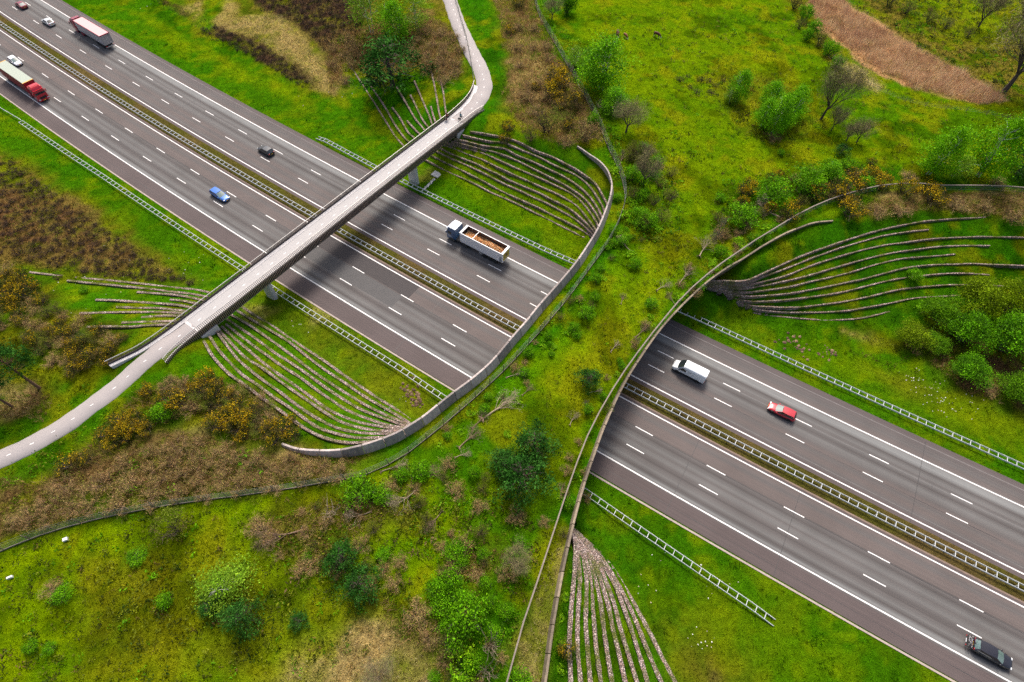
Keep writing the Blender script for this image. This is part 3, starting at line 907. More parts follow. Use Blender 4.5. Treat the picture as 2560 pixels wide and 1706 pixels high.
# painted lines
M_PAINT = pm("road_paint", (0.70, 0.685, 0.66), rough=0.6, var=0.22, scale=3.5, coords='World')
LINEQ = MB()
def line_quad(s0, s1, t, w, z=0.008):
    n = max(1, int((s1 - s0) / 3.0))
    for i in range(n):
        a = s0 + (s1 - s0) * i / n; b = s0 + (s1 - s0) * (i + 1) / n
        q = [ST(a, t - w / 2), ST(b, t - w / 2), ST(b, t + w / 2), ST(a, t + w / 2)]
        LINEQ.add([(float(p[0]), float(p[1]), z) for p in q], [(0, 1, 2, 3)])
for t, w in ((0.0, 0.21), (10.5, 0.20), (15.2, 0.20), (25.7, 0.21)):
    line_quad(-400, 400, t, w)
for t, ph in ((7.0, -100.477), (3.5, -88.395), (22.2, -139.356), (18.7, -139.604)):
    for k in range(-20, 36):
        a = ph + 12 * k
        if -300 < a < 300: line_quad(a, a + 3.0, t, 0.16)
tag(LINEQ.build("road_markings", M_PAINT), kind='structure')

# ------------------------------------------------------------------ stone terraces (gabion rows)
def stone_mat(name, k):
    m, nt, bs = new_mat(name)
    pos = N(nt, 'ShaderNodeNewGeometry').outputs['Position']
    vo = N(nt, 'ShaderNodeTexVoronoi', Scale=4.2)
    nt.links.new(pos, vo.inputs['Vector'])
    cr = N(nt, 'ShaderNodeValToRGB')
    e = cr.color_ramp.elements
    e[0].position = 0.0; e[0].color = (0.30, 0.23, 0.20, 1)
    e[1].position = 1.0; e[1].color = (0.60, 0.50, 0.45, 1)
    x = e.new(0.35); x.color = (0.38, 0.27, 0.22, 1)
    x = e.new(0.6); x.color = (0.45, 0.38, 0.345, 1)
    sp = N(nt, 'ShaderNodeSeparateColor')
    nt.links.new(vo.outputs['Color'], sp.inputs[0]); nt.links.new(sp.outputs[0], cr.inputs[0])
    ve = N(nt, 'ShaderNodeTexVoronoi', Scale=4.2, feature='DISTANCE_TO_EDGE')
    nt.links.new(pos, ve.inputs['Vector'])
    mr = N(nt, 'ShaderNodeMapRange'); mr.inputs['From Max'].default_value = 0.14
    nt.links.new(ve.outputs[0], mr.inputs['Value'])
    c = vmul(nt, cr.outputs[0], mr.outputs[0], 0.30, 1.0)
    no = N(nt, 'ShaderNodeTexNoise', Scale=0.5, Detail=5.0, Roughness=0.7)
    nt.links.new(pos, no.inputs['Vector'])
    mm = N(nt, 'ShaderNodeMapRange'); mm.inputs['From Min'].default_value = 0.47; mm.inputs['From Max'].default_value = 0.63
    nt.links.new(no.outputs['Fac'], mm.inputs['Value'])
    mx = N(nt, 'ShaderNodeMix', data_type='RGBA')
    nt.links.new(mm.outputs[0], mx.inputs[0]); nt.links.new(c, mx.inputs[6]); mx.inputs[7].default_value = (0.13, 0.15, 0.02, 1)
    kk = N(nt, 'ShaderNodeMix', data_type='RGBA', blend_type='MULTIPLY'); kk.inputs[0].default_value = 1.0
    nt.links.new(mx.outputs[2], kk.inputs[6]); kk.inputs[7].default_value = (k, k * (.5 + .5 * k), k * (.4 + .6 * k), 1)
    nt.links.new(kk.outputs[2], bs.inputs['Base Color'])
    bs.inputs['Roughness'].default_value = 0.9
    bp = N(nt, 'ShaderNodeBump', Strength=1.0, Distance=0.12)
    nt.links.new(mr.outputs[0], bp.inputs['Height']); nt.links.new(bp.outputs[0], bs.inputs['Normal'])
    return m
M_STONE = stone_mat("gabion_stone", 0.86); M_STONE_B = stone_mat("brown_gabion_stone", 0.80)
ORD = ['lowest', 'second lowest', 'third lowest', 'fourth lowest', 'fifth lowest', 'sixth', 'fourth highest', 'third highest', 'second highest', 'highest']
WHERE = {'ne_mid': ('stone terrace row between cycle bridge and far end of the overpass', 'stone terraces far side between bridge and overpass'),
         'ne_west': ('short stone terrace row fanning out left of the bridge, far side', 'stone terraces far side left of the bridge'),
         'sw_west': ('pale stone terrace row running left from the bridge, near side', 'stone terraces near side left of the bridge'),
         'sw_mid': ('stone terrace row curving from the bridge to the overpass, near side', 'stone terraces near side between bridge and overpass'),
         'ne_east': ('stone terrace row sweeping right from under the overpass, far side', 'stone terraces far side right of the overpass'),
         'sw_east': ('stone terrace row running from the overpass to the bottom edge', 'stone terraces near side right of the overpass')}
GABW = {'ne_mid': 0.36, 'ne_west': 0.38, 'sw_west': 0.42, 'sw_mid': 0.42, 'ne_east': 0.28, 'sw_east': 0.54}
GAB_PTS = []
for key, lines in TERRW.items():
    for k, w in enumerate(lines):
        # fade in the width where the rows bunch together under the overpass or the bridge
        n = len(w); mb = MB(); rings = []
        seg = np.gradient(w, axis=0); seg /= np.linalg.norm(seg, axis=1)[:, None] + 1e-9
        nor = np.stack([-seg[:, 1], seg[:, 0]], -1)
        hw = GABW[key] / 2
        rj = np.random.default_rng(k * 31 + len(key))
        jz = np.interp(np.arange(n), np.arange(0, n + 4, 4), rj.normal(0, 0.05, len(np.arange(0, n + 4, 4))))
        for i in range(n):
            a = hw * (1 + 0.12 * rj.standard_normal() * 0.6)
            z = ROWZ[k] + jz[i]
            c = w[i]; o = nor[i]
            rings.append([(c[0] + o[0] * a, c[1] + o[1] * a, z - 0.75), (c[0] + o[0] * a, c[1] + o[1] * a, z - 0.04), (c[0] + o[0] * a * .8, c[1] + o[1] * a * .8, z),
                          (c[0] - o[0] * a * .8, c[1] - o[1] * a * .8, z), (c[0] - o[0] * a, c[1] - o[1] * a, z - 0.04), (c[0] - o[0] * a, c[1] - o[1] * a, z - 0.75)])
            if i % 2 == 0: GAB_PTS.append((c[0], c[1]))
        mb.loft(rings)
        ob = mb.build("stone_terrace", M_STONE_B if key[:2] == "ne" else M_STONE)
        tag(ob, ORD[k] + ' ' + WHERE[key][0], 'stone wall', WHERE[key][1])
GAB_PTS = np.array(GAB_PTS)

# ------------------------------------------------------------------ guard rails
M_ZINC = pm("galvanised_steel", (0.55, 0.57, 0.565), rough=0.5, var=0.12, scale=1.5, metallic=0.0, coords='World')
def guard_rail(label, s0, s1, tfun, half=0.42, group='steel guard rails along the motorway', ramp0=0.0, ramp1=0.0):
    ss = np.arange(s0, s1 + 0.01, 1.333)
    t = tfun(ss)
    x, y = ST((ss[0] + ss[-1]) / 2, float(tfun(np.array([(ss[0] + ss[-1]) / 2]))[0]))
    root = empty("guard_rail", (float(x), float(y), 0), 0, label, 'guard rail', group)
    rx, ry = float(x), float(y)
    zt = np.full(ss.shape, 0.74)
    if ramp0: zt = np.minimum(zt, 0.12 + (ss - s0) / ramp0 * 0.62)
    if ramp1: zt = np.minimum(zt, 0.12 + (s1 - ss) / ramp1 * 0.62)
    for sg in (-1, 1):
        mb = MB(); rings = []
        for i, s in enumerate(ss):
            cx, cy = ST(s, t[i] + sg * half); a = heading(s)
            ox, oy = -math.sin(a) * sg, math.cos(a) * sg
            pr = [(0.0, -0.15), (0.05, -0.13), (0.05, -0.05), (0.015, 0.0), (0.05, 0.05), (0.05, 0.13), (0.0, 0.15), (-0.02, 0.13), (-0.02, -0.13)]
            rings.append([(float(cx) + ox * p - rx, float(cy) + oy * p - ry, zt[i] + q - 0.15) for p, q in pr])
        mb.loft(rings)
        mb.build("beam", M_ZINC, root)
    spacer = post = None
    for i, s in enumerate(ss):
        cx, cy = ST(s, t[i]); a = heading(s)
        if zt[i] < 0.25: continue
        if spacer is None:
            mb = MB(); mb.box((0, 0, 0), (0.07, half * 2 - 0.05, 0.08)); spacer = mb.build("spacer_bar", M_ZINC, root); so = spacer
        else:
            so = spacer.copy(); COLL.objects.link(so); so.parent = root
        so.location = (float(cx) - rx, float(cy) - ry, zt[i] - 0.08); so.rotation_euler = (0, 0, a)
        if i % 2 == 0:
            if post is None:
                mb = MB(); mb.box((0, 0, -0.36), (0.10, 0.06, 0.66)); post = mb.build("post", M_ZINC, root); po = post
            else:
                po = post.copy(); COLL.objects.link(po); po.parent = root
            po.location = (float(cx) - rx, float(cy) - ry, zt[i] - 0.09); po.rotation_euler = (0, 0, a)
    return root
tA = lambda s: np.interp(s, [-110, -95, -82, -52, 0, 30, 66, 88, 96], [-6.6, -6.5, -6.3, -5.7, -5.55, -5.5, -6.9, -8.45, -9.0])
tM = lambda s: np.interp(s, [-150, -75, 0, 100, 150], [12.0, 12.0, 12.2, 12.72, 12.9])
tB = lambda s: np.interp(s, [-30, -5, 36, 43, 67, 103, 150], [30.9, 30.5, 31.1, 31.5, 32.1, 32.2, 32.3])
guard_rail('guard rail beside the near shoulder, from the left edge to the cycle bridge', -84, -3.0, tA)
guard_rail('guard rail beside the near shoulder between the cycle bridge and the overpass', -2.95, 53.5, tA)
guard_rail('guard rail in the near verge right of the overpass, ending in the grass', 54.8, 95.5, tA, ramp1=4.0)
guard_rail('guard rail in the median left of the cycle bridge', -150, -3.0, tM)
guard_rail('guard rail in the median between the cycle bridge and the overpass', -2.95, 54, tM)
guard_rail('guard rail in the median right of the overpass', 55.3, 150, tM)
guard_rail('short guard rail beside the far shoulder, starting left of the cycle bridge', -26.5, -2.6, tB, ramp0=3.0)
guard_rail('guard rail beside the far shoulder between the cycle bridge and the overpass', -2.6, 54, tB)
guard_rail('guard rail beside the far shoulder right of the overpass', 55.3, 150, tB)
# the low single beam that starts the near rail
mb = MB(); rings = []
for s in np.arange(-125, -83.9, 1.5):
    cx, cy = ST(s, np.interp(s, [-125, -93, -84], [-7.4, -6.55, -5.95])); a = heading(s); ox, oy = -math.sin(a), math.cos(a)
    rings.append([(float(cx) + ox * p, float(cy) + oy * p, 0.6 + q) for p, q in [(-.03, -.15), (.04, -.13), (.01, 0), (.04, .13), (-.03, .15)]])
mb.loft(rings)
root = empty("guard_rail", (0, 0, 0), 0, 'single beam guard rail in the grass at the left edge, leading into the double one', 'guard rail', 'steel guard rails along the motorway')
mb.build("beam", M_ZINC, root)
mb = MB()
for s in np.arange(-124, -84, 4.0):
    cx, cy = ST(s, np.interp(s, [-125, -93, -84], [-7.4, -6.55, -5.95])); mb.box((float(cx), float(cy), 0.3), (0.08, 0.08, 0.62), heading(s))
mb.build("posts", M_ZINC, root)

# ------------------------------------------------------------------ the wildlife overpass structure
def conc_mat(name, col, streak=0.25):
    m, nt, bs = new_mat(name)
    pos = N(nt, 'ShaderNodeNewGeometry').outputs['Position']
    n1 = N(nt, 'ShaderNodeTexNoise', Scale=0.45, Detail=6.0, Roughness=0.7)
    nt.links.new(pos, n1.inputs['Vector'])
    mp = N(nt, 'ShaderNodeMapping'); mp.inputs['Scale'].default_value = (2.2, 2.2, 0.25)
    nt.links.new(pos, mp.inputs[0])
    n2 = N(nt, 'ShaderNodeTexNoise', Scale=1.3, Detail=6.0, Roughness=0.75)
    nt.links.new(mp.outputs[0], n2.inputs['Vector'])
    rgb = N(nt, 'ShaderNodeRGB'); rgb.outputs[0].default_value = (*col, 1)
    c = vmul(nt, rgb.outputs[0], n1.outputs['Fac'], 0.6, 1.35)
    c = vmul(nt, c, n2.outputs['Fac'], 1 - streak * 2.2, 1 + streak * 1.6)
    if streak > .3:
        gi = N(nt, 'ShaderNodeNewGeometry')
        c = vmul(nt, c, gi.outputs['Random Per Island'], 0.55, 1.25)
    nt.links.new(c, bs.inputs['Base Color']); bs.inputs['Roughness'].default_value = 0.88
    bp = N(nt, 'ShaderNodeBump', Strength=0.3, Distance=0.03)
    nt.links.new(n2.outputs['Fac'], bp.inputs['Height']); nt.links.new(bp.outputs[0], bs.inputs['Normal'])
    return m
M_CONC = conc_mat("weathered_concrete", (0.45, 0.38, 0.345), 0.4)
M_CONC_R = conc_mat("mossy_concrete", (0.26, 0.205, 0.14), 0.4)
M_CONC_L = conc_mat("pale_concrete", (0.55, 0.53, 0.51), 0.08)
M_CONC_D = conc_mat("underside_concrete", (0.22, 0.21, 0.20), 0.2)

OV = empty("wildlife_overpass", (float(ST(54, TC)[0]), float(ST(54, TC)[1]), 0), 0,
           'hourglass shaped wildlife overpass of concrete and grass across the motorway', 'overpass')
ox_, oy_ = OV.location.x, OV.location.y
def parapet(curve, outward, t0, t1, mat):
    """leaning concrete panels about 3 m long"""
    C = np.array(curve); C = C[(C[:, 1] > t0) & (C[:, 1] < t1)]
    x, y = ST(C[:, 0], C[:, 1]); P = np.stack([x, y], -1)
    P = smooth_line(P[::6], 0.5)
    d = np.concatenate([[0], np.cumsum(np.linalg.norm(np.diff(P, axis=0), axis=1))])
    T = np.gradient(P, axis=0); T /= np.linalg.norm(T, axis=1)[:, None]
    Nn = np.stack([T[:, 1], -T[:, 0]], -1) * outward
    mb = MB(); L = d[-1]; npan = int(L / 2.95)
    rj = random.Random(5)
    for k in range(npan):
        a, b = L * k / npan + 0.05, L * (k + 1) / npan - 0.05
        rings = []
        dz = rj.uniform(-0.02, 0.02); do = rj.uniform(-0.015, 0.015)
        for w in np.linspace(a, b, 4):
            p = np.array([np.interp(w, d, P[:, 0]), np.interp(w, d, P[:, 1])]); n = np.array([np.interp(w, d, Nn[:, 0]), np.interp(w, d, Nn[:, 1])])
            n = n / np.linalg.norm(n)
            q = p - n * 0.8
            zi = float(surf_z(np.array([q[0]]), np.array([q[1]]))[0])
            so, to = inv_st(np.array([p[0]]), np.array([p[1]]))
            tt = abs(float(to[0]) - TC)
            edge = min(w, L - w)
            h = (1.75 if outward < 0 else 0.95) * min(1.0, 0.22 + edge / 14.0)
            zt = zi + h + dz
            zb = 5.55 if tt < 24 else zi - 2.6
            lean = lambda z: 0.26 * (z - zi) + do
            def pt(off, z): 
                e = off + lean(z); return (p[0] + n[0] * e - ox_, p[1] + n[1] * e - oy_, z)
            rings.append([pt(-0.16, zb), pt(0.14, zb), pt(0.14, zt - 0.03), pt(0.10, zt), pt(-0.13, zt), pt(-0.16, zt - 0.03)])
        mb.loft(rings)
    return mb.build("parapet", mat, OV)
parapet(LWf, -1, -27, 55, M_CONC)
parapet(RWf, 1, -43, 64, M_CONC_R)
# slab under the soil
mb = MB(); rings = []
for t in np.linspace(TC - 25, TC + 25, 60):
    a, b = float(s_left(t)) + 0.12, float(s_right(t)) - 0.12
    r = []
    for s, z in ((a, 5.62), (b, 5.62), (b, 6.75), (a, 6.75)):
        x, y = ST(s, t); r.append((float(x) - ox_, float(y) - oy_, z))
    rings.append(r)
mb.loft(rings); mb.build("deck_slab", M_CONC_D, OV)
for sg in (-1, 1):
    mb = MB(); rings = []
    t = TC + sg * 24.5
    a, b = float(s_left(t)) + 0.6, float(s_right(t)) - 0.6
    for s in np.linspace(a, b, 20):
        r = []
        for tt, z in ((t - 0.5, -0.4), (t + 0.5, -0.4), (t + 0.5, 5.58), (t - 0.5, 5.58)):
            x, y = ST(s, tt); r.append((float(x) - ox_, float(y) - oy_, z))
        rings.append(r)
    mb.loft(rings); mb.build("abutment", M_CONC_D, OV)

# ------------------------------------------------------------------ cycle bridge
def cb(t): return 1.0 + 0.0246 * np.asarray(t, float)
NWC = [(-3.55, -32.4), (-2.8, -30.2), (-2.15, -28.2), (-1.78, -25.6), (-1.6, -22.5), (-1.5, -19.7)] + [(float(cb(t)) - 2.02, t) for t in range(-14, 47, 4)] + \
      [(0.12, 48.0), (0.0, 50.2), (-0.25, 53.0), (-0.85, 55.9), (-1.85, 58.5), (-2.9, 60.4)]
SEC = [(3.15, -27.2), (2.8, -25.8), (2.58, -24.2), (2.5, -20.0)] + [(float(cb(t)) + 2.02, t) for t in range(-14, 45, 4)] + [(4.3, 46), (4.4, 50), (4.55, 52), (4.95, 53.7)]
NWf = smooth_line(NWC, 0.25); SEf = smooth_line(SEC, 0.25)
def nw_s(t): return np.interp(t, NWf[:, 1], NWf[:, 0])
def se_s(t): return np.interp(t, SEf[:, 1], SEf[:, 0])
BZ = 6.75
bx, by = [float(q) for q in ST(1.2, 13)]
CB = empty("cycle_bridge", (bx, by, 0), 0, 'narrow pale cycle bridge with dark barrel shaped railings crossing the motorway', 'bridge')
def bwall(name, f0, f1, t0, t1, z0, z1, mat, dt=1.0):
    mb = MB(); rings = []
    for t in np.linspace(t0, t1, max(2, int((t1 - t0) / dt) + 1)):
        r = []
        for s, z in ((f0(t), z0), (f1(t), z0), (f1(t), z1), (f0(t), z1)):
            x, y = ST(float(s), t); r.append((float(x) - bx, float(y) - by, z))
        rings.append(r)
    mb.loft(rings)
    return mb.build(name, mat, CB)
M_DECK = pm("bridge_asphalt", (0.37, 0.352, 0.342), rough=0.8, var=0.06, scale=0.7, bump=0.1, bscale=40, coords='World')
M_KERB = pm("bridge_kerb", (0.56, 0.53, 0.515), rough=0.7, var=0.06, scale=1.0, coords='World')
M_STEELD = pm("railing_steel", (0.36, 0.285, 0.235), rough=0.30, var=0.15, scale=2.0, metallic=0.45, coords='World')
M_FASC = pm("dark_fascia", (0.035, 0.026, 0.024), rough=0.6, var=0.15, coords="World")
M_STEELP = pm("handrail_steel", (0.55, 0.52, 0.48), rough=0.35, var=0.1, scale=2.0, metallic=0.5, coords='World')
bwall("bridge_deck", lambda t: nw_s(t) + 0.05, lambda t: se_s(t) - 0.05, -20.6, 47.2, 5.3, BZ, M_CONC_L)
bwall("deck_surface", lambda t: cb(t) - 1.30, lambda t: se_s(t) - 0.34, -20.3, 46.9, BZ + 0.002, BZ + 0.05, M_DECK)
bwall("kerb", lambda t: nw_s(t) + 0.02, lambda t: np.where(np.asarray(t) > -24, np.minimum(cb(t) - 1.32, nw_s(t) + 1.15), nw_s(t) + 0.62), -32.4, 60.3, 5.9, BZ + 0.09, M_KERB)
bwall("kerb", lambda t: se_s(t) - 0.32, lambda t: se_s(t) + 0.0, -27.2, 53.6, 5.9, BZ + 0.09, M_KERB)
for t in (-20.55, 47.05):
    bwall("expansion_joint", lambda q: cb(q) - 1.55, lambda q: se_s(q) - 0.36, t - 0.22, t + 0.22, BZ - 0.05, BZ + 0.056, M_KERB, 0.4)
PROF = [(-0.06, 1.12), (0.12, 1.0), (0.28, 0.68), (0.37, 0.22), (0.37, -0.3), (0.28, -0.85), (0.08, -1.32), (-0.2, -1.6)]
def railing(curve, sign):
    x, y = ST(curve[:, 0], curve[:, 1]); P = np.stack([x, y], -1)
    d = np.concatenate([[0], np.cumsum(np.linalg.norm(np.diff(P, axis=0), axis=1))])
    T = np.gradient(P, axis=0); T /= np.linalg.norm(T, axis=1)[:, None]
    n = np.stack([-T[:, 1], T[:, 0]], -1) * sign
    mb = MB(); hb = MB(); hp = []
    for w in np.arange(0.05, d[-1], 0.30):
        p = np.array([np.interp(w, d, P[:, k]) for k in (0, 1)]); nn = np.array([np.interp(w, d, n[:, k]) for k in (0, 1)]); nn /= np.linalg.norm(nn)
        tt = np.array([-nn[1], nn[0]])
        rings = []
        for i, (o, z) in enumerate(PROF):
            for_ = 0.052
            rings.append([(p[0] + nn[0] * (o + e) + tt[0] * f - bx, p[1] + nn[1] * (o + e) + tt[1] * f - by, BZ + z) for e, f in ((-.03, -for_), (.03, -for_), (.03, for_), (-.03, for_))])
        mb.loft(rings)
    for w in np.linspace(0, d[-1], 140):
        p = np.array([np.interp(w, d, P[:, k]) for k in (0, 1)]); nn = np.array([np.interp(w, d, n[:, k]) for k in (0, 1)]); nn /= np.linalg.norm(nn)
        hp.append((p[0] - nn[0] * 0.07 - bx, p[1] - nn[1] * 0.07 - by, BZ + 1.16, nn[0], nn[1]))
    hb.tube([h[:3] for h in hp], 0.055, 6)
    r = mb.build("railing", M_STEELD, CB)
    hb.build("handrail", M_STEELP, r)
    # solid fascia behind the bars
    fb = MB(); rings = []
    for h in hp:
        x0, y0 = h[0] + h[3] * 0.07, h[1] + h[4] * 0.07
        rings.append([(x0 + h[3] * o, y0 + h[4] * o, BZ + z) for o, z in ((0.02, 0.35), (0.24, 0.30), (0.26, -0.3), (0.10, -1.1), (-0.15, -1.45), (-0.05, -0.3))])
    fb.loft(rings); fb.build("fascia", M_FASC, r)
railing(NWf, 1)
railing(SEf, -1)
for (ps, pt) in ((1.62, 32.3), (0.50, -6.6)):
    mb = MB(); rings = []
    for z, k in ((-0.3, 1.0), (1.5, 1.0), (4.0, 1.02), (4.9, 1.08), (5.32, 1.16)):
        r = []
        for i in range(28):
            a = 2 * math.pi * i / 28; cc, s_ = math.cos(a), math.sin(a)
            ee = 0.72
            x, y = ST(ps + 1.28 * k * math.copysign(abs(cc) ** ee, cc), pt + 0.62 * k * math.copysign(abs(s_) ** 0.9, s_)); r.append((float(x) - bx, float(y) - by, z))
        rings.append(r)
    mb.loft(rings); mb.build("pier", M_CONC_L, CB, smooth=True)
for t, q in ((-20.3, -1), (46.9, 1)):
    bwall("abutment", lambda a: nw_s(a) + 0.1, lambda a: se_s(a) + 0.02, t - 0.9, t + 0.9, 2.2, 5.84, M_CONC_L)
    bwall("wing_wall", lambda a: se_s(a) + 0.03, lambda a: se_s(a) + 0.45, min(t - q * 2.4, t + q * .6), max(t - q * 2.4, t + q * .6), 4.6, 5.9, M_CONC_L)

# ------------------------------------------------------------------ cycle path on the embankments
M_PATH = pm("path_asphalt", (0.31, 0.28, 0.27), rough=0.85, var=0.08, scale=0.5, bump=0.15, bscale=30, coords='World')
def ribbon(name, ctr, width, mat, zoff, z_start=None, blend=10.0, kind='structure', z_end=None):
    P = smooth_line(ctr, 0.8)
    T = np.gradient(P, axis=0); T /= np.linalg.norm(T, axis=1)[:, None]; Nn = np.stack([-T[:, 1], T[:, 0]], -1)
    z = np.max([surf_z(P[:, 0] + Nn[:, 0] * o, P[:, 1] + Nn[:, 1] * o) for o in (-1.6, -.8, 0, .8, 1.6)], axis=0)
    k = 15; zs = np.convolve(np.pad(z, k, 'edge'), np.ones(2 * k + 1) / (2 * k + 1), 'valid')
    z = np.maximum(zs, z) + zoff
    d = np.concatenate([[0], np.cumsum(np.linalg.norm(np.diff(P, axis=0), axis=1))])
    if z_start is not None:
        b = sstep(0, blend, d); z = z_start * (1 - b) + z * b
    wj = 1 + 0.03 * np.sin(d * 1.3) + 0.02 * np.sin(d * 3.1)
    V = []; F = []
    for o, dz in ((-.56, -0.35), (-.5, 0), (0, 0.02), (.5, 0), (.56, -0.35)):
        V.append(np.stack([P[:, 0] + Nn[:, 0] * o * width * wj, P[:, 1] + Nn[:, 1] * o * width * wj, z + dz], -1))
    V = np.stack(V, 1); idx = np.arange(V.shape[0] * 5).reshape(-1, 5)
    F = np.stack([idx[:-1, :-1], idx[1:, :-1], idx[1:, 1:], idx[:-1, 1:]], -1).reshape(-1, 4)[:, ::-1]
    ob = np_mesh(name, V.reshape(-1, 3), F, mat)
    tag(ob, kind=kind)
    return P, z, d, T
def pick(ox, oy, k, pts, z):
    return [G(ox + a * k, oy + b * k, zz) for (a, b), zz in zip(pts, z)]
ne_ctr = [ST(float(cb(46.9)) + 0.1, 46.9), ST(float(cb(49)) + 0.1, 49.5)] + pick(850, 0, 860 / 2353,
         [(850, 800), (915, 735), (962, 665), (985, 600), (983, 545), (955, 455), (905, 360), (855, 255), (805, 145), (755, 0), (715, -120)],
         [6.8, 6.8, 6.8, 6.75, 6.7, 6.6, 6.5, 6.4, 6.2, 5.9, 5.7])
ne_ctr = [tuple(map(float, p)) for p in ne_ctr]
# drop points that fold back
clean = [ne_ctr[0]]
for p in ne_ctr[1:]:
    if math.hypot(p[0] - clean[-1][0], p[1] - clean[-1][1]) > 2.0: clean.append(p)
NEP, NEZ, NED, NET = ribbon("path", clean, 3.5, M_PATH, 0.10, BZ + 0.045, 8.0)
sw_ctr = [tuple(map(float, ST(0.85, -20.3)))] + pick(250, 650, .1913, [(870, 1120), (700, 1255), (480, 1430), (330, 1545)], [6.65, 6.6, 6.5, 6.45]) + \
         pick(0, 560, 860 / 2353, [(870, 1056), (755, 1148), (632, 1240), (500, 1332), (362, 1420), (215, 1502), (60, 1580), (-120, 1660)], [6.4, 6.3, 6.2, 6.1, 6.0, 5.9, 5.7, 5.5])
clean = [sw_ctr[0]]
for p in sw_ctr[1:]:
    if math.hypot(p[0] - clean[-1][0], p[1] - clean[-1][1]) > 2.0: clean.append(p)
SWP, SWZ, SWD, SWT = ribbon("path", clean, 2.9, M_PATH, 0.10, BZ + 0.045, 8.0)
# centre dashes of the cycle path
mb = MB()
def dash3(x, y, z, tx, ty, L=0.55, w=0.13):
    nx_, ny_ = -ty, tx
    mb.add([(x - tx * L / 2 + nx_ * w / 2 * a, y - ty * L / 2 + ny_ * w / 2 * a, z) for a in (-1, 1)] + [(x + tx * L / 2 + nx_ * w / 2 * a, y + ty * L / 2 + ny_ * w / 2 * a, z) for a in (1, -1)], [(0, 1, 2, 3)])
for t in np.arange(-19, 46.5, 2.98):
    x, y = ST(float(cb(t)) + 0.05, t); a = heading(1.0)
    dash3(float(x), float(y), BZ + 0.056, -math.sin(a), math.cos(a))
for P, z, d, T in ((NEP, NEZ, NED, NET), (SWP, SWZ, SWD, SWT)):
    for w in np.arange(2.0, d[-1], 2.98):
        i = int(np.searchsorted(d, w)); i = min(i, len(P) - 1)
        dash3(P[i, 0], P[i, 1], z[i] + 0.03, T[i, 0], T[i, 1])
tag(mb.build("path_markings", M_PAINT), kind='structure')

# ------------------------------------------------------------------ fences
M_WOOD = pm("fence_wood", (0.20, 0.15, 0.11), rough=0.9, var=0.3, scale=3.0, coords='World')
M_WOODP = pm("grey_wood", (0.22, 0.18, 0.15), rough=0.9, var=0.25, scale=2.0, coords='World')
def net_mat():
    m, nt, bs = new_mat("green_netting")
    bs.inputs['Base Color'].default_value = (0.02, 0.10, 0.035, 1); bs.inputs['Roughness'].default_value = 0.6
    tr = N(nt, 'ShaderNodeBsdfTransparent'); mx = N(nt, 'ShaderNodeMixShader')
    pos = N(nt, 'ShaderNodeNewGeometry').outputs['Position']
    no = N(nt, 'ShaderNodeTexNoise', Scale=0.25, Detail=3.0); nt.links.new(pos, no.inputs['Vector'])
    mr = N(nt, 'ShaderNodeMapRange'); mr.inputs['From Min'].default_value = .35; mr.inputs['From Max'].default_value = .65
    mr.inputs['To Min'].default_value = 0.12; mr.inputs['To Max'].default_value = 0.5
    nt.links.new(no.outputs['Fac'], mr.inputs['Value']); nt.links.new(mr.outputs[0], mx.inputs[0])
    nt.links.new(tr.outputs[0], mx.inputs[1]); nt.links.new(bs.outputs[0], mx.inputs[2])
    nt.links.new(mx.outputs[0], nt.nodes['Material Output'].inputs['Surface'])
    return m
M_NET = net_mat()
M_WIRE = pm("fence_wire", (0.30, 0.33, 0.28), rough=0.5, var=0.1, metallic=0.4)
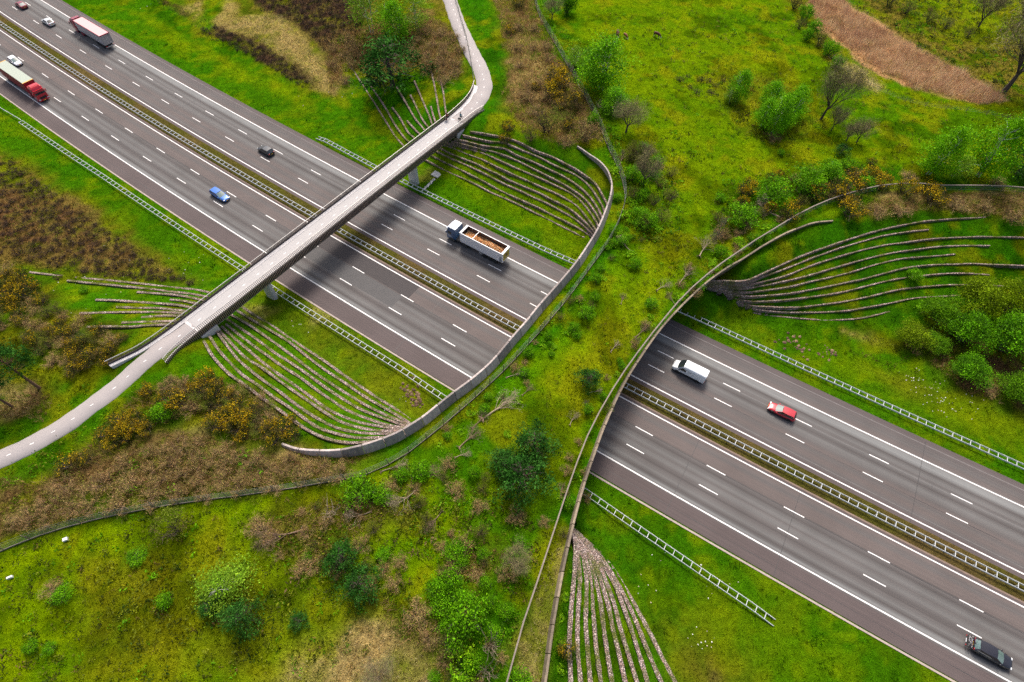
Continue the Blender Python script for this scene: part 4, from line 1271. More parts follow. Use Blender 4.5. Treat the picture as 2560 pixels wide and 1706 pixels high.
def fence(label, ctr, h=1.7, gap=3.2, top_rail=False, net=True, group=None, lean=0.0, base_rail=True):
    P = smooth_line(ctr, 0.8); d = np.concatenate([[0], np.cumsum(np.linalg.norm(np.diff(P, axis=0), axis=1))])
    mid = P[len(P) // 2]; z0 = float(surf_z(np.array([mid[0]]), np.array([mid[1]]))[0])
    root = empty("fence", (float(mid[0]), float(mid[1]), z0), 0, label, 'fence', group)
    Z = surf_z(P[:, 0], P[:, 1]) - z0
    post = None; rj = random.Random(3)
    ws = np.arange(0, d[-1], gap)
    for w in ws:
        x, y, z = (np.interp(w, d, P[:, 0]), np.interp(w, d, P[:, 1]), np.interp(w, d, Z))
        if post is None:
            pb = MB(); pb.tube([(0, 0, -0.3), (0, 0, h), (0, 0, h + 0.12)], [0.065, 0.055, 0.05], 6); post = pb.build("post", M_WOOD, root); po = post
        else:
            po = post.copy(); COLL.objects.link(po); po.parent = root
        po.location = (x - mid[0], y - mid[1], z); po.rotation_euler = (rj.uniform(-.06, .06), rj.uniform(-.06, .06), rj.uniform(0, 6))
    hw = MB(); levels = [0.35, 0.7, 1.05, 1.4, h - 0.05] if not top_rail else [0.5, h * 0.7]
    for lv in levels:
        if lv > h: continue
        hw.tube([(P[i, 0] - mid[0], P[i, 1] - mid[1], Z[i] + lv) for i in range(0, len(P), 2)], 0.012, 4)
    hw.build("wires", M_WIRE, root)
    if base_rail:
        bb = MB()
        for i in range(0, len(P) - 4, 4):
            a, b = P[i], P[min(i + 4, len(P) - 1)]
            bb.bar((a[0] - mid[0], a[1] - mid[1], Z[i] + 0.12), (b[0] - mid[0], b[1] - mid[1], Z[min(i + 4, len(P) - 1)] + 0.12), 0.07, 0.22)
        bb.build("base_board", M_WOODP, root)
    if top_rail:
        bb = MB()
        for w in ws[:-1]:
            a = [np.interp(w, d, q) for q in (P[:, 0], P[:, 1], Z)]; b = [np.interp(min(w + gap, d[-1]), d, q) for q in (P[:, 0], P[:, 1], Z)]
            bb.bar((a[0] - mid[0], a[1] - mid[1], a[2] + h), (b[0] - mid[0], b[1] - mid[1], b[2] + h), 0.18, 0.18)
        bb.build("top_rail", M_WOODP, root)
    if net:
        V = []; 
        for i in range(len(P)):
            V.append((P[i, 0] - mid[0], P[i, 1] - mid[1], Z[i] + 0.05)); V.append((P[i, 0] - mid[0], P[i, 1] - mid[1], Z[i] + h * (0.62 if not top_rail else .95)))
        nb = MB(); nb.add(V, [(2 * i, 2 * i + 2, 2 * i + 3, 2 * i + 1) for i in range(len(P) - 1)]); nb.build("netting", M_NET, root)
    return root
def trace(pts): return [GTD(a, b)[:2] for a, b in pts]
fence('long post and net fence behind the left parapet, running on below the brambles',
      trace([(1222, -30), (1240, 40), (1290, 128), (1330, 200), (1372, 280), (1393, 330), (1415, 378), (1433, 430), (1432, 480), (1404, 548), (1352, 622), (1290, 705), (1202, 806), (1110, 898), (1010, 985),
             (930, 1047), (850, 1088), (790, 1103), (600, 1133), (400, 1160), (240, 1190), (120, 1222), (0, 1268), (-60, 1300)]), 1.9, 3.1)
fence('timber railed fence along the right edge of the overpass',
      trace([(1150, 1620), (1170, 1552), (1190, 1470), (1222, 1375), (1268, 1235), (1306, 1120), (1352, 1000), (1420, 880), (1500, 770), (1580, 678), (1680, 598), (1762, 545), (1852, 492), (1950, 455), (2060, 436), (2200, 440), (2400, 452)]), 1.5, 4.2, top_rail=True, base_rail=False)
fence('thin wire fence along the left side of the far cycle path', trace([(1040, -20), (1060, 50), (1074, 100), (1083, 150), (1089, 195)]), 1.3, 2.5, net=True, base_rail=False)
fence('low wire fence at the foot of the reed bed', trace([(1880, 95), (1935, 160), (1985, 190), (2030, 215), (2120, 245), (2250, 262), (2400, 290)]), 1.1, 4.5, net=False, base_rail=False)

# small things on the verges
mb = MB()
x, y, z = GTD(1003, 402); a = heading(4)
mb.box((0, 0, 0.05), (1.9, 1.5, 0.28), a); 
ob = mb.build("drain_cover", M_CONC_L, loc=(x, y, z)); tag(ob, 'square concrete drain cover on the grass beside the far bridge pier', 'drain')
mb = MB()
g0 = G(1086, 449); g1 = G(1063, 472)
for i in range(9):
    w = i / 8; mb.box((g0[0] * (1 - w) + g1[0] * w + random.uniform(-.1, .1), g0[1] * (1 - w) + g1[1] * w + random.uniform(-.1, .1), 0.03), (0.55, 0.42, 0.12), random.uniform(0, 3))
tag(mb.build("drain_gutter", M_CONC_L), 'broken white stone gutter leading from the drain cover to the guard rail', 'gutter')
for (px, py, sx, sy, lab) in ((153, 1241, .5, .42, 'white plastic tub lying in the meadow below the fence'), (26, 1328, .6, .26, 'white oblong block lying in the meadow at the left edge')):
    x, y, z = GTD(px, py); mb = MB()
    mb.box((0, 0, .22), (sx, sy, .3), .5); mb.box((0, 0, .40), (sx * .8, sy * .75, .06), .5)
    tag(mb.build("trough", pm("white_plastic", (0.8, 0.8, 0.78), rough=0.5, var=.05), loc=(x, y, z)), lab, 'trough')

# ------------------------------------------------------------------ vehicles
def paint(name, col, metallic=0.0):
    return pm(name, col, rough=0.30, var=0.03, scale=1.0, metallic=metallic, coat=0.6)
M_GLASS = pm("dark_glass", (0.018, 0.024, 0.026), rough=0.06, var=0.02, spec=0.9)
M_GLASS_L = pm("sky_lit_glass", (0.10, 0.16, 0.15), rough=0.05, var=0.02, spec=1.0, coat=1.0)
M_TYRE = pm("tyre_rubber", (0.018, 0.018, 0.018), rough=0.9, var=0.1)
M_RIM = pm("alloy_rim", (0.55, 0.55, 0.56), rough=0.35, var=0.05, metallic=0.7)
M_BLACK = pm("black_trim", (0.015, 0.015, 0.016), rough=0.6, var=0.1)
M_RED_L = pm("red_lens", (0.45, 0.01, 0.02), rough=0.2, var=0.02, coat=0.5)
M_HEAD = pm("headlamp_glass", (0.7, 0.72, 0.72), rough=0.12, var=0.02, coat=0.8)
M_YEL = pm("yellow_plate", (0.75, 0.50, 0.03), rough=0.5, var=0.03)
M_WHITE = pm("white_plate", (0.8, 0.8, 0.8), rough=0.5, var=0.03)
M_CHASSIS = pm("chassis_grey", (0.04, 0.04, 0.042), rough=0.7, var=0.2)

def sup_ring(x, w, zb, zt, p=4.0, n=20, tuck=0.0):
    r = []
    zc, h = (zb + zt) / 2, (zt - zb) / 2
    for i in range(n):
        a = 2 * math.pi * (i + .5) / n
        c, s = math.cos(a), math.sin(a)
        y = w * math.copysign(abs(c) ** (2 / p), c); z = zc + h * math.copysign(abs(s) ** (2 / p), s)
        k = (z - zb) / (zt - zb)
        y *= 1 - tuck * k * k
        r.append((x, y, z))
    return r

def wheel(root, x, y, r=0.32, w=0.21, rim=M_RIM):
    t = MB(); t.lathe([(r * .62, -w / 2), (r * .9, -w / 2), (r, -w * .35), (r, w * .35), (r * .9, w / 2), (r * .62, w / 2)], n=20)
    tr = t.build("wheel", M_TYRE, root, smooth=True, loc=(x, y, r))
    m = MB(); sg = 1 if y > 0 else -1
    m.lathe([(0.001, sg * w * .44), (r * .2, sg * w * .5), (r * .3, sg * w * .42), (r * .6, sg * w * .49), (r * .64, sg * w * .3), (r * .6, -sg * w * .3), (0.001, -sg * w * .3)], n=18)
    m.build("rim", rim, tr, smooth=False)
    return tr

CARS = {
 # stations: (x/L, half width/W*2, top z); cabin: base rear, roof rear, roof front, base front (x/L), roof height, roof half width factor
 'hatch': dict(L=4.15, W=1.76, H=1.48, st=[(-.5, .74, .78), (-.485, .88, .92), (-.45, .96, .97), (-.3, 1, .97), (0, 1, .95), (.2, .99, .94), (.26, .98, .93), (.36, .95, .87), (.44, .88, .78), (.485, .76, .69), (.5, .64, .6)], cab=(-.47, -.36, .02, .235), rw=.74),
 'estate': dict(L=4.6, W=1.8, H=1.47, st=[(-.5, .76, .80), (-.488, .90, .94), (-.45, .97, .98), (-.3, 1, .97), (0, 1, .95), (.18, .99, .94), (.24, .98, .92), (.36, .95, .86), (.44, .88, .77), (.487, .76, .68), (.5, .62, .6)], cab=(-.475, -.40, .01, .215), rw=.76),
 'saloon': dict(L=4.55, W=1.8, H=1.44, st=[(-.5, .74, .80), (-.487, .88, .95), (-.42, .97, 1.0), (-.3, 1, .99), (0, 1, .95), (.2, .99, .93), (.25, .98, .92), (.36, .95, .86), (.44, .88, .77), (.486, .76, .68), (.5, .62, .6)], cab=(-.44, -.26, .02, .23), rw=.72),
 'coupe': dict(L=4.5, W=1.82, H=1.38, st=[(-.5, .74, .78), (-.486, .88, .93), (-.42, .97, .98), (-.3, 1, .97), (0, 1, .93), (.2, .99, .9), (.25, .98, .9), (.36, .95, .84), (.44, .88, .75), (.486, .76, .66), (.5, .62, .58)], cab=(-.43, -.18, .02, .235), rw=.70),
}
def car(kind, label, mat, s, t, fwd, roof=None, glass=M_GLASS, rear_glass=None, plate=True, name='car', cat='car', front_glass=None, scale=1.0):
    c = CARS[kind]; L, W, H = c['L'], c['W'], c['H']
    x, y = ST(s, t); a = heading(s) + (0 if fwd > 0 else math.pi)
    root = empty(name, (float(x), float(y), 0.004), a, label, cat)
    if scale != 1: root.scale = (scale,) * 3
    mb = MB(); rings = []
    for fx, fw, zt in c['st']:
        zb = 0.30 + (0.10 if abs(fx) > .47 else 0.0) - 0.06
        rings.append(sup_ring(fx * L, fw * W / 2, zb, zt, p=3.6, n=24, tuck=.07))
    # finer stations
    fine = []
    for i in range(len(rings) - 1):
        for k in (0, .5):
            fine.append([tuple(p[j] * (1 - k) + q[j] * k for j in range(3)) for p, q in zip(rings[i], rings[i + 1])])
    fine.append(rings[-1]); mb.loft(fine)
    # wheel arches
    for wx in (-.30, .305):
        for sg in (-1, 1):
            mb.lathe([(0.0, sg * (W / 2 - .16)), (.37, sg * (W / 2 - .16)), (.375, sg * (W / 2 + .006)), (.30, sg * (W / 2 + .008)), (0.0, sg * (W / 2 + .004))], c=(wx * L, 0, .33), n=20, mi=1)
    # sill and bumpers
    mb.box((0, 0, .26), (L * .86, W * .93, .16), mi=1)
    body = mb.build("body", [mat, M_BLACK], root, smooth=True)
    br, rr, rf, bf = [v * L for v in c['cab']]
    wb, wr = W / 2 * .93, W / 2 * c['rw']
    zb = .93; zt = H - .05
    def P(x_, y_, z_): return (x_, y_, z_)
    base = {'rl': P(br, wb * .90, zb), 'rr': P(br, -wb * .90, zb), 'fl': P(bf, wb * .92, zb - .02), 'fr': P(bf, -wb * .92, zb - .02)}
    top = {'rl': P(rr, wr * .94, zt - .02), 'rr': P(rr, -wr * .94, zt - .02), 'fl': P(rf, wr * .93, zt - .01), 'fr': P(rf, -wr * .93, zt - .01)}
    mid_b = P(0, wb, zb); mid_t = P((rr + rf) / 2, wr * 1.02, zt + .01)
    def quad(nm, pts, m):
        q = MB(); q.add(pts, [tuple(range(len(pts)))]); return q.build(nm, m, root)
    g2 = front_glass or glass
    def arc(a_, b_, bulge, ax):
        out = []
        for k in np.linspace(0, 1, 7):
            p = [a_[j] * (1 - k) + b_[j] * k for j in range(3)]; p[ax] += bulge * 4 * k * (1 - k); out.append(tuple(p))
        return out
    lo = arc(base['fr'], base['fl'], .16, 0); hi = arc(top['fr'], top['fl'], .10, 0)
    q = MB(); q.loft([lo, hi], closed=False, cap=False); q.build("windscreen", g2, root, smooth=True)
    lo = arc(base['rl'], base['rr'], -.10, 0); hi = arc(top['rl'], top['rr'], -.06, 0)
    q = MB(); q.loft([lo, hi], closed=False, cap=False); q.build("rear_window", rear_glass or glass, root, smooth=True)
    for sg in (1, -1):
        k = 'l' if sg > 0 else 'r'
        b0, b1, t0, t1 = base['r' + k], base['f' + k], top['r' + k], top['f' + k]
        mb_ = (0, sg * wb, zb); mt_ = ((rr + rf) / 2, sg * wr * 1.02, zt + .01)
        q = MB(); q.add([b0, mb_, b1, t1, mt_, t0], [(0, 1, 4, 5), (1, 2, 3, 4)]); q.build("side_window", glass, root)
    # roof and pillars in body colour
    rb = MB(); rings = []
    for k in np.linspace(0, 1, 9):
        xx = rr - .04 + (rf - rr + .08) * k
        wid = wr * (0.93 + .10 * math.sin(k * math.pi)); crown = .05 * math.sin(k * math.pi) + .0
        ring = []
        for yy in np.linspace(-1, 1, 9):
            ring.append((xx, yy * wid, zt + crown * .6 + .045 * (1 - yy * yy)))
        for yy in np.linspace(1, -1, 9):
            ring.append((xx, yy * wid * .97, zt - .04))
        rings.append(ring)
    rb.loft(rings)
    rb.build("roof", roof or mat, root, smooth=True)
    pb = MB()
    for sg in (1, -1):
        k = 'l' if sg > 0 else 'r'
        pb.bar(base['f' + k], top['f' + k], .07, .05); 
        pb.bar(base['r' + k], top['r' + k], .20 if kind != 'saloon' else .14, .07)
        pb.bar((-.02 * L, sg * wb * 1.0, zb), ((rr + rf) / 2 - .03, sg * wr * 1.025, zt), .07, .03)
    pb.build("pillars", mat, root)
    for sg in (1, -1):
        m = MB(); m.loft([sup_ring(.15 * L, .03, .93, .98, 3, 10), sup_ring(.165 * L, .10, .90, 1.02, 3, 10), sup_ring(.19 * L, .08, .92, 1.0, 3, 10)])
        m.build("wing_mirror", mat, root, smooth=True, loc=(0, sg * (W / 2 + .06), 0))
        h = MB(); h.loft([sup_ring(.452 * L, .19, .60, .72, 3, 12), sup_ring(.482 * L, .17, .58, .69, 3, 12)])
        h.build("headlight", M_HEAD, root, smooth=True, loc=(0, sg * W * .33, .015))
        tl = MB(); tl.loft([sup_ring(-.492 * L, .13, .70, .92, 3, 12), sup_ring(-.475 * L, .15, .70, .94, 3, 12)])
        tl.build("taillight", M_RED_L, root, smooth=True, loc=(-.02, sg * W * .36, .0))
    if plate:
        m = MB(); m.box((-.5 * L - .012, 0, .66), (.02, .50, .11)); m.build("number_plate", M_YEL, root)
        m = MB(); m.box((.5 * L + .012, 0, .46), (.02, .50, .11)); m.build("number_plate", M_YEL, root)
    m = MB(); m.box((.492 * L, 0, .52), (.03, W * .5, .10)); m.build("grille", M_BLACK, root)
    for wx in (-.30, .305):
        for sg in (-1, 1): wheel(root, wx * L, sg * (W / 2 - .10))
    return root

car('coupe', 'dark red car leaving at the top left corner', paint("dark_red_paint", (0.22, 0.008, 0.03)), -137.2, 20.4, -1, roof=paint("dark_red_roof", (0.22, 0.008, 0.03)), glass=M_GLASS, front_glass=M_GLASS_L, rear_glass=M_GLASS_L)
car('saloon', 'silver hatchback following the dark red car at the top left', paint("silver_paint", (0.58, 0.60, 0.62), 0.3), -122.3, 20.45, -1)
car('hatch', 'white car beside the red lorry on the near carriageway', paint("white_paint", (0.80, 0.81, 0.82)), -109.6, 5.35, 1, front_glass=M_GLASS_L)
car('hatch', 'small black car left of the cycle bridge', paint("black_paint", (0.010, 0.010, 0.012)), -31.6, 20.45, -1, roof=paint("grey_black_roof", (0.05, 0.055, 0.06)), rear_glass=M_GLASS)
car('estate', 'blue estate car on the near carriageway left of the cycle bridge', paint("blue_paint", (0.03, 0.14, 0.46), 0.15), -28.0, 5.15, 1, front_glass=M_GLASS_L)
RC = car('estate', 'red estate car behind the white van right of the overpass', paint("red_paint", (0.42, 0.012, 0.025)), 86.6, 21.9, -1, front_glass=M_GLASS_L, scale=0.95)
BC = car('estate', 'black estate car carrying bicycles at the bottom right corner', paint("black_blue_paint", (0.014, 0.013, 0.018)), 119.6, 1.95, 1, glass=M_GLASS, front_glass=M_GLASS_L, rear_glass=M_GLASS_L)
m = MB(); L = 4.6
m.bar((-L / 2 - .05, -.45, .55), (-L / 2 - .75, -.45, .55), .06, .06); m.bar((-L / 2 - .05, .45, .55), (-L / 2 - .75, .45, .55), .06, .06)
for q in (.25, .6): m.bar((-L / 2 - q, -.75, .58), (-L / 2 - q, .75, .58), .10, .05)
m.bar((-L / 2 - .12, 0, .55), (-L / 2 - .12, 0, 1.25), .06, .06)
m.build("bicycle_rack", M_BLACK, BC)
m = MB(); m.box((-L / 2 - .80, 0, .62), (.03, .52, .12)); m.box((-L / 2 - .80, .62, .62), (.03, .16, .12), mi=1); m.box((-L / 2 - .80, -.62, .62), (.03, .16, .12), mi=1)
m.build("light_board", [M_WHITE, M_RED_L], BC)

def bicycle(label, loc, rz, frame, base=0.0, group=None, panniers=None):
    root = empty("bicycle", loc, rz, label, 'bicycle', group)
    for x in (-.52, .52):
        w = MB(); n = 20
        w.tube([(.33 * math.cos(2 * math.pi * k / n), 0, .33 * math.sin(2 * math.pi * k / n)) for k in range(n + 1)], .022, 5, cap=False)
        wh = w.build("wheel", M_TYRE, root, loc=(x, 0, .345))
        sp = MB()
        for k in range(8):
            aa = math.pi * k / 8; sp.tube([(-.32 * math.cos(aa), 0, -.32 * math.sin(aa)), (.32 * math.cos(aa), 0, .32 * math.sin(aa))], .004, 3)
        sp.build("spokes", M_RIM, wh)
    f = MB()
    bb, st_, hd = (-.06, 0, .30), (-.20, 0, .78), (.36, 0, .86)
    for a_, b_ in ((bb, st_), (bb, (.38, 0, .74)), (st_, hd), ((-.52, 0, .345), bb), ((-.52, 0, .345), st_), (hd, (.40, 0, .70))): f.tube([a_, b_], .02, 6)
    for sg in (-1, 1): f.tube([(.40, sg * .05, .72), (.52, sg * .05, .345)], .014, 5)
    f.tube([bb, (bb[0] + .12, .11, bb[2] - .12)], .012, 5); f.tube([bb, (bb[0] - .12, -.11, bb[2] + .12)], .012, 5)
    f.build("frame", frame, root)
    h = MB(); h.tube([hd, (.34, 0, 1.02)], .016, 6); h.tube([(.22, -.28, 1.02), (.34, -.16, 1.05), (.36, 0, 1.03), (.34, .16, 1.05), (.22, .28, 1.02)], .016, 6); h.build("handlebar", M_BLACK, root)
    sd = MB(); sd.tube([st_, (-.22, 0, .92)], .016, 6); sd.loft([sup_ring(-.36, .08, .91, .96, 3, 10), sup_ring(-.25, .08, .91, .97, 3, 10), sup_ring(-.10, .03, .92, .96, 3, 10)]); sd.build("saddle", M_BLACK, root)
    if panniers:
        for sg in (-1, 1):
            p = MB(); p.loft([sup_ring(-.74, .07, .38, .72, 4, 12), sup_ring(-.70, .10, .34, .76, 4, 12), sup_ring(-.40, .10, .34, .76, 4, 12), sup_ring(-.36, .07, .38, .72, 4, 12)])
            p.build("pannier", panniers, root, smooth=True, loc=(0, sg * .19, 0))
        p = MB(); p.box((-.55, 0, .79), (.42, .14, .02)); p.build("luggage_rack", M_BLACK, root)
    return root
ax, ay = ST(119.6, 1.95); ah = heading(119.6)
M_CAMO = pm("purple_bike_frame", (0.12, 0.02, 0.06), rough=0.35, var=0.1)
for off, lab, fr in ((.27, 'dark red bicycle on the black car rack, nearest the rear window', M_CAMO), (.62, 'white bicycle on the black car rack, farthest from the rear window', pm("white_bike_frame", (0.6, 0.6, 0.62), rough=.35))):
    xx = -2.3 - off
    bicycle(lab, (float(ax) + math.cos(ah) * xx, float(ay) + math.sin(ah) * xx, 0.61), ah + math.pi / 2 * (1 if off < .5 else -1), fr, group='bicycles on the car rack')

# --- white van
def van(label, s, t, fwd):
    L, W, H = 5.7, 1.98, 2.45
    x, y = ST(s, t); root = empty("van", (float(x), float(y), 0.004), heading(s) + (0 if fwd > 0 else math.pi), label, 'van')
    M_VW = paint("van_white", (0.80, 0.82, 0.83))
    mb = MB(); rings = []
    for xx, w, zb, zt in [(-L / 2, .93, .45, H - .12), (-L / 2 + .04, .985, .36, H - .03), (-L / 2 + .3, 1, .32, H), (0, 1, .32, H), (.75, 1, .32, H), (1.05, .985, .32, H - .05), (1.30, .98, .32, 2.1), (1.75, .97, .32, 1.55), (2.05, .96, .32, 1.27), (2.45, .93, .32, 1.10), (2.7, .84, .34, .93), (L / 2 - .02, .72, .38, .78), (L / 2, .6, .45, .68)]:
        rings.append(sup_ring(xx, w * W / 2, zb, zt, p=6.0, n=32, tuck=.10))
    mb.loft(rings)
    for wx in (-1.72, 1.75):
        for sg in (-1, 1): mb.lathe([(0, sg * .8), (.41, sg * .8), (.41, sg * .993), (.33, sg * .996), (0, sg * .99)], c=(wx, 0, .36), n=20, mi=1)
    mb.box((0, 0, .32), (L * .9, W * .95, .14), mi=1)
    mb.build("body", [M_VW, M_BLACK], root, smooth=True)
    q = MB(); a_ = [(1.10, yy * .78, 2.33 - .04 * yy * yy) for yy in np.linspace(-1, 1, 7)]; b_ = [(1.98 - .10 * yy * yy, yy * .88, 1.36) for yy in np.linspace(-1, 1, 7)]
    q.loft([a_, b_], closed=False, cap=False); o = q.build("windscreen", M_GLASS, root, smooth=True); o.location.x = .05; o.location.z = .045
    for sg in (1, -1):
        q = MB(); q.add([(.45, sg * .985, 1.28), (1.75, sg * .985, 1.28), (1.12, sg * .92, 1.98), (.45, sg * .925, 1.98)], [(0, 1, 2, 3)]); q.build("side_window", M_GLASS, root)
        q = MB(); q.loft([sup_ring(0, .03, 1.20, 1.50, 3, 10), sup_ring(.07, .11, 1.16, 1.56, 3, 10), sup_ring(.13, .08, 1.2, 1.5, 3, 10)]); q.build("wing_mirror", M_BLACK, root, loc=(1.55, sg * 1.10, 0))
        q = MB(); q.loft([sup_ring(2.52, .20, .82, 1.0, 3, 12), sup_ring(2.76, .17, .74, .92, 3, 12)]); q.build("headlight", M_HEAD, root, smooth=True, loc=(0, sg * .64, 0))
        q = MB(); q.box((-L / 2 - .01, sg * .86, 1.0), (.06, .16, .55)); q.build("taillight", M_RED_L, root)
        q = MB(); q.box((0, sg * .996, .62), (3.0, .03, .16)); q.build("side_strip", M_BLACK, root)
        # small grey lettering on the flank, too fine to read
        q = MB(); rj = random.Random(4)
        for row, (x0, n, hgt) in enumerate(((.20, 9, .07), (.05, 7, .045), (-.05, 11, .035))):
            xx = x0
            for k in range(n):
                w_ = rj.uniform(.03, .07); q.box((xx - w_ / 2, sg * .965, 1.78 - row * .16), (w_, .02, hgt)); xx -= w_ + .03
        q.build("lettering", pm("grey_lettering", (0.25, 0.27, 0.29), rough=.6), root)
    q = MB(); q.box((-L / 2 - .012, 0, .62), (.02, .52, .11)); q.build("number_plate", M_YEL, root)
    q = MB(); q.box((L / 2 - .06, 0, .66), (.08, 1.1, .18)); q.build("grille", M_BLACK, root)
    for k in (-1, 1):
        q = MB(); q.bar((1.99, .25 * k, 1.40), (1.72, .55 * k, 1.66), .03, .03); o = q.build("wiper", M_BLACK, root); o.location = (.06, 0, .05)
    for wx in (-1.72, 1.75):
        for sg in (-1, 1): wheel(root, wx, sg * .87, .35, .22)
    return root
van('white panel van right of the overpass', 70.9, 20.75, -1)

# --- lorries
def lorry(label, s_front, t, fwd, L, cabmat, cab_top, box, kind, cab_h=3.55, box_h=3.85):
    x, y = ST(s_front, t); a = heading(s_front - fwd * L / 2) + (0 if fwd > 0 else math.pi)
    root = empty("lorry", (float(x), float(y), 0.004), a, label, 'lorry')
    W = 2.5; cl = 2.25
    c = MB(); rings = []
    for xx, w, zb, zt in [(-cl, .97, .75, cab_h), (-cl + .1, 1, .7, cab_h), (-1.0, 1, .55, cab_h), (-.55, 1, .45, cab_h - .04), (-.38, .985, .40, cab_h - .22), (-.14, .975, .36, 2.45), (-.06, .97, .36, 1.75), (-.02, .96, .38, 1.5), (0, .90, .45, 1.3)]:
        rings.append(sup_ring(xx, w * W / 2, zb, zt, p=9, n=32))
    c.loft(rings)
    cab = c.build("cab", cabmat, root, smooth=True)
    if cab_top is not None:
        q = MB(); rings = []
        for xx, zt in [(-cl + .02, cab_h + .02), (-1.0, cab_h + .03), (-.55, cab_h + .0)]:
            rings.append([(xx, -1.18, zt - .08), (xx, -1.1, zt), (xx, 1.1, zt), (xx, 1.18, zt - .08)])
        q.loft(rings, closed=False, cap=False); o = q.build("cab_roof", cab_top, root); o.location.z = .015
    q = MB(); q.loft([[(-.30, yy * 1.12, cab_h - .72) for yy in np.linspace(-1, 1, 5)], [(-.09 - .02 * yy * yy, yy * 1.17, 1.85) for yy in np.linspace(-1, 1, 5)]], closed=False, cap=False)
    o = q.build("windscreen", M_GLASS, root); o.location.x = .075
    q = MB(); q.bar((-.16, -1.15, cab_h - .60), (-.16, 1.15, cab_h - .60), .26, .07); q.build("sun_visor", cabmat, root)
    for sg in (1, -1):
        q = MB(); q.add([(-1.25, sg * 1.258, 1.85), (-.30, sg * 1.25, 1.85), (-.42, sg * 1.25, 2.55), (-1.25, sg * 1.258, 2.6)], [(0, 1, 2, 3)]); q.build("side_window", M_GLASS, root)
        q = MB(); q.box((-.12, sg * 1.42, 2.25), (.16, .22, .62)); q.bar((-.2, sg * 1.25, 2.5), (-.12, sg * 1.42, 2.45), .04, .04); q.build("wing_mirror", cabmat, root)
        q = MB(); q.box((-.015, sg * .95, .72), (.06, .42, .20)); q.build("headlight", M_HEAD, root)
    q = MB(); q.box((.012, 0, 1.05), (.04, 1.5, .50)); q.build("grille", M_BLACK, root)
    q = MB(); q.box((.03, 0, .46), (.10, .52, .11)); q.build("number_plate", M_YEL, root)
    q = MB(); q.loft([sup_ring(-.28, 1.2, .32, .58, 5, 16), sup_ring(.02, 1.15, .34, .60, 5, 16)]); q.build("bumper", cabmat, root)
    q = MB(); q.box((-L / 2 - .8, 0, .85), (L - 2.0, .85, .22)); q.box((-3.2, 0, .8), (1.6, 2.1, .35)); q.box((-2.6, 0, .95), (.9, 2.3, .4)); q.build("chassis", M_CHASSIS, root)
    xb0, xb1 = -3.35, -L
    tx = [-1.35, -4.3] + [xb1 + 1.75, xb1 + 3.05, xb1 + 4.35]
    for k, xx in enumerate(tx):
        for sg in (-1, 1):
            wheel(root, xx, sg * 1.04, .50, .36, M_RIM)
    q = MB()
    for xx in tx[:2]:
        for sg in (-1, 1): q.lathe([(.53, sg * .84), (.58, sg * .84), (.58, sg * 1.24), (.53, sg * 1.24)], c=(xx, 0, .52), n=18)
    q.build("mudguard", cabmat if kind != 'tipper' else M_CHASSIS, root)
    zb = 1.25
    if kind == 'curtain':      # red side curtains, pale roof
        q = MB(); rings = []
        for xx in np.linspace(xb1 + .03, xb0 - .03, 30):
            bow = .02 * math.sin((xx - xb0) * 3.1)
            rings.append([(xx, -1.26 - bow, zb - .25), (xx, -1.26 - bow * .4, box_h - .06), (xx, 1.26 + bow * .4, box_h - .06), (xx, 1.26 + bow, zb - .25)])
        q.loft(rings); q.build("trailer_body", box['side'], root)
        q = MB(); q.box(((xb0 + xb1) / 2, 0, box_h - .02), (xb0 - xb1 - .55, 2.46, .07)); q.build("trailer_roof", box['roof'], root)
        q = MB(); q.box((xb0 - .14, 0, box_h - .02), (.28, 2.5, .09)); q.box((xb1 + .14, 0, box_h - .02), (.28, 2.5, .09)); q.build("roof_frame", box['frame'], root)
        q = MB(); rings = []
        for xx, zt in ((-cl + .2, cab_h + .02), (-1.5, cab_h + .28), (-.9, cab_h + .22), (-.6, cab_h + .02)): rings.append([(xx, -1.0, cab_h - .05), (xx, -.9, zt), (xx, .9, zt), (xx, 1.0, cab_h - .05)])
        q.loft(rings); q.build("wind_deflector", cabmat, root)
        q = MB(); q.box((xb1 - .02, 0, 2.4), (.04, 2.4, 2.6)); q.build("rear_doors", box['frame2'], root)
    else:
        wall = .09; M_IN = pm("worn_steel_inside", (0.10, 0.07, 0.055), rough=.7, var=.3, scale=1.5, metallic=.3)
        q = MB()
        for sg in (-1, 1): q.box(((xb0 + xb1) / 2, sg * (1.26 - wall / 2), (zb + box_h) / 2), (xb0 - xb1, wall, box_h - zb))
        q.box((xb0 - wall / 2, 0, (zb + box_h) / 2 + .02), (wall + .01, 2.33, box_h - zb - .04)); 
        q.box(((xb0 + xb1) / 2, 0, zb + .04), (xb0 - xb1 - .2, 2.32, .1))
        q.build("trailer_body", box['side'], root)
        if kind == 'tipper':
            q = MB()
            for sg in (-1, 1): q.box(((xb0 + xb1) / 2, sg * (1.26 - wall - .012), (zb + box_h) / 2 + .06), (xb0 - xb1 - .3, .012, box_h - zb - .2))
            q.box((xb0 - wall - .02, 0, (zb + box_h) / 2), (.012, 2.3, box_h - zb - .2))
            q.build("body_lining", M_IN, root)
            q = MB(); q.box((xb0 - .15, 0, box_h + .03), (.42, 2.50, .10)); q.box((xb1 + .16, 0, box_h + .03), (.44, 2.5, .10)); 
            q.box(((xb0 + xb1) / 2, -1.215, box_h + .02), (xb0 - xb1 - .8, .12, .06)); q.box(((xb0 + xb1) / 2, 1.215, box_h + .02), (xb0 - xb1 - .8, .12, .06)); q.build("top_rim", M_WHITE, root)
            q = MB(); q.tube([(xb0 - 2.9, -1.2, box_h - .05), (xb0 - 2.9, 1.2, box_h - .05)], .035, 6); q.build("cross_bar", M_RIM, root)
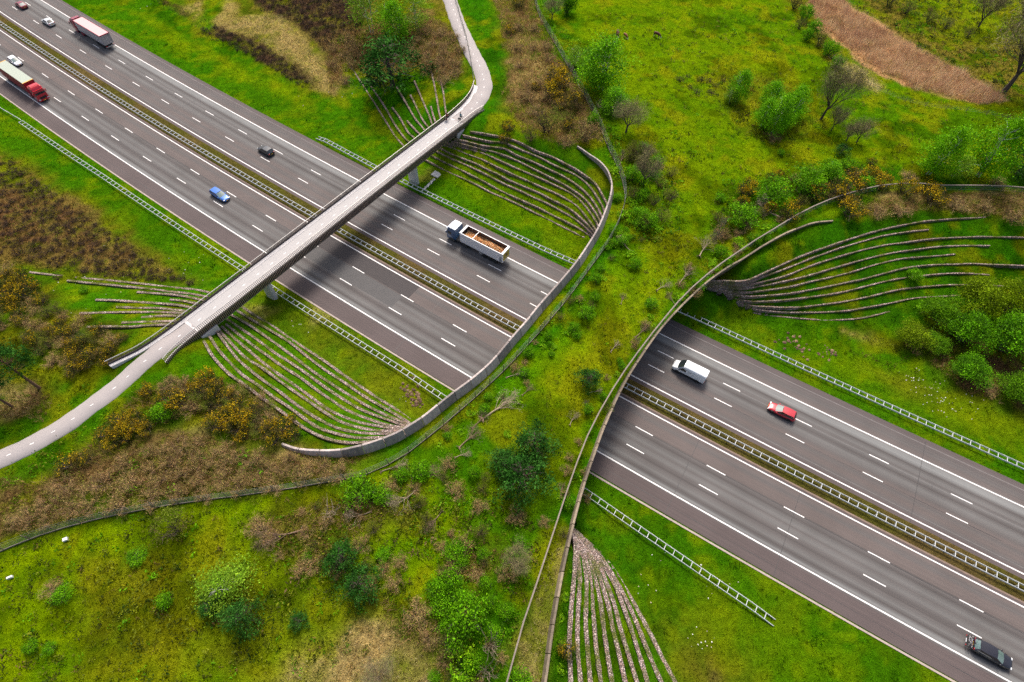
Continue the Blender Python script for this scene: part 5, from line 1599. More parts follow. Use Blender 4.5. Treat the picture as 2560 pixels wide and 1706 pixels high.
            q = MB(); q.box((xb1 + .04, 0, (zb + box_h) / 2), (.10, 2.5, box_h - zb)); q.build("tailgate", M_WHITE, root)
            q = MB(); q.box((xb1 - .02, 0, (zb + box_h) / 2 + .05), (.03, 2.0, box_h - zb - .45)); q.build("tailgate_panel", pm("yellow_panel", (0.62, 0.46, 0.03), rough=.5, var=.08), root)
            q = MB(); n = 28
            q.tube([(xb1 - .045, .72 * math.cos(2 * math.pi * k / n), 2.55 + .72 * math.sin(2 * math.pi * k / n)) for k in range(n + 1)], .05, 5, mi=0)
            q.lathe([(0, 0), (.36, 0), (.36, .02), (0, .02)], n=20, mi=1)
            for i in range(len(q.v) - 80, len(q.v)):
                vx, vy, vz = q.v[i]; q.v[i] = (xb1 - .045 - vy, vx, 2.55 + vz)
            q.build("tailgate_emblem", [pm("olive_emblem", (0.35, 0.27, 0.05), rough=.5), pm("brown_emblem", (0.10, 0.05, 0.03), rough=.5)], root)
            q = MB(); q.box((xb1 + .45, -1.275, 2.0), (.55, .03, 1.3)); q.box((xb1 + .45, 1.275, 2.0), (.55, .03, 1.3)); q.build("side_locker", pm("locker_grey", (.30, .32, .33), rough=.5, metallic=.3), root)
            q = MB(); q.box((xb0 - 4.9, -1.15, .75), (1.1, .06, .55)); q.box((xb0 - 4.9, 1.15, .75), (1.1, .06, .55)); q.build("side_guard", M_RIM, root)
        else:
            q = MB(); q.box(((xb0 + xb1) / 2, 0, box_h), (xb0 - xb1 - .12, 2.44, .06)); q.build("tarpaulin", box['roof'], root)
            q = MB()
            for sg in (-1, 1): q.box(((xb0 + xb1) / 2, sg * 1.28, box_h - .06), (xb0 - xb1 + .06, .10, .22))
            q.box((xb1 - .01, 0, box_h - .06), (.10, 2.6, .22)); q.box((xb0 + .01, 0, box_h - .06), (.10, 2.6, .22)); q.build("top_rail", box['frame'], root)
            q = MB()
            for k in range(9):
                xx = xb1 + .1 + (xb0 - xb1 - .2) * k / 8
                for sg in (-1, 1): q.box((xx, sg * 1.275, (zb + box_h) / 2 - .1), (.07, .03, box_h - zb - .2))
            q.build("side_posts", M_RIM, root)
            q = MB(); q.box((xb1 - .02, 0, (zb + box_h) / 2), (.06, 2.5, box_h - zb - .1)); q.build("rear_doors", pm("steel_doors", (.33, .33, .36), rough=.35, var=.3, metallic=.6, scale=2), root)
            q = MB(); q.box((xb1 - .10, 0, .78), (.24, 2.5, .16)); q.build("rear_bumper", M_RIM, root)
            for sg in (-1, 1):
                q = MB(); q.box((xb1 - .10, sg * .95, .95), (.10, .40, .12)); q.build("taillight", M_RED_L, root)
            q = MB(); rings = []
            for xx, zt in ((-cl - .25, cab_h + .38), (-1.5, cab_h + .34), (-.9, cab_h + .12), (-.6, cab_h + .02)): rings.append([(xx, -1.05, cab_h - .05), (xx, -.98, zt), (xx, .98, zt), (xx, 1.05, cab_h - .05)])
            q.loft(rings); q.build("wind_deflector", cabmat, root)
    if kind in ('tipper', 'walking'):
        pass
    return root, a
M_REDL = paint("lorry_red", (0.50, 0.010, 0.022)); M_DKRED = paint("lorry_dark_red", (0.26, 0.008, 0.03))
lorry('bright red curtain sided lorry with a pale roof at the left edge', -88.3, 1.55, 1, 16.4, M_REDL, None,
      dict(side=pm("red_curtain", (0.27, 0.006, 0.02), rough=.5, var=.06, scale=1.0), roof=pm("pale_roof", (0.34, 0.38, 0.31), rough=.6, var=.06), frame=pm("yellow_frame", (0.62, 0.36, 0.08), rough=.6, var=.2), frame2=M_REDL), 'curtain', 3.45, 3.75)
lorry('dark red lorry with ribbed silver trailer and pinkish tarpaulin at the top left', -113.6, 24.2, -1, 15.9, M_DKRED, None,
      dict(side=pm("silver_side", (.46, .46, .49), rough=.4, var=.1, metallic=.4), roof=pm("pink_tarpaulin", (0.55, 0.37, 0.36), rough=.65, var=.05, scale=.8), frame=pm("dark_red_rail", (.30, .01, .04), rough=.4)), 'walking', 3.3, 3.7)
TIP, tip_a = lorry('white tipper lorry with a blue cab loaded with wood chips', 17.9, 24.28, -1, 13.3, paint("cab_blue", (0.025, 0.085, 0.19)), paint("cab_white", (0.78, 0.80, 0.80)),
      dict(side=pm("trailer_white", (0.72, 0.69, 0.69), rough=.45, var=.05, scale=.8)), 'tipper', 3.55, 3.55)
# load of wood chips: a heap of many small chips lying in the tipper
Lx0, Lx1 = -13.3 + .25, -3.35 - .3
g = np.random.default_rng(3); n = 5200
cx_ = g.uniform(Lx0, Lx1, n); cy_ = g.uniform(-1.1, 1.1, n)
def heap(u, v):
    k = (u - Lx0) / (Lx1 - Lx0)
    ridge = np.exp(-((v - .40 + .2 * np.sin(k * 4)) / .85) ** 2)
    return 2.45 + ridge * (.80 * np.sin(np.clip(k * 1.1 + .05, 0, 1) * math.pi) ** .7 + .25 * np.sin(k * 9)) + .1 * np.sin(v * 5 + k * 13)
cz_ = heap(cx_, cy_) + g.uniform(-.03, .06, n)
q = MB(); gx = np.linspace(Lx0, Lx1, 60); gy = np.linspace(-1.15, 1.15, 16)
V0 = np.array([(a_, b_, float(heap(a_, b_)) - .05) for a_ in gx for b_ in gy]); id_ = np.arange(len(V0)).reshape(60, 16)
F0 = np.stack([id_[:-1, :-1], id_[1:, :-1], id_[1:, 1:], id_[:-1, 1:]], -1).reshape(-1, 4)
d1 = g.normal(size=(n, 3)); d1 /= np.linalg.norm(d1, axis=1)[:, None]; d2 = np.cross(d1, g.normal(size=(n, 3))); d2 /= np.linalg.norm(d2, axis=1)[:, None]
C_ = np.stack([cx_, cy_, cz_], -1); sz = g.uniform(.05, .12, n)[:, None]
V1 = np.stack([C_ - d1 * sz - d2 * sz * .5, C_ + d1 * sz - d2 * sz * .5, C_ + d1 * sz + d2 * sz * .5, C_ - d1 * sz + d2 * sz * .5], 1).reshape(-1, 3)
F1 = np.arange(4 * n).reshape(-1, 4) + len(V0)
pal = np.array([(0.80, 0.50, 0.22), (0.70, 0.36, 0.14), (0.88, 0.70, 0.42), (0.50, 0.22, 0.08)])
colr = np.concatenate([np.tile((0.45, 0.24, 0.10), (len(V0), 1)), np.repeat(pal[g.integers(0, 4, n)], 4, 0)])
ch = np_mesh("wood_chips", np.concatenate([V0, V1]), np.concatenate([F0, F1]), attr_mat("wood_chip", .9, .15, 6), colr)
ch.location = TIP.location; ch.rotation_euler = TIP.rotation_euler
tag(ch, 'heap of orange wood chips in the tipper lorry', 'wood chips', kind='stuff')

# ------------------------------------------------------------------ people and animals (one skinned body each)
def skin_body(name, pts, edges, mats, parent=None, matfun=None, loc=(0, 0, 0), rz=0.0, sub=1):
    me = bpy.data.meshes.new(name)
    me.from_pydata([p[:3] for p in pts], edges, [])
    ob = bpy.data.objects.new(name, me); COLL.objects.link(ob)
    sk = ob.modifiers.new("Skin", 'SKIN'); sk.use_smooth_shade = True
    for i, v in enumerate(me.skin_vertices[0].data):
        r = pts[i][3]; v.radius = r if isinstance(r, tuple) else (r, r); v.use_root = (i == 0)
    sb = ob.modifiers.new("Sub", 'SUBSURF'); sb.levels = sub; sb.render_levels = sub
    dg = bpy.context.evaluated_depsgraph_get()
    me2 = bpy.data.meshes.new_from_object(ob.evaluated_get(dg))
    ob.modifiers.clear(); ob.data = me2; bpy.data.meshes.remove(me)
    me2.materials.clear()
    for m in mats: me2.materials.append(m)
    if matfun:
        for p in me2.polygons: p.material_index = matfun(p.center)
    ob.location = loc; ob.rotation_euler = (0, 0, rz)
    if parent: ob.parent = parent
    return ob
M_SKIN = pm("skin", (0.50, 0.30, 0.22), rough=.6, var=.05)
def cyclist(label, s, t, jacket, trousers, hairc, frame, bag, blab):
    x, y = ST(s, t); a = heading(s) + math.pi / 2
    z = BZ + 0.05
    bicycle(blab, (float(x), float(y), z), a, frame, panniers=bag, group='bicycles ridden over the bridge')
    pts = [(-.20, 0, 1.00, (.15, .12)), (-.15, 0, 1.18, (.15, .11)), (-.06, 0, 1.42, (.18, .11)), (-.02, 0, 1.53, (.07, .07)), (0.02, 0, 1.62, (.075, .085)), (.03, 0, 1.73, (.08, .095)), (.02, 0, 1.82, (.06, .07))]
    E_ = [(0, 1), (1, 2), (2, 3), (3, 4), (4, 5), (5, 6)]
    for sg in (1, -1):
        o = len(pts); knee = (.20, sg * .13, .78) if sg > 0 else (.24, sg * .13, .92)
        foot = (-.02, sg * .12, .22) if sg > 0 else (.04, sg * .12, .44)
        pts += [(-.14, sg * .10, .97, .095), (*knee, .062), (foot[0], foot[1], foot[2] + .08, .042), (foot[0] + .14, foot[1], foot[2], .038)]
        E_ += [(0, o), (o, o + 1), (o + 1, o + 2), (o + 2, o + 3)]
        o = len(pts)
        pts += [(-.05, sg * .19, 1.43, .065), (.07, sg * .25, 1.22, .048), (.21, sg * .27, 1.08, .034), (.25, sg * .27, 1.06, .032)]
        E_ += [(2, o), (o, o + 1), (o + 1, o + 2), (o + 2, o + 3)]
        h = o + 3
        for k in range(4):      # fingers closed round the grip
            f = len(pts); yy = sg * (.235 + .022 * k)
            pts += [(.285, yy, 1.065, .010), (.30, yy, 1.04, .009), (.285, yy, 1.02, .008)]; E_ += [(h, f), (f, f + 1), (f + 1, f + 2)]
        f = len(pts); pts += [(.245, sg * .225, 1.05, .011), (.26, sg * .215, 1.03, .010)]; E_ += [(h, f), (f, f + 1)]
    def mf(c):
        if c.z > 1.55: return 2
        if c.x > .235 and c.z > 1.0 and abs(c.y) > .18: return 2
        if c.z > 1.0 and not (c.z < 1.03 and abs(c.y) < .2): return 0
        return 3 if c.z < .32 else 1
    p = skin_body("person", pts, E_, [jacket, trousers, M_SKIN, M_BLACK], matfun=mf, loc=(float(x), float(y), z), rz=a)
    hb = MB(); hb.loft([[(.01 + .10 * k_ * math.cos(q) - .012, .095 * k_ * math.sin(q), zz) for q in np.linspace(0, 2 * math.pi, 13)[:-1]] for k_, zz in ((1.05, 1.70), (1.1, 1.76), (1.0, 1.83), (.6, 1.89), (.1, 1.91))])
    hb.build("hair", hairc, p, smooth=True)
    tag(p, label, 'person', 'people cycling over the bridge')
M_BAG = pm("pannier_dark_red", (0.07, 0.012, 0.018), rough=.7); M_BAGK = pm("pannier_black", (0.015, 0.012, 0.016), rough=.7)
cx0, cy0 = G(1113, 303, BZ); s_, t_ = inv_st(cx0, cy0); cyc1 = (float(s_), float(t_))
cx0, cy0 = G(1150, 304, BZ); s_, t_ = inv_st(cx0, cy0); cyc2 = (float(s_), float(t_))
cyclist('person in a dark red jacket cycling over the bridge', cyc1[0] + .25, cyc1[1] + .5, pm("dark_red_jacket", (0.14, 0.006, 0.02), rough=.8, var=.1), pm("dark_trousers", (0.02, 0.018, 0.02), rough=.8), pm("dark_hair", (0.05, 0.02, 0.012), rough=.7), M_BLACK, M_BAG, 'black bicycle with dark red panniers under the rider in dark red')
cyclist('person in a teal jacket cycling over the bridge', cyc2[0] - .1, cyc2[1] + .5, pm("teal_jacket", (0.05, 0.17, 0.21), rough=.8, var=.1), pm("black_trousers", (0.012, 0.012, 0.014), rough=.8), pm("brown_hair", (0.10, 0.06, 0.035), rough=.7), M_BLACK, M_BAGK, 'black bicycle with black panniers under the rider in teal')

M_COW = pm("brown_hide", (0.075, 0.018, 0.008), rough=.8, var=.2, scale=2.5); M_COWL = pm("tan_hide", (0.17, 0.06, 0.016), rough=.8, var=.2, scale=2.5)
M_COWW = pm("white_hide", (0.66, 0.58, 0.50), rough=.8, var=.1)
def cow(label, px, py, rz, hide, scale=1.0):
    x, y, z = GTD(px, py)
    pts = [(-.62, 0, 1.12, (.27, .27)), (-.15, 0, 1.04, (.36, .36)), (.35, 0, 1.06, (.35, .38)), (.72, 0, 1.10, (.25, .29)), (1.00, .02, .92, (.15, .18)), (1.20, .05, .62, (.12, .14)), (1.28, .06, .42, (.12, .115)), (1.33, .07, .20, (.085, .075)), (1.34, .07, .08, (.065, .06)),
           (-.85, 0, 1.20, (.12, .12)), (-.95, 0, .95, .035), (-.96, .02, .6, .025), (-.96, .02, .42, .045)]
    E_ = [(0, 1), (1, 2), (2, 3), (3, 4), (4, 5), (5, 6), (6, 7), (7, 8), (0, 9), (9, 10), (10, 11), (11, 12)]
    for sg in (1, -1):
        o = len(pts); k = .08 * sg
        pts += [(-.64 + k, sg * .20, .86, .16), (-.58 + k, sg * .21, .66, .10), (-.74 + k, sg * .21, .44, .062), (-.70 + k, sg * .21, .12, .05), (-.66 + k, sg * .21, .03, .065)]
        E_ += [(0, o), (o, o + 1), (o + 1, o + 2), (o + 2, o + 3), (o + 3, o + 4)]
        o = len(pts)
        pts += [(.62 - k, sg * .19, .82, .13), (.62 - k, sg * .19, .50, .07), (.60 - k, sg * .19, .14, .05), (.64 - k, sg * .19, .03, .065)]
        E_ += [(3, o), (o, o + 1), (o + 1, o + 2), (o + 2, o + 3)]
        o = len(pts); pts += [(1.20, .05 + sg * .19, .56, (.05, .03)), (1.19, .05 + sg * .28, .52, (.03, .02))]; E_ += [(6, o), (o, o + 1)]
    def mf(c):
        if c.x > 1.14 and c.z < .62: return 1
        if c.z < .30 or (c.x < -.93 and c.z < .5): return 1
        return 0
    o = skin_body("cow", pts, E_, [hide, M_COWW], matfun=mf, loc=(x, y, z), rz=rz)
    o.scale = (scale,) * 3
    tag(o, label, 'cow', 'cows grazing on the meadow')
cow('brown cow with a white face grazing head on, leftmost of three', 1418, 85, -math.pi / 2 - .05, M_COW, 1.15)
cow('tan calf with a white face, middle of the three grazing cattle', 1436, 88, -math.pi / 2 + .5, M_COWL, .85)
cow('dark brown cow grazing apart, rightmost of three', 1508, 86, -.75, M_COW, 1.0)

# ------------------------------------------------------------------ vegetation
M_LEAF = attr_mat("leaves", 0.65, 0.15, 1.2, trans=0.35, spec=0.08)
M_NEEDLE = attr_mat("needles", 0.8, 0.15, 1.2, trans=0.15, spec=0.03)
M_TWIG = attr_mat("twigs", 0.9, 0.15, 1.5)
M_GRASS = attr_mat("grass_blades", 0.9, 0.15, 0.7, trans=0.4, spec=0.0)
M_BARK = pm("dark_bark", (0.075, 0.055, 0.042), rough=.95, var=.3, scale=4)
M_BARKP = pm("pine_bark", (0.16, 0.085, 0.05), rough=.95, var=.3, scale=4)
M_BARKW = pm("birch_bark", (0.55, 0.52, 0.46), rough=.85, var=.35, scale=5)
M_DEAD = pm("dead_wood", (0.33, 0.255, 0.175), rough=.95, var=.3, scale=4)
M_DEADB = pm("brown_dead_wood", (0.20, 0.13, 0.085), rough=.95, var=.3, scale=4)

def unit(n, g):
    d = g.normal(size=(n, 3)); return d / np.linalg.norm(d, axis=1)[:, None]

def leaf_quads(C, size, g, flat=0.0, asp=0.6):
    """one small four sided leaf spray at every point"""
    n = len(C)
    d1 = unit(n, g); d1[:, 2] *= (1 - flat); d1 /= np.linalg.norm(d1, axis=1)[:, None]
    d2 = np.cross(d1, unit(n, g)); d2 /= np.linalg.norm(d2, axis=1)[:, None] + 1e-9
    s = (size * g.uniform(.6, 1.4, n))[:, None]
    V = np.stack([C - d1 * s, C + d2 * s * asp, C + d1 * s, C - d2 * s * asp], 1).reshape(-1, 3)
    return V, np.arange(4 * n).reshape(-1, 4)

def clumps(K, g, shape, per, spread):
    """leaf positions in K clumps whose centres are given by shape(g, K)"""
    cc = shape(g, K)
    sp = spread * g.uniform(.6, 1.3, K)
    C = np.repeat(cc, per, 0) + g.normal(size=(K * per, 3)) * np.repeat(sp, per)[:, None] * np.array([1, 1, .75])
    return C, np.repeat(np.arange(K), per), cc

def crown_obj(name, C, ids, K, g, size, cols, mat, parent, asp=.6, flat=0.0, jit=.22, cj=.18):
    V, F = leaf_quads(C, size, g, flat, asp)
    cols = np.array(cols, float)
    ck = cols[g.integers(0, len(cols), K)] * (1 + g.normal(size=(K, 1)) * cj)
    c = ck[ids] * (1 + g.normal(size=(len(C), 1)) * jit)
    return np_mesh(name, V, F, mat, np.repeat(np.clip(c, .003, .9), 4, 0), parent=parent)

def limb(mb, p, d, L, r, g, depth, spread=.5, up=.15, kids=(2, 3), n=5, taper=.6, tips=None):
    p = np.array(p, float); d = np.array(d, float); d /= np.linalg.norm(d)
    pts = [p]; m = 3
    for i in range(m):
        d = d + g.normal(size=3) * .12 + np.array([0, 0, up * .3]); d /= np.linalg.norm(d)
        pts.append(pts[-1] + d * L / m)
    mb.tube(pts, [r * (1 - (1 - taper) * i / m) for i in range(m + 1)], n if depth > 1 else 3)
    if tips is not None: tips.append(pts[-1])
    if depth <= 0: return
    for k in range(g.integers(kids[0], kids[1] + 1)):
        w = g.uniform(.35, 1.0); b = pts[0] * (1 - w) + pts[-1] * w if w < .98 else pts[-1]
        nd = d + g.normal(size=3) * spread + np.array([0, 0, up]); nd /= np.linalg.norm(nd)
        limb(mb, b, nd, L * g.uniform(.55, .8), r * taper * .75, g, depth - 1, spread, up, kids, n, taper, tips)

PROTO = {}
def shell(rx, rz, zc, bias=.6):
    def f(g, K):
        d = unit(K, g); r = g.uniform(0, 1, K) ** (bias * .5)
        p = d * r[:, None] * np.array([rx, rx, rz]); p[:, 2] += zc; return p
    return f

def make(kind, var):
    """one plant of a kind at the origin; returns its root empty"""
    g = np.random.default_rng(abs(hash_(kind)) % 9999 + var * 101)
    root = empty({'birch': 'birch_tree', 'light': 'young_tree', 'pine': 'pine_tree', 'bush': 'bush', 'gorse': 'gorse_bush', 'bare': 'bare_tree', 'olive': 'bush', 'willow': 'willow_tree',
                  'heather': 'heather_bush', 'herb': 'herb_clump', 'brush': 'dry_bush', 'deadwood': 'fallen_tree', 'tallpine': 'pine_tree', 'birchwood': 'fallen_tree', 'stems': 'dead_stems'}[kind], (0, 0, 0))
    mb = MB()
    if kind in ('birch', 'light'):
        H = 10.0
        ns = 3 if kind == 'birch' else 2
        for k in range(ns):
            bx_, by_ = g.normal(0, .35, 2); tx_, ty_ = g.normal(0, .9, 2)
            mb.tube([(bx_, by_, -.3), (bx_ + tx_ * .3, by_ + ty_ * .3, 3), (bx_ + tx_ * .7, by_ + ty_ * .7, 6), (bx_ + tx_, by_ + ty_, 8.8)], [.10, .07, .04, .015], 5)
            for z in np.linspace(2.4, 8, 7):
                w = z / 8.8; a = g.uniform(0, 6.28)
                limb(mb, (bx_ + tx_ * w, by_ + ty_ * w, z), (math.cos(a), math.sin(a), .8), 1.9 * (1.1 - w * .6), .035, g, 1, .4, .1)
        mb.build("trunk", M_BARKW, root)
        K = 120 if kind == 'birch' else 80
        def sh(g, K):
            z = g.uniform(1.6, 9.9, K); prof = np.sin(np.clip((z - .8) / 9.4, 0, 1) ** .75 * math.pi) ** .8
            a = g.uniform(0, 6.28, K); lob = 1 + .28 * np.sin(a * 2 + var) + .2 * np.sin(a * 3 + z * .7)
            r = 2.9 * prof * lob * g.uniform(.25, 1, K) ** .55
            return np.stack([np.cos(a) * r, np.sin(a) * r, z], -1)
        C, ids, _ = clumps(K, g, sh, 70 if kind == 'birch' else 52, .72)
        C[:, 2] -= np.abs(g.normal(size=len(C))) * .35
        cols = [(.15, .40, .002), (.12, .33, .002), (.19, .44, .003), (.09, .26, .001)] if kind == 'birch' else [(.17, .33, .012), (.14, .27, .012), (.21, .35, .02)]
        crown_obj("crown", C, ids, K, g, .135, cols, M_LEAF, root, jit=.25)
    elif kind == 'bush':
        for k in range(9):
            a = g.uniform(0, 6.28); limb(mb, (g.normal(0, .06), g.normal(0, .06), -.1), (math.cos(a) * .7, math.sin(a) * .7, 1), .75, .035, g, 2, .45, .2)
        mb.build("trunk", M_BARK, root)
        K = 44
        C, ids, _ = clumps(K, g, shell(.86, .62, .74, .5), 46, .17)
        C[:, 2] = np.maximum(C[:, 2], .05)
        crown_obj("crown", C, ids, K, g, .055, [(.10, .28, .002), (.13, .34, .003), (.075, .21, .002), (.16, .37, .004)], M_LEAF, root)
    elif kind == 'olive':
        for k in range(10):
            a = g.uniform(0, 6.28); limb(mb, (g.normal(0, .08), g.normal(0, .08), -.1), (math.cos(a) * .7, math.sin(a) * .7, 1), .8, .03, g, 2, .4, .25)
        mb.build("trunk", M_BARK, root)
        K = 36
        C, ids, _ = clumps(K, g, shell(.88, .6, .76, .5), 40, .19)
        C[:, 2] = np.maximum(C[:, 2], .05)
        crown_obj("crown", C, ids, K, g, .048, [(.14, .17, .02), (.11, .13, .018), (.17, .21, .02), (.15, .115, .04)], M_LEAF, root, asp=.35)
    elif kind == 'gorse':
        for k in range(8):
            a = g.uniform(0, 6.28); limb(mb, (g.normal(0, .1), g.normal(0, .1), -.1), (math.cos(a), math.sin(a), .9), .7, .035, g, 2, .5, .1)
        mb.build("trunk", M_BARK, root)
        K = 46
        C, ids, cc = clumps(K, g, shell(.90, .52, .56, .45), 40, .14)
        C[:, 2] = np.maximum(C[:, 2], .03)
        crown_obj("crown", C, ids, K, g, .055, [(.075, .080, .014), (.10, .092, .02), (.13, .092, .035), (.065, .085, .014)], M_NEEDLE, root, asp=.3)
        fl = cc[(cc[:, 2] > .55) & (g.uniform(size=K) < (.85, .35, .6)[var % 3])]
        if len(fl) == 0: fl = cc[:2]
        Cf = np.repeat(fl, 22, 0) + g.normal(size=(len(fl) * 22, 3)) * .14 + np.array([0, 0, .05])
        crown_obj("blossom", Cf, np.repeat(np.arange(len(fl)), 22), len(fl), g, .05, [(.50, .33, .006), (.42, .26, .008), (.60, .42, .010)], M_LEAF, root)
    elif kind in ('pine', 'tallpine'):
        H = 6.0 if kind == 'pine' else 10.0
        z0 = .5 if kind == 'pine' else 5.0
        mb.tube([(0, 0, -.4), (.1, .05, H * .4), (.15, -.1, H * .92)], [.22, .16, .04], 8)
        for z in np.linspace(z0, H * .9, 14):
            for a in g.uniform(0, 6.28, 3): limb(mb, (0.1, 0, z), (math.cos(a), math.sin(a), .35), 2.2 * (1.05 - (z / H) * .75), .04, g, 1, .35, .1)
        mb.build("trunk", M_BARKP if kind == "tallpine" else M_BARK, root)
        K = 85
        def sh(g, K):
            z = g.uniform(z0, H, K); k = (z - z0) / (H - z0)
            r = 3.0 * np.sqrt(np.maximum(1 - (k * .97) ** 2, .05)) * np.minimum(1, .75 + k * 1.5) * g.uniform(.2, 1, K) ** .5
            a = g.uniform(0, 6.28, K); r = r * (1 + .22 * np.sin(a * 3 + var) + .15 * np.sin(a * 5 + z))
            return np.stack([np.cos(a) * r, np.sin(a) * r, z], -1)
        C, ids, cc = clumps(K, g, sh, 46, .38)
        off = C - cc[ids]; C = cc[ids] + off * np.array([1.1, 1.1, .7])
        crown_obj("crown", C, ids, K, g, .17, [(.020, .080, .008), (.030, .105, .012), (.042, .13, .018), (.014, .058, .006)], M_NEEDLE, root, asp=.3, jit=.3, cj=.3)
    elif kind == 'bare':
        tips = []
        mb.tube([(0, 0, -.4), (.05, 0, .8), (.1, .05, 1.8)], [.26, .18, .14], 7)
        for k in range(7):
            a = 6.28 * k / 7 + g.uniform(-.3, .3); limb(mb, (.1, .05, 1.2 + .12 * k), (math.cos(a) * .75, math.sin(a) * .75, 1.0), 3.0, .085, g, 3, .38, .22, (3, 4), 4, .6, tips)
        mb.build("trunk", M_BARK, root)
        T = np.array(tips); n = len(T) * 14
        C = np.repeat(T, 14, 0) + g.normal(size=(n, 3)) * .45
        crown_obj("twigs", C, np.repeat(np.arange(len(T)), 14), len(T), g, .34, [(.17, .125, .07), (.21, .165, .085), (.18, .19, .06)], M_TWIG, root, asp=.035)
    elif kind == 'willow':
        for k in range(7):
            a = g.uniform(0, 6.28); limb(mb, (g.normal(0, .3), g.normal(0, .3), -.3), (math.cos(a) * .6, math.sin(a) * .6, 1), 2.6, .12, g, 2, .4, .15)
        mb.build("trunk", M_BARK, root)
        K = 120
        def sh(g, K):
            d = unit(K, g); d[:, 2] = np.abs(d[:, 2]) * .9 - .12
            a = np.arctan2(d[:, 1], d[:, 0]); lob = 1 + .18 * np.sin(a * 3 + var * 2) + .14 * np.sin(a * 5 + 1)
            p = d * (g.uniform(.35, 1, K) ** .4 * lob)[:, None] * np.array([3.1, 3.1, 3.0]); p[:, 2] += 2.6; return p
        C, ids, _ = clumps(K, g, sh, 84, .5)
        base = [[(.11, .27, .003), (.08, .20, .003), (.15, .32, .005), (.055, .13, .002)], [(.18, .28, .004), (.14, .22, .003), (.24, .35, .006), (.09, .14, .003)], [(.10, .30, .002), (.07, .22, .002), (.14, .36, .004), (.05, .14, .002)]][var % 3]
        crown_obj("crown", C, ids, K, g, .105, base, M_LEAF, root, jit=.25)
    elif kind == 'heather':
        K = 26
        C, ids, _ = clumps(K, g, shell(.85, .38, .35, .5), 22, .15)
        C[:, 2] = np.maximum(C[:, 2], .02)
        o = crown_obj("foliage", C, ids, K, g, .075, [(.055, .032, .022), (.075, .045, .03), (.04, .026, .016)], M_TWIG, root, asp=.35)
        for k in range(6):
            a = g.uniform(0, 6.28); mb.tube([(0, 0, -.1), (math.cos(a) * .5, math.sin(a) * .5, .4)], [.03, .01], 4)
        mb.build("stems", M_BARK, root)
    elif kind == 'herb':
        K = 30
        def sh(g, K):
            a = g.uniform(0, 6.28, K); r = g.uniform(0, 1, K) ** .5
            return np.stack([np.cos(a) * r, np.sin(a) * r, .25 + .45 * g.uniform(size=K) * (1.1 - r)], -1)
        C, ids, _ = clumps(K, g, sh, 26, .12)
        C[:, 2] = np.maximum(C[:, 2], .03)
        crown_obj("foliage", C, ids, K, g, .07, [(.24, .46, .008), (.30, .52, .012), (.18, .40, .008)], M_LEAF, root)
        for k in range(8):
            a = g.uniform(0, 6.28); mb.tube([(0, 0, -.1), (math.cos(a) * .5, math.sin(a) * .5, .45)], [.02, .01], 4)
        mb.build("stems", pm("herb_stem", (0.12, 0.18, 0.03), rough=.8), root)
    elif kind == 'brush':
        tips = []
        for k in range(16):
            a = g.uniform(0, 6.28); limb(mb, (g.normal(0, .15), g.normal(0, .15), -.05), (math.cos(a), math.sin(a), .9), .7, .022, g, 2, .5, .05, (2, 3), 4, .6, tips)
        mb.build("stems", M_DEADB, root)
        T = np.array(tips); n = len(T) * 9
        C = np.repeat(T, 9, 0) + g.normal(size=(n, 3)) * .13; C[:, 2] = np.maximum(C[:, 2], .03)
        crown_obj("twigs", C, np.repeat(np.arange(len(T)), 9), len(T), g, .11, [(.27, .155, .06), (.36, .23, .10), (.21, .13, .05), (.25, .22, .05)], M_TWIG, root, asp=.09)
    elif kind in ('deadwood', 'birchwood'):
        mt = M_DEAD if kind == 'birchwood' else (M_DEAD if var % 2 else M_DEADB)
        tips = []
        d = np.array([1, .1, .12])
        mb.tube([(-1.6, 0, .12), (-.6, .1, .2), (.5, .1, .3)], [.10, .08, .06], 6)
        for k in range(14):
            limb(mb, (-.3 + .09 * k, .1, .25), (1, g.normal(0, .55), abs(g.normal(.2, .2))), 1.4, .026, g, 2, .3, .02, (2, 3), 4, .55, tips)
        mb.build("branches", mt, root)
        rb = MB()
        for k in range(9):
            a = g.uniform(0, 6.28); rb.tube([(-1.55, 0, .12), (-1.75, .3 * math.cos(a), .15 + .25 * abs(math.sin(a))), (-1.9, .5 * math.cos(a), .12 + .4 * abs(math.sin(a)))], [.06, .04, .015], 4)
        rb.build("roots", M_DEADB, root)
        T = np.array(tips); n = len(T) * 5
        C = np.repeat(T, 5, 0) + g.normal(size=(n, 3)) * .14; C[:, 2] = np.maximum(C[:, 2], .03)
        crown_obj("twigs", C, np.repeat(np.arange(len(T)), 5), len(T), g, .16, [(.30, .23, .16), (.22, .15, .10), (.36, .29, .20)] if mt is M_DEAD else [(.15, .10, .06), (.20, .14, .09)], M_TWIG, root, asp=.05)
    elif kind == 'stems':
        for k in range(26):
            a = g.uniform(0, 6.28); r = g.uniform(0, .5)
            limb(mb, (math.cos(a) * r, math.sin(a) * r, -.05), (g.normal(.1, .35), g.normal(0, .35), 1), 1.3, .02, g, 1, .3, .1, (1, 2), 4)
        mb.build("stems", M_DEAD, root)
    return root

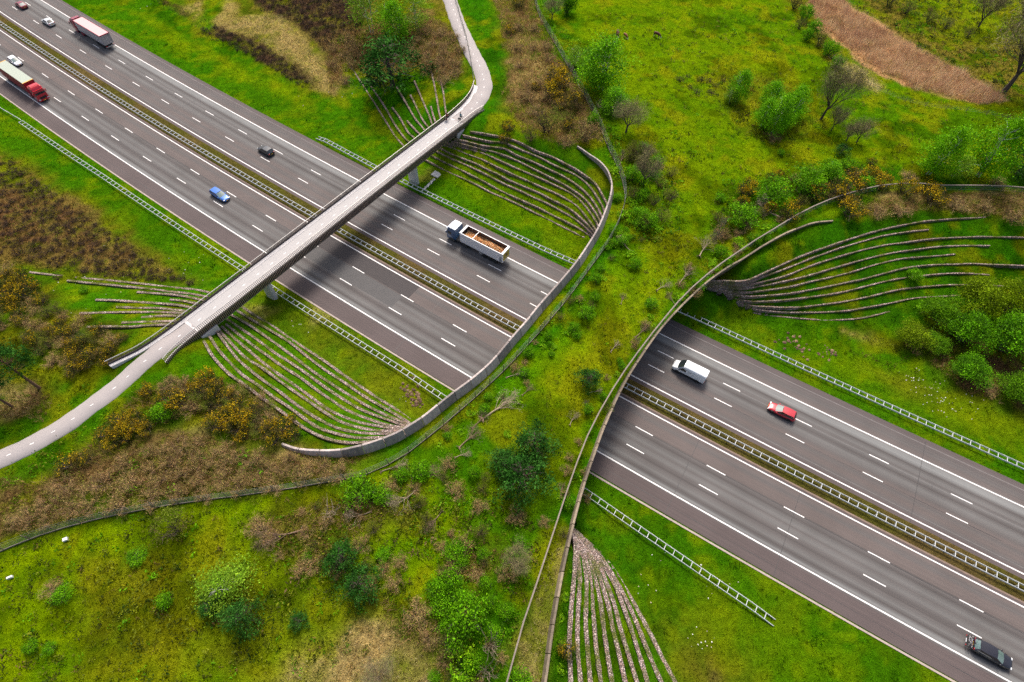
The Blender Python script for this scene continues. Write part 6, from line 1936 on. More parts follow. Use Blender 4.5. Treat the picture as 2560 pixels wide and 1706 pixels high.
def hash_(s):
    h = 7
    for ch_ in s: h = (h * 31 + ord(ch_)) % 1000003
    return h
NVAR = {'birch': 3, 'light': 2, 'pine': 3, 'bush': 3, 'gorse': 3, 'bare': 3, 'olive': 2, 'willow': 3, 'heather': 2, 'herb': 2, 'brush': 3, 'deadwood': 4, 'tallpine': 1, 'birchwood': 2, 'stems': 2}
DIAM = {'birch': 5.8, 'light': 5.8, 'pine': 6.2, 'bush': 2.0, 'gorse': 2.1, 'bare': 9.0, 'olive': 2.1, 'willow': 6.4, 'heather': 2.0, 'herb': 2.1, 'brush': 2.4, 'deadwood': 4.4, 'tallpine': 6.2, 'birchwood': 4.4, 'stems': 2.2}
GRP = {'birch': 'fresh green birches', 'light': 'pale green young trees', 'pine': 'dark pines', 'bush': 'green bushes', 'gorse': 'gorse bushes', 'bare': 'bare trees', 'olive': 'olive bushes', 'willow': 'willows right of the overpass',
       'heather': 'heather bushes', 'herb': 'lime green herb clumps', 'brush': 'dry brown bushes', 'deadwood': 'fallen dead trees', 'tallpine': 'dark pines', 'birchwood': 'fallen dead trees', 'stems': 'clumps of bare stems'}
CAT = {'birch': 'tree', 'light': 'tree', 'pine': 'tree', 'bush': 'bush', 'gorse': 'bush', 'bare': 'tree', 'olive': 'bush', 'willow': 'tree', 'heather': 'bush', 'herb': 'plant', 'brush': 'bush', 'deadwood': 'dead tree', 'tallpine': 'tree', 'birchwood': 'dead tree', 'stems': 'dead plant'}
_cnt = {}
VEG_SPOTS = []
def plant(kind, px, py, wpx, label, hk=1.0, rot=None, var=None, group=None, lift=None, xyz=None, foot=False):
    """px, py: middle of the plant as pictured (foot=True: the foot of its trunk); wpx: pictured width"""
    if xyz is None:
        if foot or kind in ('birch', 'light', 'bare', 'tallpine'): x, y, z = GTD(px, py)
        else: x, y, z = GTD(px, py + wpx * (.25 if kind not in ('deadwood', 'birchwood', 'herb', 'heather') else .06))
        w = wpx * mpp(x, y, z)
    else:
        (x, y, z), w = xyz, wpx
    so_, to_ = inv_st(np.array([x]), np.array([y]))
    if abs(float(to_[0]) - TC) < 18 and not deck_in(so_, to_, -.4)[0]: return      # nothing grows on the carriageways
    k = _cnt.get(kind, 0); _cnt[kind] = k + 1
    v = (k if var is None else var) % NVAR[kind]
    if (kind, v) not in PROTO:
        r = make(kind, v); PROTO[(kind, v)] = r
    else:
        r = copy_tree(PROTO[(kind, v)])
    s = w / DIAM[kind]
    if kind == 'pine': s *= 1.1
    if kind == 'bare': s *= 1.3; hk *= 1.15
    if kind == 'gorse': s *= 1.12; hk *= 1.15
    r.location = (x, y, z); r.scale = (s, s, s * hk)
    r.rotation_euler = (0, 0, random.uniform(0, 6.28) if rot is None else rot)
    tag(r, label, CAT[kind], group or GRP[kind])
    VEG_SPOTS.append((x, y, w * .4))
    return r

P_ = plant
# far left bank
P_('light', 858, 76, 80, 'olive green tree with a dark trunk at the top, left of the birch', .95)
P_('birch', 914, 96, 62, 'bright green birch behind the big dark evergreen', .80)
P_('light', 955, 70, 62, 'ochre green young tree right of the bright birch at the top', .7)
P_('pine', 903, 160, 150, 'big dark evergreen above the terraces left of the cycle bridge', .62, foot=False)
P_('olive', 830, 40, 45, 'small olive bush at the top edge left of the olive tree', 1.0)
# strip between path and fence
P_('gorse', 1278, 183, 62, 'flowering gorse beside the large birch, upper one', 1.0, var=0)
P_('gorse', 1272, 214, 52, 'flowering gorse with the brightest blossom on the far bank', 1.0, var=0)
P_('gorse', 1318, 236, 52, 'dark gorse below the bright one on the far bank', 1.0, var=1)
P_('gorse', 1285, 243, 36, 'small gorse left of the dark one on the far bank', 1.0, var=2)
P_('gorse', 1166, 292, 34, 'upper gorse at the right end of the cycle bridge', 1.1, var=2)
P_('gorse', 1160, 320, 30, 'lower gorse at the right end of the cycle bridge', 1.1, var=2)
P_('gorse', 1230, 200, 22, 'tiny gorse in the brown strip beside the path', 1.0, var=2)
P_('gorse', 1293, 165, 24, 'small gorse at the upper end of the gorse group', 1.0, var=0)
P_('gorse', 1192, 10, 30, 'gorse at the top edge right of the cycle path', 1.0, var=1)
P_('gorse', 1172, 72, 26, 'gorse in the brown strip right of the upper cycle path', 1.0, var=2)
P_('olive', 1257, 285, 74, 'large olive bush above the upper terraces', 1.25)
P_('olive', 1218, 312, 50, 'smaller olive bush left of the large one above the terraces', 1.0)
P_('olive', 1302, 275, 40, 'olive bush right of the large one above the terraces', 1.0)
P_('gorse', 1305, 290, 32, 'gorse between the olive bushes above the terraces', 1.0, var=1)
P_('brush', 1345, 300, 76, 'large grey brown leafless bush beside the end of the left parapet', 1.3)
P_('brush', 1305, 322, 46, 'tan dry bush at the end of the left parapet', 1.0)
P_('brush', 1232, 250, 50, 'dry bush below the gorse on the far bank', .8)
P_('brush', 1205, 215, 46, 'dry bush left of the gorse on the far bank', .8)
# along the fence, far side
P_('bush', 1303, 18, 48, 'green tree at the top edge above the fence', 1.8)
P_('bare', 1268, 46, 44, 'slim bare tree at the top edge left of the green one', .8)
P_('birch', 1380, 205, 92, 'large bright green birch beside the long fence', .72)
P_('light', 1322, 152, 36, 'reddish young tree left of the large birch', .7)
P_('birch', 1408, 258, 54, 'small birch below the large one, with pale dead wood at its foot', .62, var=1)
P_('deadwood', 1398, 252, 50, 'pale dead branches below the small birch', 1.0, var=1)
P_('bare', 1438, 305, 76, 'bare brown tree right of the small birch', .75, var=0)
P_('bare', 1478, 425, 66, 'tall bare reddish tree at the far end of the overpass', 1.0, var=1)
P_('bare', 1482, 372, 40, 'slender bare tree behind the tall reddish one', .9, var=2)
P_('bush', 1500, 380, 44, 'green bush right of the tall bare tree', 1.2)
P_('olive', 1455, 350, 50, 'olive bush between the bare trees by the fence', 1.2)
P_('bush', 1362, 278, 32, 'green bush against the fence right of the dry bush', 1.2)
P_('bush', 1395, 240, 26, 'small green bush on the fence below the large birch', 1.1)
P_('herb', 1440, 500, 46, 'largest lime green herb clump, beside the fence on the overpass', 1.6)
P_('herb', 1428, 540, 34, 'lime herb clump below the largest one', 1.2)
P_('herb', 1455, 468, 28, 'lime herb clump above the largest one', 1.2)
P_('deadwood', 1438, 565, 48, 'pale dead branch pile beside the lime herbs', 1.1, var=3, rot=2.2)
P_('bush', 1486, 508, 52, 'dark green bush right of the lime herbs', 1.0)
P_('bush', 1470, 450, 36, 'green bush above the lime herbs', 1.0)
P_('deadwood', 1428, 370, 44, 'fallen tree lying by the fence at the far overpass end', 1.0, var=2, rot=1.2)
P_('herb', 1385, 640, 20, 'small herb clump in the middle of the overpass', 1.0)
P_('herb', 1330, 690, 22, 'lime herb clump at the fence halfway across the overpass', 1.0)
P_('herb', 1272, 800, 20, 'herb clump in the left grass of the overpass', .9)
P_('herb', 1300, 765, 16, 'tiny herb clump in the left grass of the overpass', .9)
P_('herb', 1180, 925, 34, 'lime herb clump near the fallen trunk', .9)
P_('herb', 1165, 1000, 24, 'lime herb clump above the dark pines', .9)
# meadow, upper right
P_('birch', 1690, 232, 44, 'slim birch pair standing alone left in the meadow', .95, var=2)
P_('light', 1676, 236, 30, 'small pale birch leaning beside the slim pair', .7)
P_('birch', 1748, 292, 46, 'leftmost birch of the meadow group', .85, var=0)
P_('birch', 1775, 306, 56, 'front birch of the meadow group', .95, var=1)
P_('birch', 1800, 288, 50, 'right front birch of the meadow group', .95, var=2)
P_('birch', 1818, 262, 46, 'rear right birch of the meadow group', .85, var=0)
P_('birch', 1762, 250, 44, 'rear left birch of the meadow group', .85, var=1)
P_('brush', 1775, 310, 40, 'reddish brush at the foot of the meadow birches', .8)
P_('bush', 1792, 352, 18, 'small dark bush below the meadow birches', 1.1)
P_('bare', 1886, 275, 92, 'tall bare brown tree leaning right in the meadow', 1.15, var=1)
P_('bare', 1910, 300, 50, 'slim bare tree beside the leaning one', .9, var=2)
P_('bare', 1944, 325, 44, 'left tree of the low bare pair in the meadow', .8, var=0)
P_('bare', 1968, 328, 52, 'right tree of the low bare pair in the meadow', .85, var=1)
P_('pine', 1930, 345, 36, 'small dark pine below the bare meadow trees', .6)
P_('bare', 2306, 212, 185, 'great bare oak at the right edge beside the reeds', .8, var=0)
P_('bare', 2248, 62, 70, 'thin bare tree at the top right corner', .9, var=2)
P_('bare', 2340, 55, 56, 'bare sapling at the right edge above the oak', .9, var=1)
P_('birch', 2135, 400, 74, 'broad light green birch with a white trunk near the right edge', .92, var=0)
P_('birch', 2245, 402, 84, 'tallest light green birch near the right edge', 1.0, var=2)
P_('light', 2190, 405, 60, 'low green tree between the two right hand birches', .5)
P_('pine', 2335, 380, 84, 'dark pine at the right edge behind the fence', .8)
P_('brush', 2085, 400, 46, 'reddish brush left of the broad birch', .6)
P_('brush', 2290, 412, 50, 'reddish brush under the tallest right hand birch', .6)
for i, (px, py, w) in enumerate([(1965, 10, 44), (1985, 38, 38), (2005, 70, 36), (2020, 95, 44), (2040, 118, 40), (2060, 146, 30), (1975, 60, 30), (1990, 85, 30)]):
    P_('bush' if i % 3 else 'olive', px - 140, py, w, 'green bush in the row along the left side of the reed bed', 1.2, group='bushes along the reed bed')
for i, (px, py, w) in enumerate([(2000, 20, 50), (2040, 40, 40), (2090, 60, 40), (2130, 75, 36), (2180, 95, 34)]):
    P_('olive', px + 40, py - 18, w, 'olive bush in the row behind the reed bed', 1.0, group='bushes behind the reed bed')
# right rim of the overpass, far side
P_('bush', 1842, 415, 86, 'round green bush, larger of the pair at the right rim', .95)
P_('bush', 1768, 440, 80, 'green bush left of the larger one at the right rim', .9)
P_('bush', 1700, 492, 74, 'green bush at the right rim near the dead brush pile', .85)
P_('birch', 1905, 405, 40, 'sapling birch with a white stem among the gorse', .5, var=1)
P_('bush', 1945, 378, 40, 'pale green bush behind the gorse', .9)
P_('gorse', 1940, 430, 74, 'broad gorse with scattered blossom at the far right rim', .9, var=2)
P_('gorse', 1905, 440, 54, 'dark gorse at the left of the far right gorse group', .9, var=1)
P_('gorse', 1990, 400, 44, 'gorse at the upper right of the far gorse group', .9, var=0)
P_('gorse', 2018, 420, 48, 'bright gorse at the right end of the far gorse group', .9, var=0)
P_('gorse', 1962, 402, 40, 'dark gorse at the top of the far gorse group', .9, var=1)
P_('gorse', 2000, 372, 22, 'tiny gorse above the far gorse group', 1, var=1)
P_('brush', 1945, 458, 52, 'grey leafless bush in front of the far gorse group', .9)
P_('gorse', 1950, 482, 60, 'round yellow gorse at the far end of the right parapet', .95, var=0)
P_('gorse', 2076, 432, 50, 'flowering gorse on the ridge, left of the last two', .95, var=0)
P_('gorse', 2128, 432, 46, 'low gorse on the ridge between the others', .9, var=2)
P_('gorse', 2140, 456, 54, 'brightest gorse on the ridge above the right terraces', 1.0, var=0)
P_('brush', 2010, 480, 56, 'tan dry bush on the ridge beside the round gorse', .8)
P_('brush', 2065, 476, 56, 'tan dry bush in the middle of the ridge', .7)
P_('brush', 2190, 462, 60, 'dry bush right of the brightest gorse', .7)
P_('brush', 2320, 490, 60, 'dry bush at the right edge of the ridge', .9)
P_('brush', 2260, 468, 50, 'low dry bush near the right end of the ridge', .7)
P_('deadwood', 1768, 488, 66, 'heap of pale dead branches below the round bushes', 1.3, var=1, rot=2.6)
P_('birchwood', 1615, 575, 60, 'pale dead tree lying on the right rim of the overpass', 1.3, var=0, rot=1.0)
P_('deadwood', 1570, 640, 54, 'dead branches below the pale dead tree', 1.1, var=3, rot=.9)
P_('stems', 1640, 545, 34, 'pink grey bare stems above the pale dead tree', 1.6)
P_('stems', 1655, 515, 30, 'bare stems left of the green rim bush', 1.5)
P_('herb', 1700, 560, 40, 'lime herbs along the right fence, upper clump', 1.1)
P_('herb', 1672, 590, 36, 'lime herbs along the right fence, middle clump', 1.1)
P_('herb', 1640, 618, 34, 'lime herbs along the right fence, lower clump', 1.1)
P_('herb', 1760, 525, 34, 'lime herbs near the heap of dead branches', 1.0)
# middle of the overpass
P_('bush', 1346, 718, 44, 'round green bush alone in the middle of the overpass', .95)
P_('bush', 1495, 695, 36, 'faint green bush near the right fence of the overpass', .8)
P_('pine', 1352, 868, 58, 'dark young pine alone on the overpass', .75)
P_('deadwood', 1472, 765, 50, 'uprooted stump with roots by the right fence', 1.2, var=2, rot=.7)
P_('stems', 1465, 780, 26, 'dry stems below the uprooted stump', 1.0)
P_('birchwood', 1140, 940, 96, 'long fallen trunk with bare branches on the overpass', .75, var=1, rot=.62)
P_('deadwood', 1075, 1010, 66, 'fallen branches beyond the long fallen trunk', .9, var=0, rot=.75)
P_('deadwood', 1180, 862, 44, 'small pile of twigs near the left fence', .9, var=3, rot=.3)
P_('deadwood', 1315, 965, 36, 'short dead branch right of the dark pines', 1.2, var=1, rot=1.1)
P_('stems', 1345, 925, 20, 'dry stems below the young pine', 1.0)
P_('pine', 1225, 1010, 96, 'upper dark pine of the trio on the overpass', .75, var=0)
P_('pine', 1195, 1080, 122, 'large lower dark pine of the trio on the overpass', .75, var=1)
P_('pine', 1160, 1055, 76, 'left dark pine of the trio on the overpass', .7, var=2)
P_('brush', 1212, 1082, 34, 'tan dead shrub in front of the dark pines', 1.2, var=0)
P_('brush', 1185, 1175, 54, 'reddish brush below the dark pines', .8)
P_('bare', 1188, 1300, 70, 'small pale tree with bare crown beside the right fence', .80, var=1)
P_('deadwood', 1188, 1302, 36, 'root plate at the foot of the small pale tree', .9, var=0)
# south meadow
P_('bush', 828, 1115, 84, 'bright green shrub beside the fence', .85)
P_('bush', 880, 1128, 50, 'pale green shrub right of the bright one by the fence', .7)
P_('deadwood', 935, 1140, 74, 'pile of arching bare branches right of the bright shrub', 1.2, var=1, rot=-2.4)
P_('deadwood', 975, 1090, 70, 'bare branches lying above the arching pile', .9, var=2, rot=.2)
P_('deadwood', 655, 1222, 100, 'large brown fallen tree in the south meadow', 1.0, var=0, rot=-2.9)
P_('brush', 600, 1195, 70, 'grey green brush left of the brown fallen tree', .7)
P_('brush', 716, 1282, 62, 'dark brown brush heap with two white sticks', .8)
P_('stems', 760, 1165, 60, 'grey dry stems above the brown fallen tree', .7)
P_('pine', 793, 1268, 80, 'dark blue green pine, upper of two in the south meadow', .75, var=0)
P_('pine', 832, 1330, 88, 'dark blue green pine, lower of two in the south meadow', .7, var=1)
P_('pine', 567, 1402, 86, 'dark pine in the middle of the south meadow', .75, var=2)
P_('pine', 490, 1380, 58, 'low very dark pine left of the middle one', .6, var=0)
P_('bush', 384, 1372, 42, 'small dark green bush alone left of the pines', .9)
P_('pine', 688, 1418, 44, 'small blue green pine right of the middle one', .6, var=1)
P_('bush', 78, 1478, 36, 'small dark bush near the bottom left corner', .9)
P_('bush', 120, 1482, 34, 'small green bush right of the dark one near the corner', .7)
P_('bush', 148, 1356, 50, 'bright green bush beside dry twigs at the left', .6)
P_('brush', 120, 1345, 54, 'dry tan twigs behind the bright green bush', .5)
P_('olive', 405, 1195, 92, 'loose olive green bush below the fence', 1.0)
P_('bush', 320, 1268, 50, 'green herb bush in the left meadow', .5)
P_('light', 525, 1345, 100, 'lime green sapling with arching pale stems', .32)
P_('bush', 1040, 1322, 60, 'bright green bush below the overpass slope', 1.0)
P_('bush', 1072, 1395, 100, 'large green bush at the bottom centre', 1.0)
P_('olive', 1030, 1465, 80, 'grey olive bush below the large green one', .8)
P_('herb', 1062, 1535, 96, 'yellow flowering bush at the bottom edge', 1.6)
P_('bush', 1192, 1552, 70, 'bright green bush at the bottom edge by the right fence', .8)
P_('stems', 1128, 1470, 70, 'tall bare stems at the bottom centre', 2.4)
P_('stems', 1120, 1530, 60, 'tall bare stems at the bottom edge', 2.4)
P_('brush', 1040, 1290, 70, 'tan brush above the bright green bush', .6)
P_('brush', 965, 1400, 80, 'tan brush at the edge of the bare sandy patch', .7)
P_('bare', 870, 1560, 90, 'thin leafless shrub on the sandy patch at the bottom', .35, var=2)
P_('gorse', 1302, 1482, 46, 'gorse on the terraces at the bottom edge', 1.3, var=2)
for i, (px, py) in enumerate([(1265, 1420), (1270, 1480), (1262, 1540), (1275, 1370)]):
    P_('herb', px + 25, py, 22, 'small herb clump between the parapet and the bottom terraces', .8, group='herbs beside the bottom parapet')
# willows right
for px, py, w, hk, v, lab in [(2085, 768, 70, .8, 1, 'yellowish round willow at the left end of the grove'), (2145, 712, 84, .8, 0, 'olive green willow at the upper left of the grove'),
                              (2222, 690, 96, 1.0, 1, 'yellow topped willow at the upper middle of the grove'), (2312, 690, 104, 1.05, 1, 'yellow green willow at the upper right of the grove'),
                              (2205, 760, 92, .95, 2, 'green willow in the centre of the grove'), (2300, 778, 112, 1.0, 2, 'large green willow at the right edge of the grove'),
                              (2215, 842, 80, .75, 2, 'low bright green willow at the front of the grove'), (2325, 885, 84, .7, 0, 'small willow at the lower right of the grove'), (2140, 785, 58, .7, 0, 'dark willow left of the centre of the grove')]:
    P_('willow', px, py, w, lab, hk, var=v)
P_('brush', 2265, 880, 60, 'brown brush under the front willows', .6)
P_('bush', 2095, 630, 40, 'pale sapling at the end of a right terrace', .8)
# west
P_('tallpine', 92, 893, 100, 'tall dark pine with a leaning reddish trunk at the left edge', .95, rot=2.0)
P_('tallpine', 30, 935, 90, 'dark pine whose trunk crosses the left edge', .95, rot=4.0)
P_('bush', 378, 938, 56, 'bright green bush among the gorse by the cycle path', .8)
P_('bush', 198, 665, 24, 'small bright green bush in the left gorse', .9)

# thickets of gorse: every bush on its own, look-alikes share a label
def inside(px, py, poly):
    c = False; n = len(poly)
    for i in range(n):
        a, b = poly[i], poly[(i + 1) % n]
        if (a[1] > py) != (b[1] > py) and px < a[0] + (py - a[1]) / (b[1] - a[1]) * (b[0] - a[0]): c = not c
    return c
def thicket(poly, n, w0, w1, label, group, kinds, gap=.55, seed=1):
    rj = random.Random(seed); pts = []; xs = [p[0] for p in poly]; ys = [p[1] for p in poly]; tries = 0
    while len(pts) < n and tries < 6000:
        tries += 1
        px, py = rj.uniform(min(xs), max(xs)), rj.uniform(min(ys), max(ys)); w = rj.uniform(w0, w1)
        if not inside(px, py, poly): continue
        if any(math.hypot(px - q[0], (py - q[1]) * 1.3) < (w + q[2]) * .5 * gap for q in pts): continue
        pts.append((px, py, w))
    for px, py, w in pts:
        kd, v = rj.choice(kinds)
        P_(kd, px, py, w, label[kd], rj.uniform(.8, 1.15), var=v, group=group + {'gorse': '', 'olive': ', olive bushes', 'brush': ', dry bushes', 'heather': ', heather', 'herb': ', herbs', 'bush': ', green bushes'}[kd])
thicket([(-20, 610), (40, 600), (70, 640), (120, 690), (180, 720), (250, 745), (290, 770), (250, 830), (170, 850), (100, 820), (60, 760), (-20, 740)], 62, 26, 52,
        {'gorse': 'brown gorse bush in the dense thicket at the left edge', 'olive': 'olive bush in the dense thicket at the left edge', 'brush': 'dry bush in the dense thicket at the left edge'},
        'thicket at the left edge', [('gorse', 1), ('gorse', 1), ('gorse', 2), ('olive', 0), ('olive', 1), ('brush', 0), ('brush', 1)], .5, 3)
thicket([(335, 895), (400, 868), (480, 858), (545, 880), (600, 905), (650, 955), (680, 985), (655, 1010), (590, 1005), (530, 990), (470, 950), (400, 920)], 34, 34, 62,
        {'gorse': 'yellow flowering gorse bush in the thicket below the near terraces', 'olive': 'olive bush in the thicket below the near terraces', 'brush': 'brown dry bush in the thicket below the near terraces'},
        'thicket below the near terraces', [('gorse', 0), ('gorse', 0), ('gorse', 2), ('gorse', 1), ('olive', 1), ('brush', 2)], .55, 5)
thicket([(235, 985), (270, 950), (340, 950), (345, 985), (300, 1005), (255, 1020)], 9, 34, 54,
        {'gorse': 'gorse bush in the small cluster between cycle path and brambles'}, 'gorse cluster beside the cycle path', [('gorse', 0), ('gorse', 2)], .5, 8)
P_('gorse', 165, 1058, 56, 'gorse near the cycle path above the brambles', .9, var=2)
P_('gorse', 205, 1048, 40, 'smaller gorse right of the one above the brambles', .9, var=1)
thicket([(760, 110), (800, 85), (830, 120), (815, 175), (775, 190)], 9, 30, 46, {'brush': 'reddish brown bush left of the big dark evergreen'}, 'brown bushes left of the evergreen', [('brush', 0), ('brush', 1), ('brush', 2)], .6, 9)
thicket([(935, 90), (1000, 60), (1055, 90), (1058, 160), (1010, 190), (960, 150)], 18, 34, 56, {'brush': 'brown leafless bush between the evergreen and the cycle path'}, 'brown bushes beside the far cycle path', [('brush', 0), ('brush', 1), ('brush', 2)], .6, 11)
thicket([(1190, 60), (1230, 60), (1330, 200), (1330, 260), (1220, 250), (1170, 170)], 16, 30, 46, {'brush': 'dry bush in the brown strip between path and fence'}, 'dry bushes in the brown strip', [('brush', 0), ('brush', 1), ('brush', 2)], .8, 12)
thicket([(100, 1120), (420, 1000), (620, 1045), (820, 1060), (760, 1090), (420, 1140), (60, 1200), (0, 1220)], 46, 40, 76, {'brush': 'brown bramble bush between the cycle path and the lower fence'}, 'brambles above the lower fence',
        [('brush', 0), ('brush', 1), ('brush', 2)], .7, 13)
thicket([(0, 360), (60, 400), (200, 500), (330, 590), (420, 640), (300, 640), (80, 600), (0, 580)], 190, 14, 30, {'heather': 'dark heather bush scattered on the heath at the left'}, 'heather on the left heath', [('heather', 0), ('heather', 1)], .9, 14)
for px, py, w in [(383, 693, 25), (408, 699, 24), (436, 699, 18), (478, 707, 25), (251, 676, 12), (359, 684, 16), (375, 683, 12), (266, 690, 12), (147, 695, 22)]:
    P_('heather', px * .919, py * .919, w, 'dark heather bush in the row above the left terraces', 1.1, group='heather above the left terraces')
thicket([(460, 70), (500, 62), (560, 88), (640, 130), (712, 188), (690, 200), (600, 145), (530, 105)], 60, 12, 20, {'heather': 'dark heather bush in the long patch beside the far verge'}, 'heather in the long far patch', [('heather', 0), ('heather', 1)], .8, 15)
thicket([(580, -5), (860, -5), (820, 70), (760, 110), (700, 60)], 70, 12, 20, {'heather': 'dark heather bush on the heath at the top'}, 'heather at the top', [('heather', 0), ('heather', 1)], .9, 16)
thicket([(1560, 170), (1700, 180), (1620, 225), (1560, 200)], 10, 10, 22, {'heather': 'dark tussock on the meadow left of the birches'}, 'dark tussocks on the meadow', [('heather', 0)], .9, 17)

# scrub along both rims and the middle of the overpass, and south of it
SCRUB_L = {'brush': 'small dry bush among the scrub on the overpass', 'bush': 'small green bush among the scrub on the overpass', 'herb': 'lime herb clump among the scrub on the overpass', 'olive': 'small olive bush among the scrub on the overpass', 'gorse': 'gorse'}
thicket([(1405, 340), (1450, 430), (1520, 520), (1470, 600), (1380, 700), (1290, 820), (1130, 950), (1000, 1040), (960, 1035), (1110, 905), (1240, 770), (1360, 620), (1420, 480)], 44, 16, 34, SCRUB_L, 'scrub along the left rim of the overpass', [('herb', 0), ('herb', 1), ('bush', 0), ('bush', 1), ('bush', 2), ('olive', 0), ('brush', 1)], .8, 41)
thicket([(1750, 480), (1830, 480), (1700, 600), (1560, 730), (1460, 870), (1390, 1020), (1330, 1190), (1290, 1250), (1240, 1230), (1310, 1010), (1400, 840), (1500, 700), (1600, 590)], 50, 16, 36, {k: v.replace('on the overpass', 'along the right rim of the overpass') for k, v in SCRUB_L.items()}, 'scrub along the right rim of the overpass', [('herb', 0), ('bush', 0), ('bush', 2), ('olive', 1), ('brush', 0), ('brush', 2), ('brush', 1)], .8, 42)
thicket([(960, 1060), (1070, 1020), (1130, 1060), (1140, 1180), (1060, 1260), (900, 1350), (720, 1330), (570, 1240), (700, 1150)], 40, 24, 60, {'brush': 'dry brush patch in the rough below the overpass', 'bush': 'green bush in the rough below the overpass', 'olive': 'olive bush in the rough below the overpass'}, 'rough scrub below the overpass', [('brush', 0), ('brush', 1), ('brush', 2), ('olive', 0), ('olive', 1), ('bush', 1)], .85, 43)
thicket([(1010, 1250), (1130, 1230), (1190, 1320), (1150, 1560), (1000, 1560), (980, 1420)], 26, 30, 64, {'brush': 'dry brush at the bottom centre', 'bush': 'green bush at the bottom centre', 'olive': 'olive bush at the bottom centre'}, 'scrub at the bottom centre', [('brush', 1), ('brush', 2), ('olive', 0), ('bush', 0), ('bush', 2)], .8, 44)
thicket([(1440, 320), (1540, 380), (1560, 470), (1480, 520), (1440, 450)], 16, 26, 52, {'brush': 'dry brush at the far end of the overpass', 'bush': 'green bush at the far end of the overpass', 'olive': 'olive bush at the far end of the overpass'}, 'scrub at the far end of the overpass', [('brush', 0), ('olive', 0), ('olive', 1), ('bush', 1), ('bush', 2)], .8, 45)
thicket([(1640, 460), (1760, 400), (1900, 380), (2040, 380), (2040, 430), (1860, 470), (1740, 520), (1650, 560)], 24, 26, 56, {'brush': 'dry brush along the far right rim', 'bush': 'green bush along the far right rim', 'olive': 'olive bush along the far right rim', 'gorse': 'gorse bush along the far right rim'}, 'scrub along the far right rim', [('brush', 0), ('olive', 0), ('bush', 1), ('bush', 2), ('gorse', 0), ('gorse', 2)], .8, 46)
for i, (px, py, w, r) in enumerate([(1060, 1045, 40, .4), (1210, 900, 34, .7), (1410, 800, 34, .9), (1430, 690, 30, 1.2), (1520, 660, 40, .6), (1545, 690, 36, 2.0), (1365, 900, 30, .2), (1290, 1130, 36, 1.4), (830, 1180, 60, -2.8), (1000, 1190, 60, -2.2), (900, 1075, 60, .3), (1100, 880 + 90, 50, .8)]):
    P_('deadwood', px, py, w, ['loose dead branch lying on the overpass grass', 'loose dead branch lying below the overpass'][int(py > 1035)], 1.0, rot=r, group='loose dead branches')

# ------------------------------------------------------------------ uncountable plants: grass, brambles, reeds, heath
def blades(name, X, Y, Z, h, w, cols, mat, label, cat, k=3, lean=.5, seed=1):
    """k blades (triangles) at every point"""
    g = np.random.default_rng(seed); n = len(X)
    X = np.repeat(X, k) + g.normal(0, .05, n * k) * np.repeat(h / .3, k); Y = np.repeat(Y, k) + g.normal(0, .05, n * k) * np.repeat(h / .3, k)
    Z = np.repeat(Z, k); h = np.repeat(h, k) * g.uniform(.6, 1.3, n * k); w = np.repeat(w, k)
    a = g.uniform(0, 6.28, n * k); b = g.uniform(0, 6.28, n * k); ln = lean * h * g.uniform(.3, 1.3, n * k)
    dx, dy = np.cos(a) * w, np.sin(a) * w
    V = np.stack([np.stack([X - dx, Y - dy, Z - .03], -1), np.stack([X + dx, Y + dy, Z - .03], -1), np.stack([X + np.cos(b) * ln, Y + np.sin(b) * ln, Z + h], -1)], 1).reshape(-1, 3)
    c = np.repeat(cols, k, 0) * (1 + g.normal(size=(n * k, 1)) * .18)
    ob = np_mesh(name, V, np.arange(len(V)).reshape(-1, 3), mat, np.repeat(np.clip(c, .003, .9), 3, 0))
    return tag(ob, label, cat, kind='stuff')

# raster of places where nothing grows
BLOCK = np.zeros((int(390 / RS), int(260 / RS)), bool)
def block(x, y, r):
    m = int(r / RS) + 1
    i = int((x - rx0) / RS); j = int((y - ry0) / RS)
    for a in range(-m, m + 1):
        for b in range(-m, m + 1):
            if (a * a + b * b) * RS * RS <= r * r and 0 <= i + a < BLOCK.shape[0] and 0 <= j + b < BLOCK.shape[1]: BLOCK[i + a, j + b] = True
for p in GAB_PTS: pass
for P in (NEP, SWP):
    for p in P: block(p[0], p[1], 2.0)
def ok_spots(x, y):
    s, t = inv_st(x, y)
    u, v = proj(x, y, surf_z(x, y))
    i = np.clip(((x - rx0) / RS).astype(int), 0, BLOCK.shape[0] - 1); j = np.clip(((y - ry0) / RS).astype(int), 0, BLOCK.shape[1] - 1)
    tt = np.abs(t - TC)
    road = (tt < 16.95) & ~deck_in(s, t, -.2)
    edge = (np.abs(s - s_left(t)) < .5) | (np.abs(s - s_right(t)) < .5)
    edge &= (t > DT0) & (t < DT1)
    under = (tt < 26) & deck_in(s, t, 0) & False
    br = (t > -32) & (t < 60) & (s > nw_s(t)) & (s < se_s(t)) & ((t < -20) | (t > 46))
    return ~BLOCK[i, j] & ~road & ~edge & ~br & (u > -60) & (u < 2620) & (v > -60) & (v < 1770)
g = np.random.default_rng(21)
n = 520000
x = g.uniform(-160, 165, n); y = g.uniform(-5, 200, n)
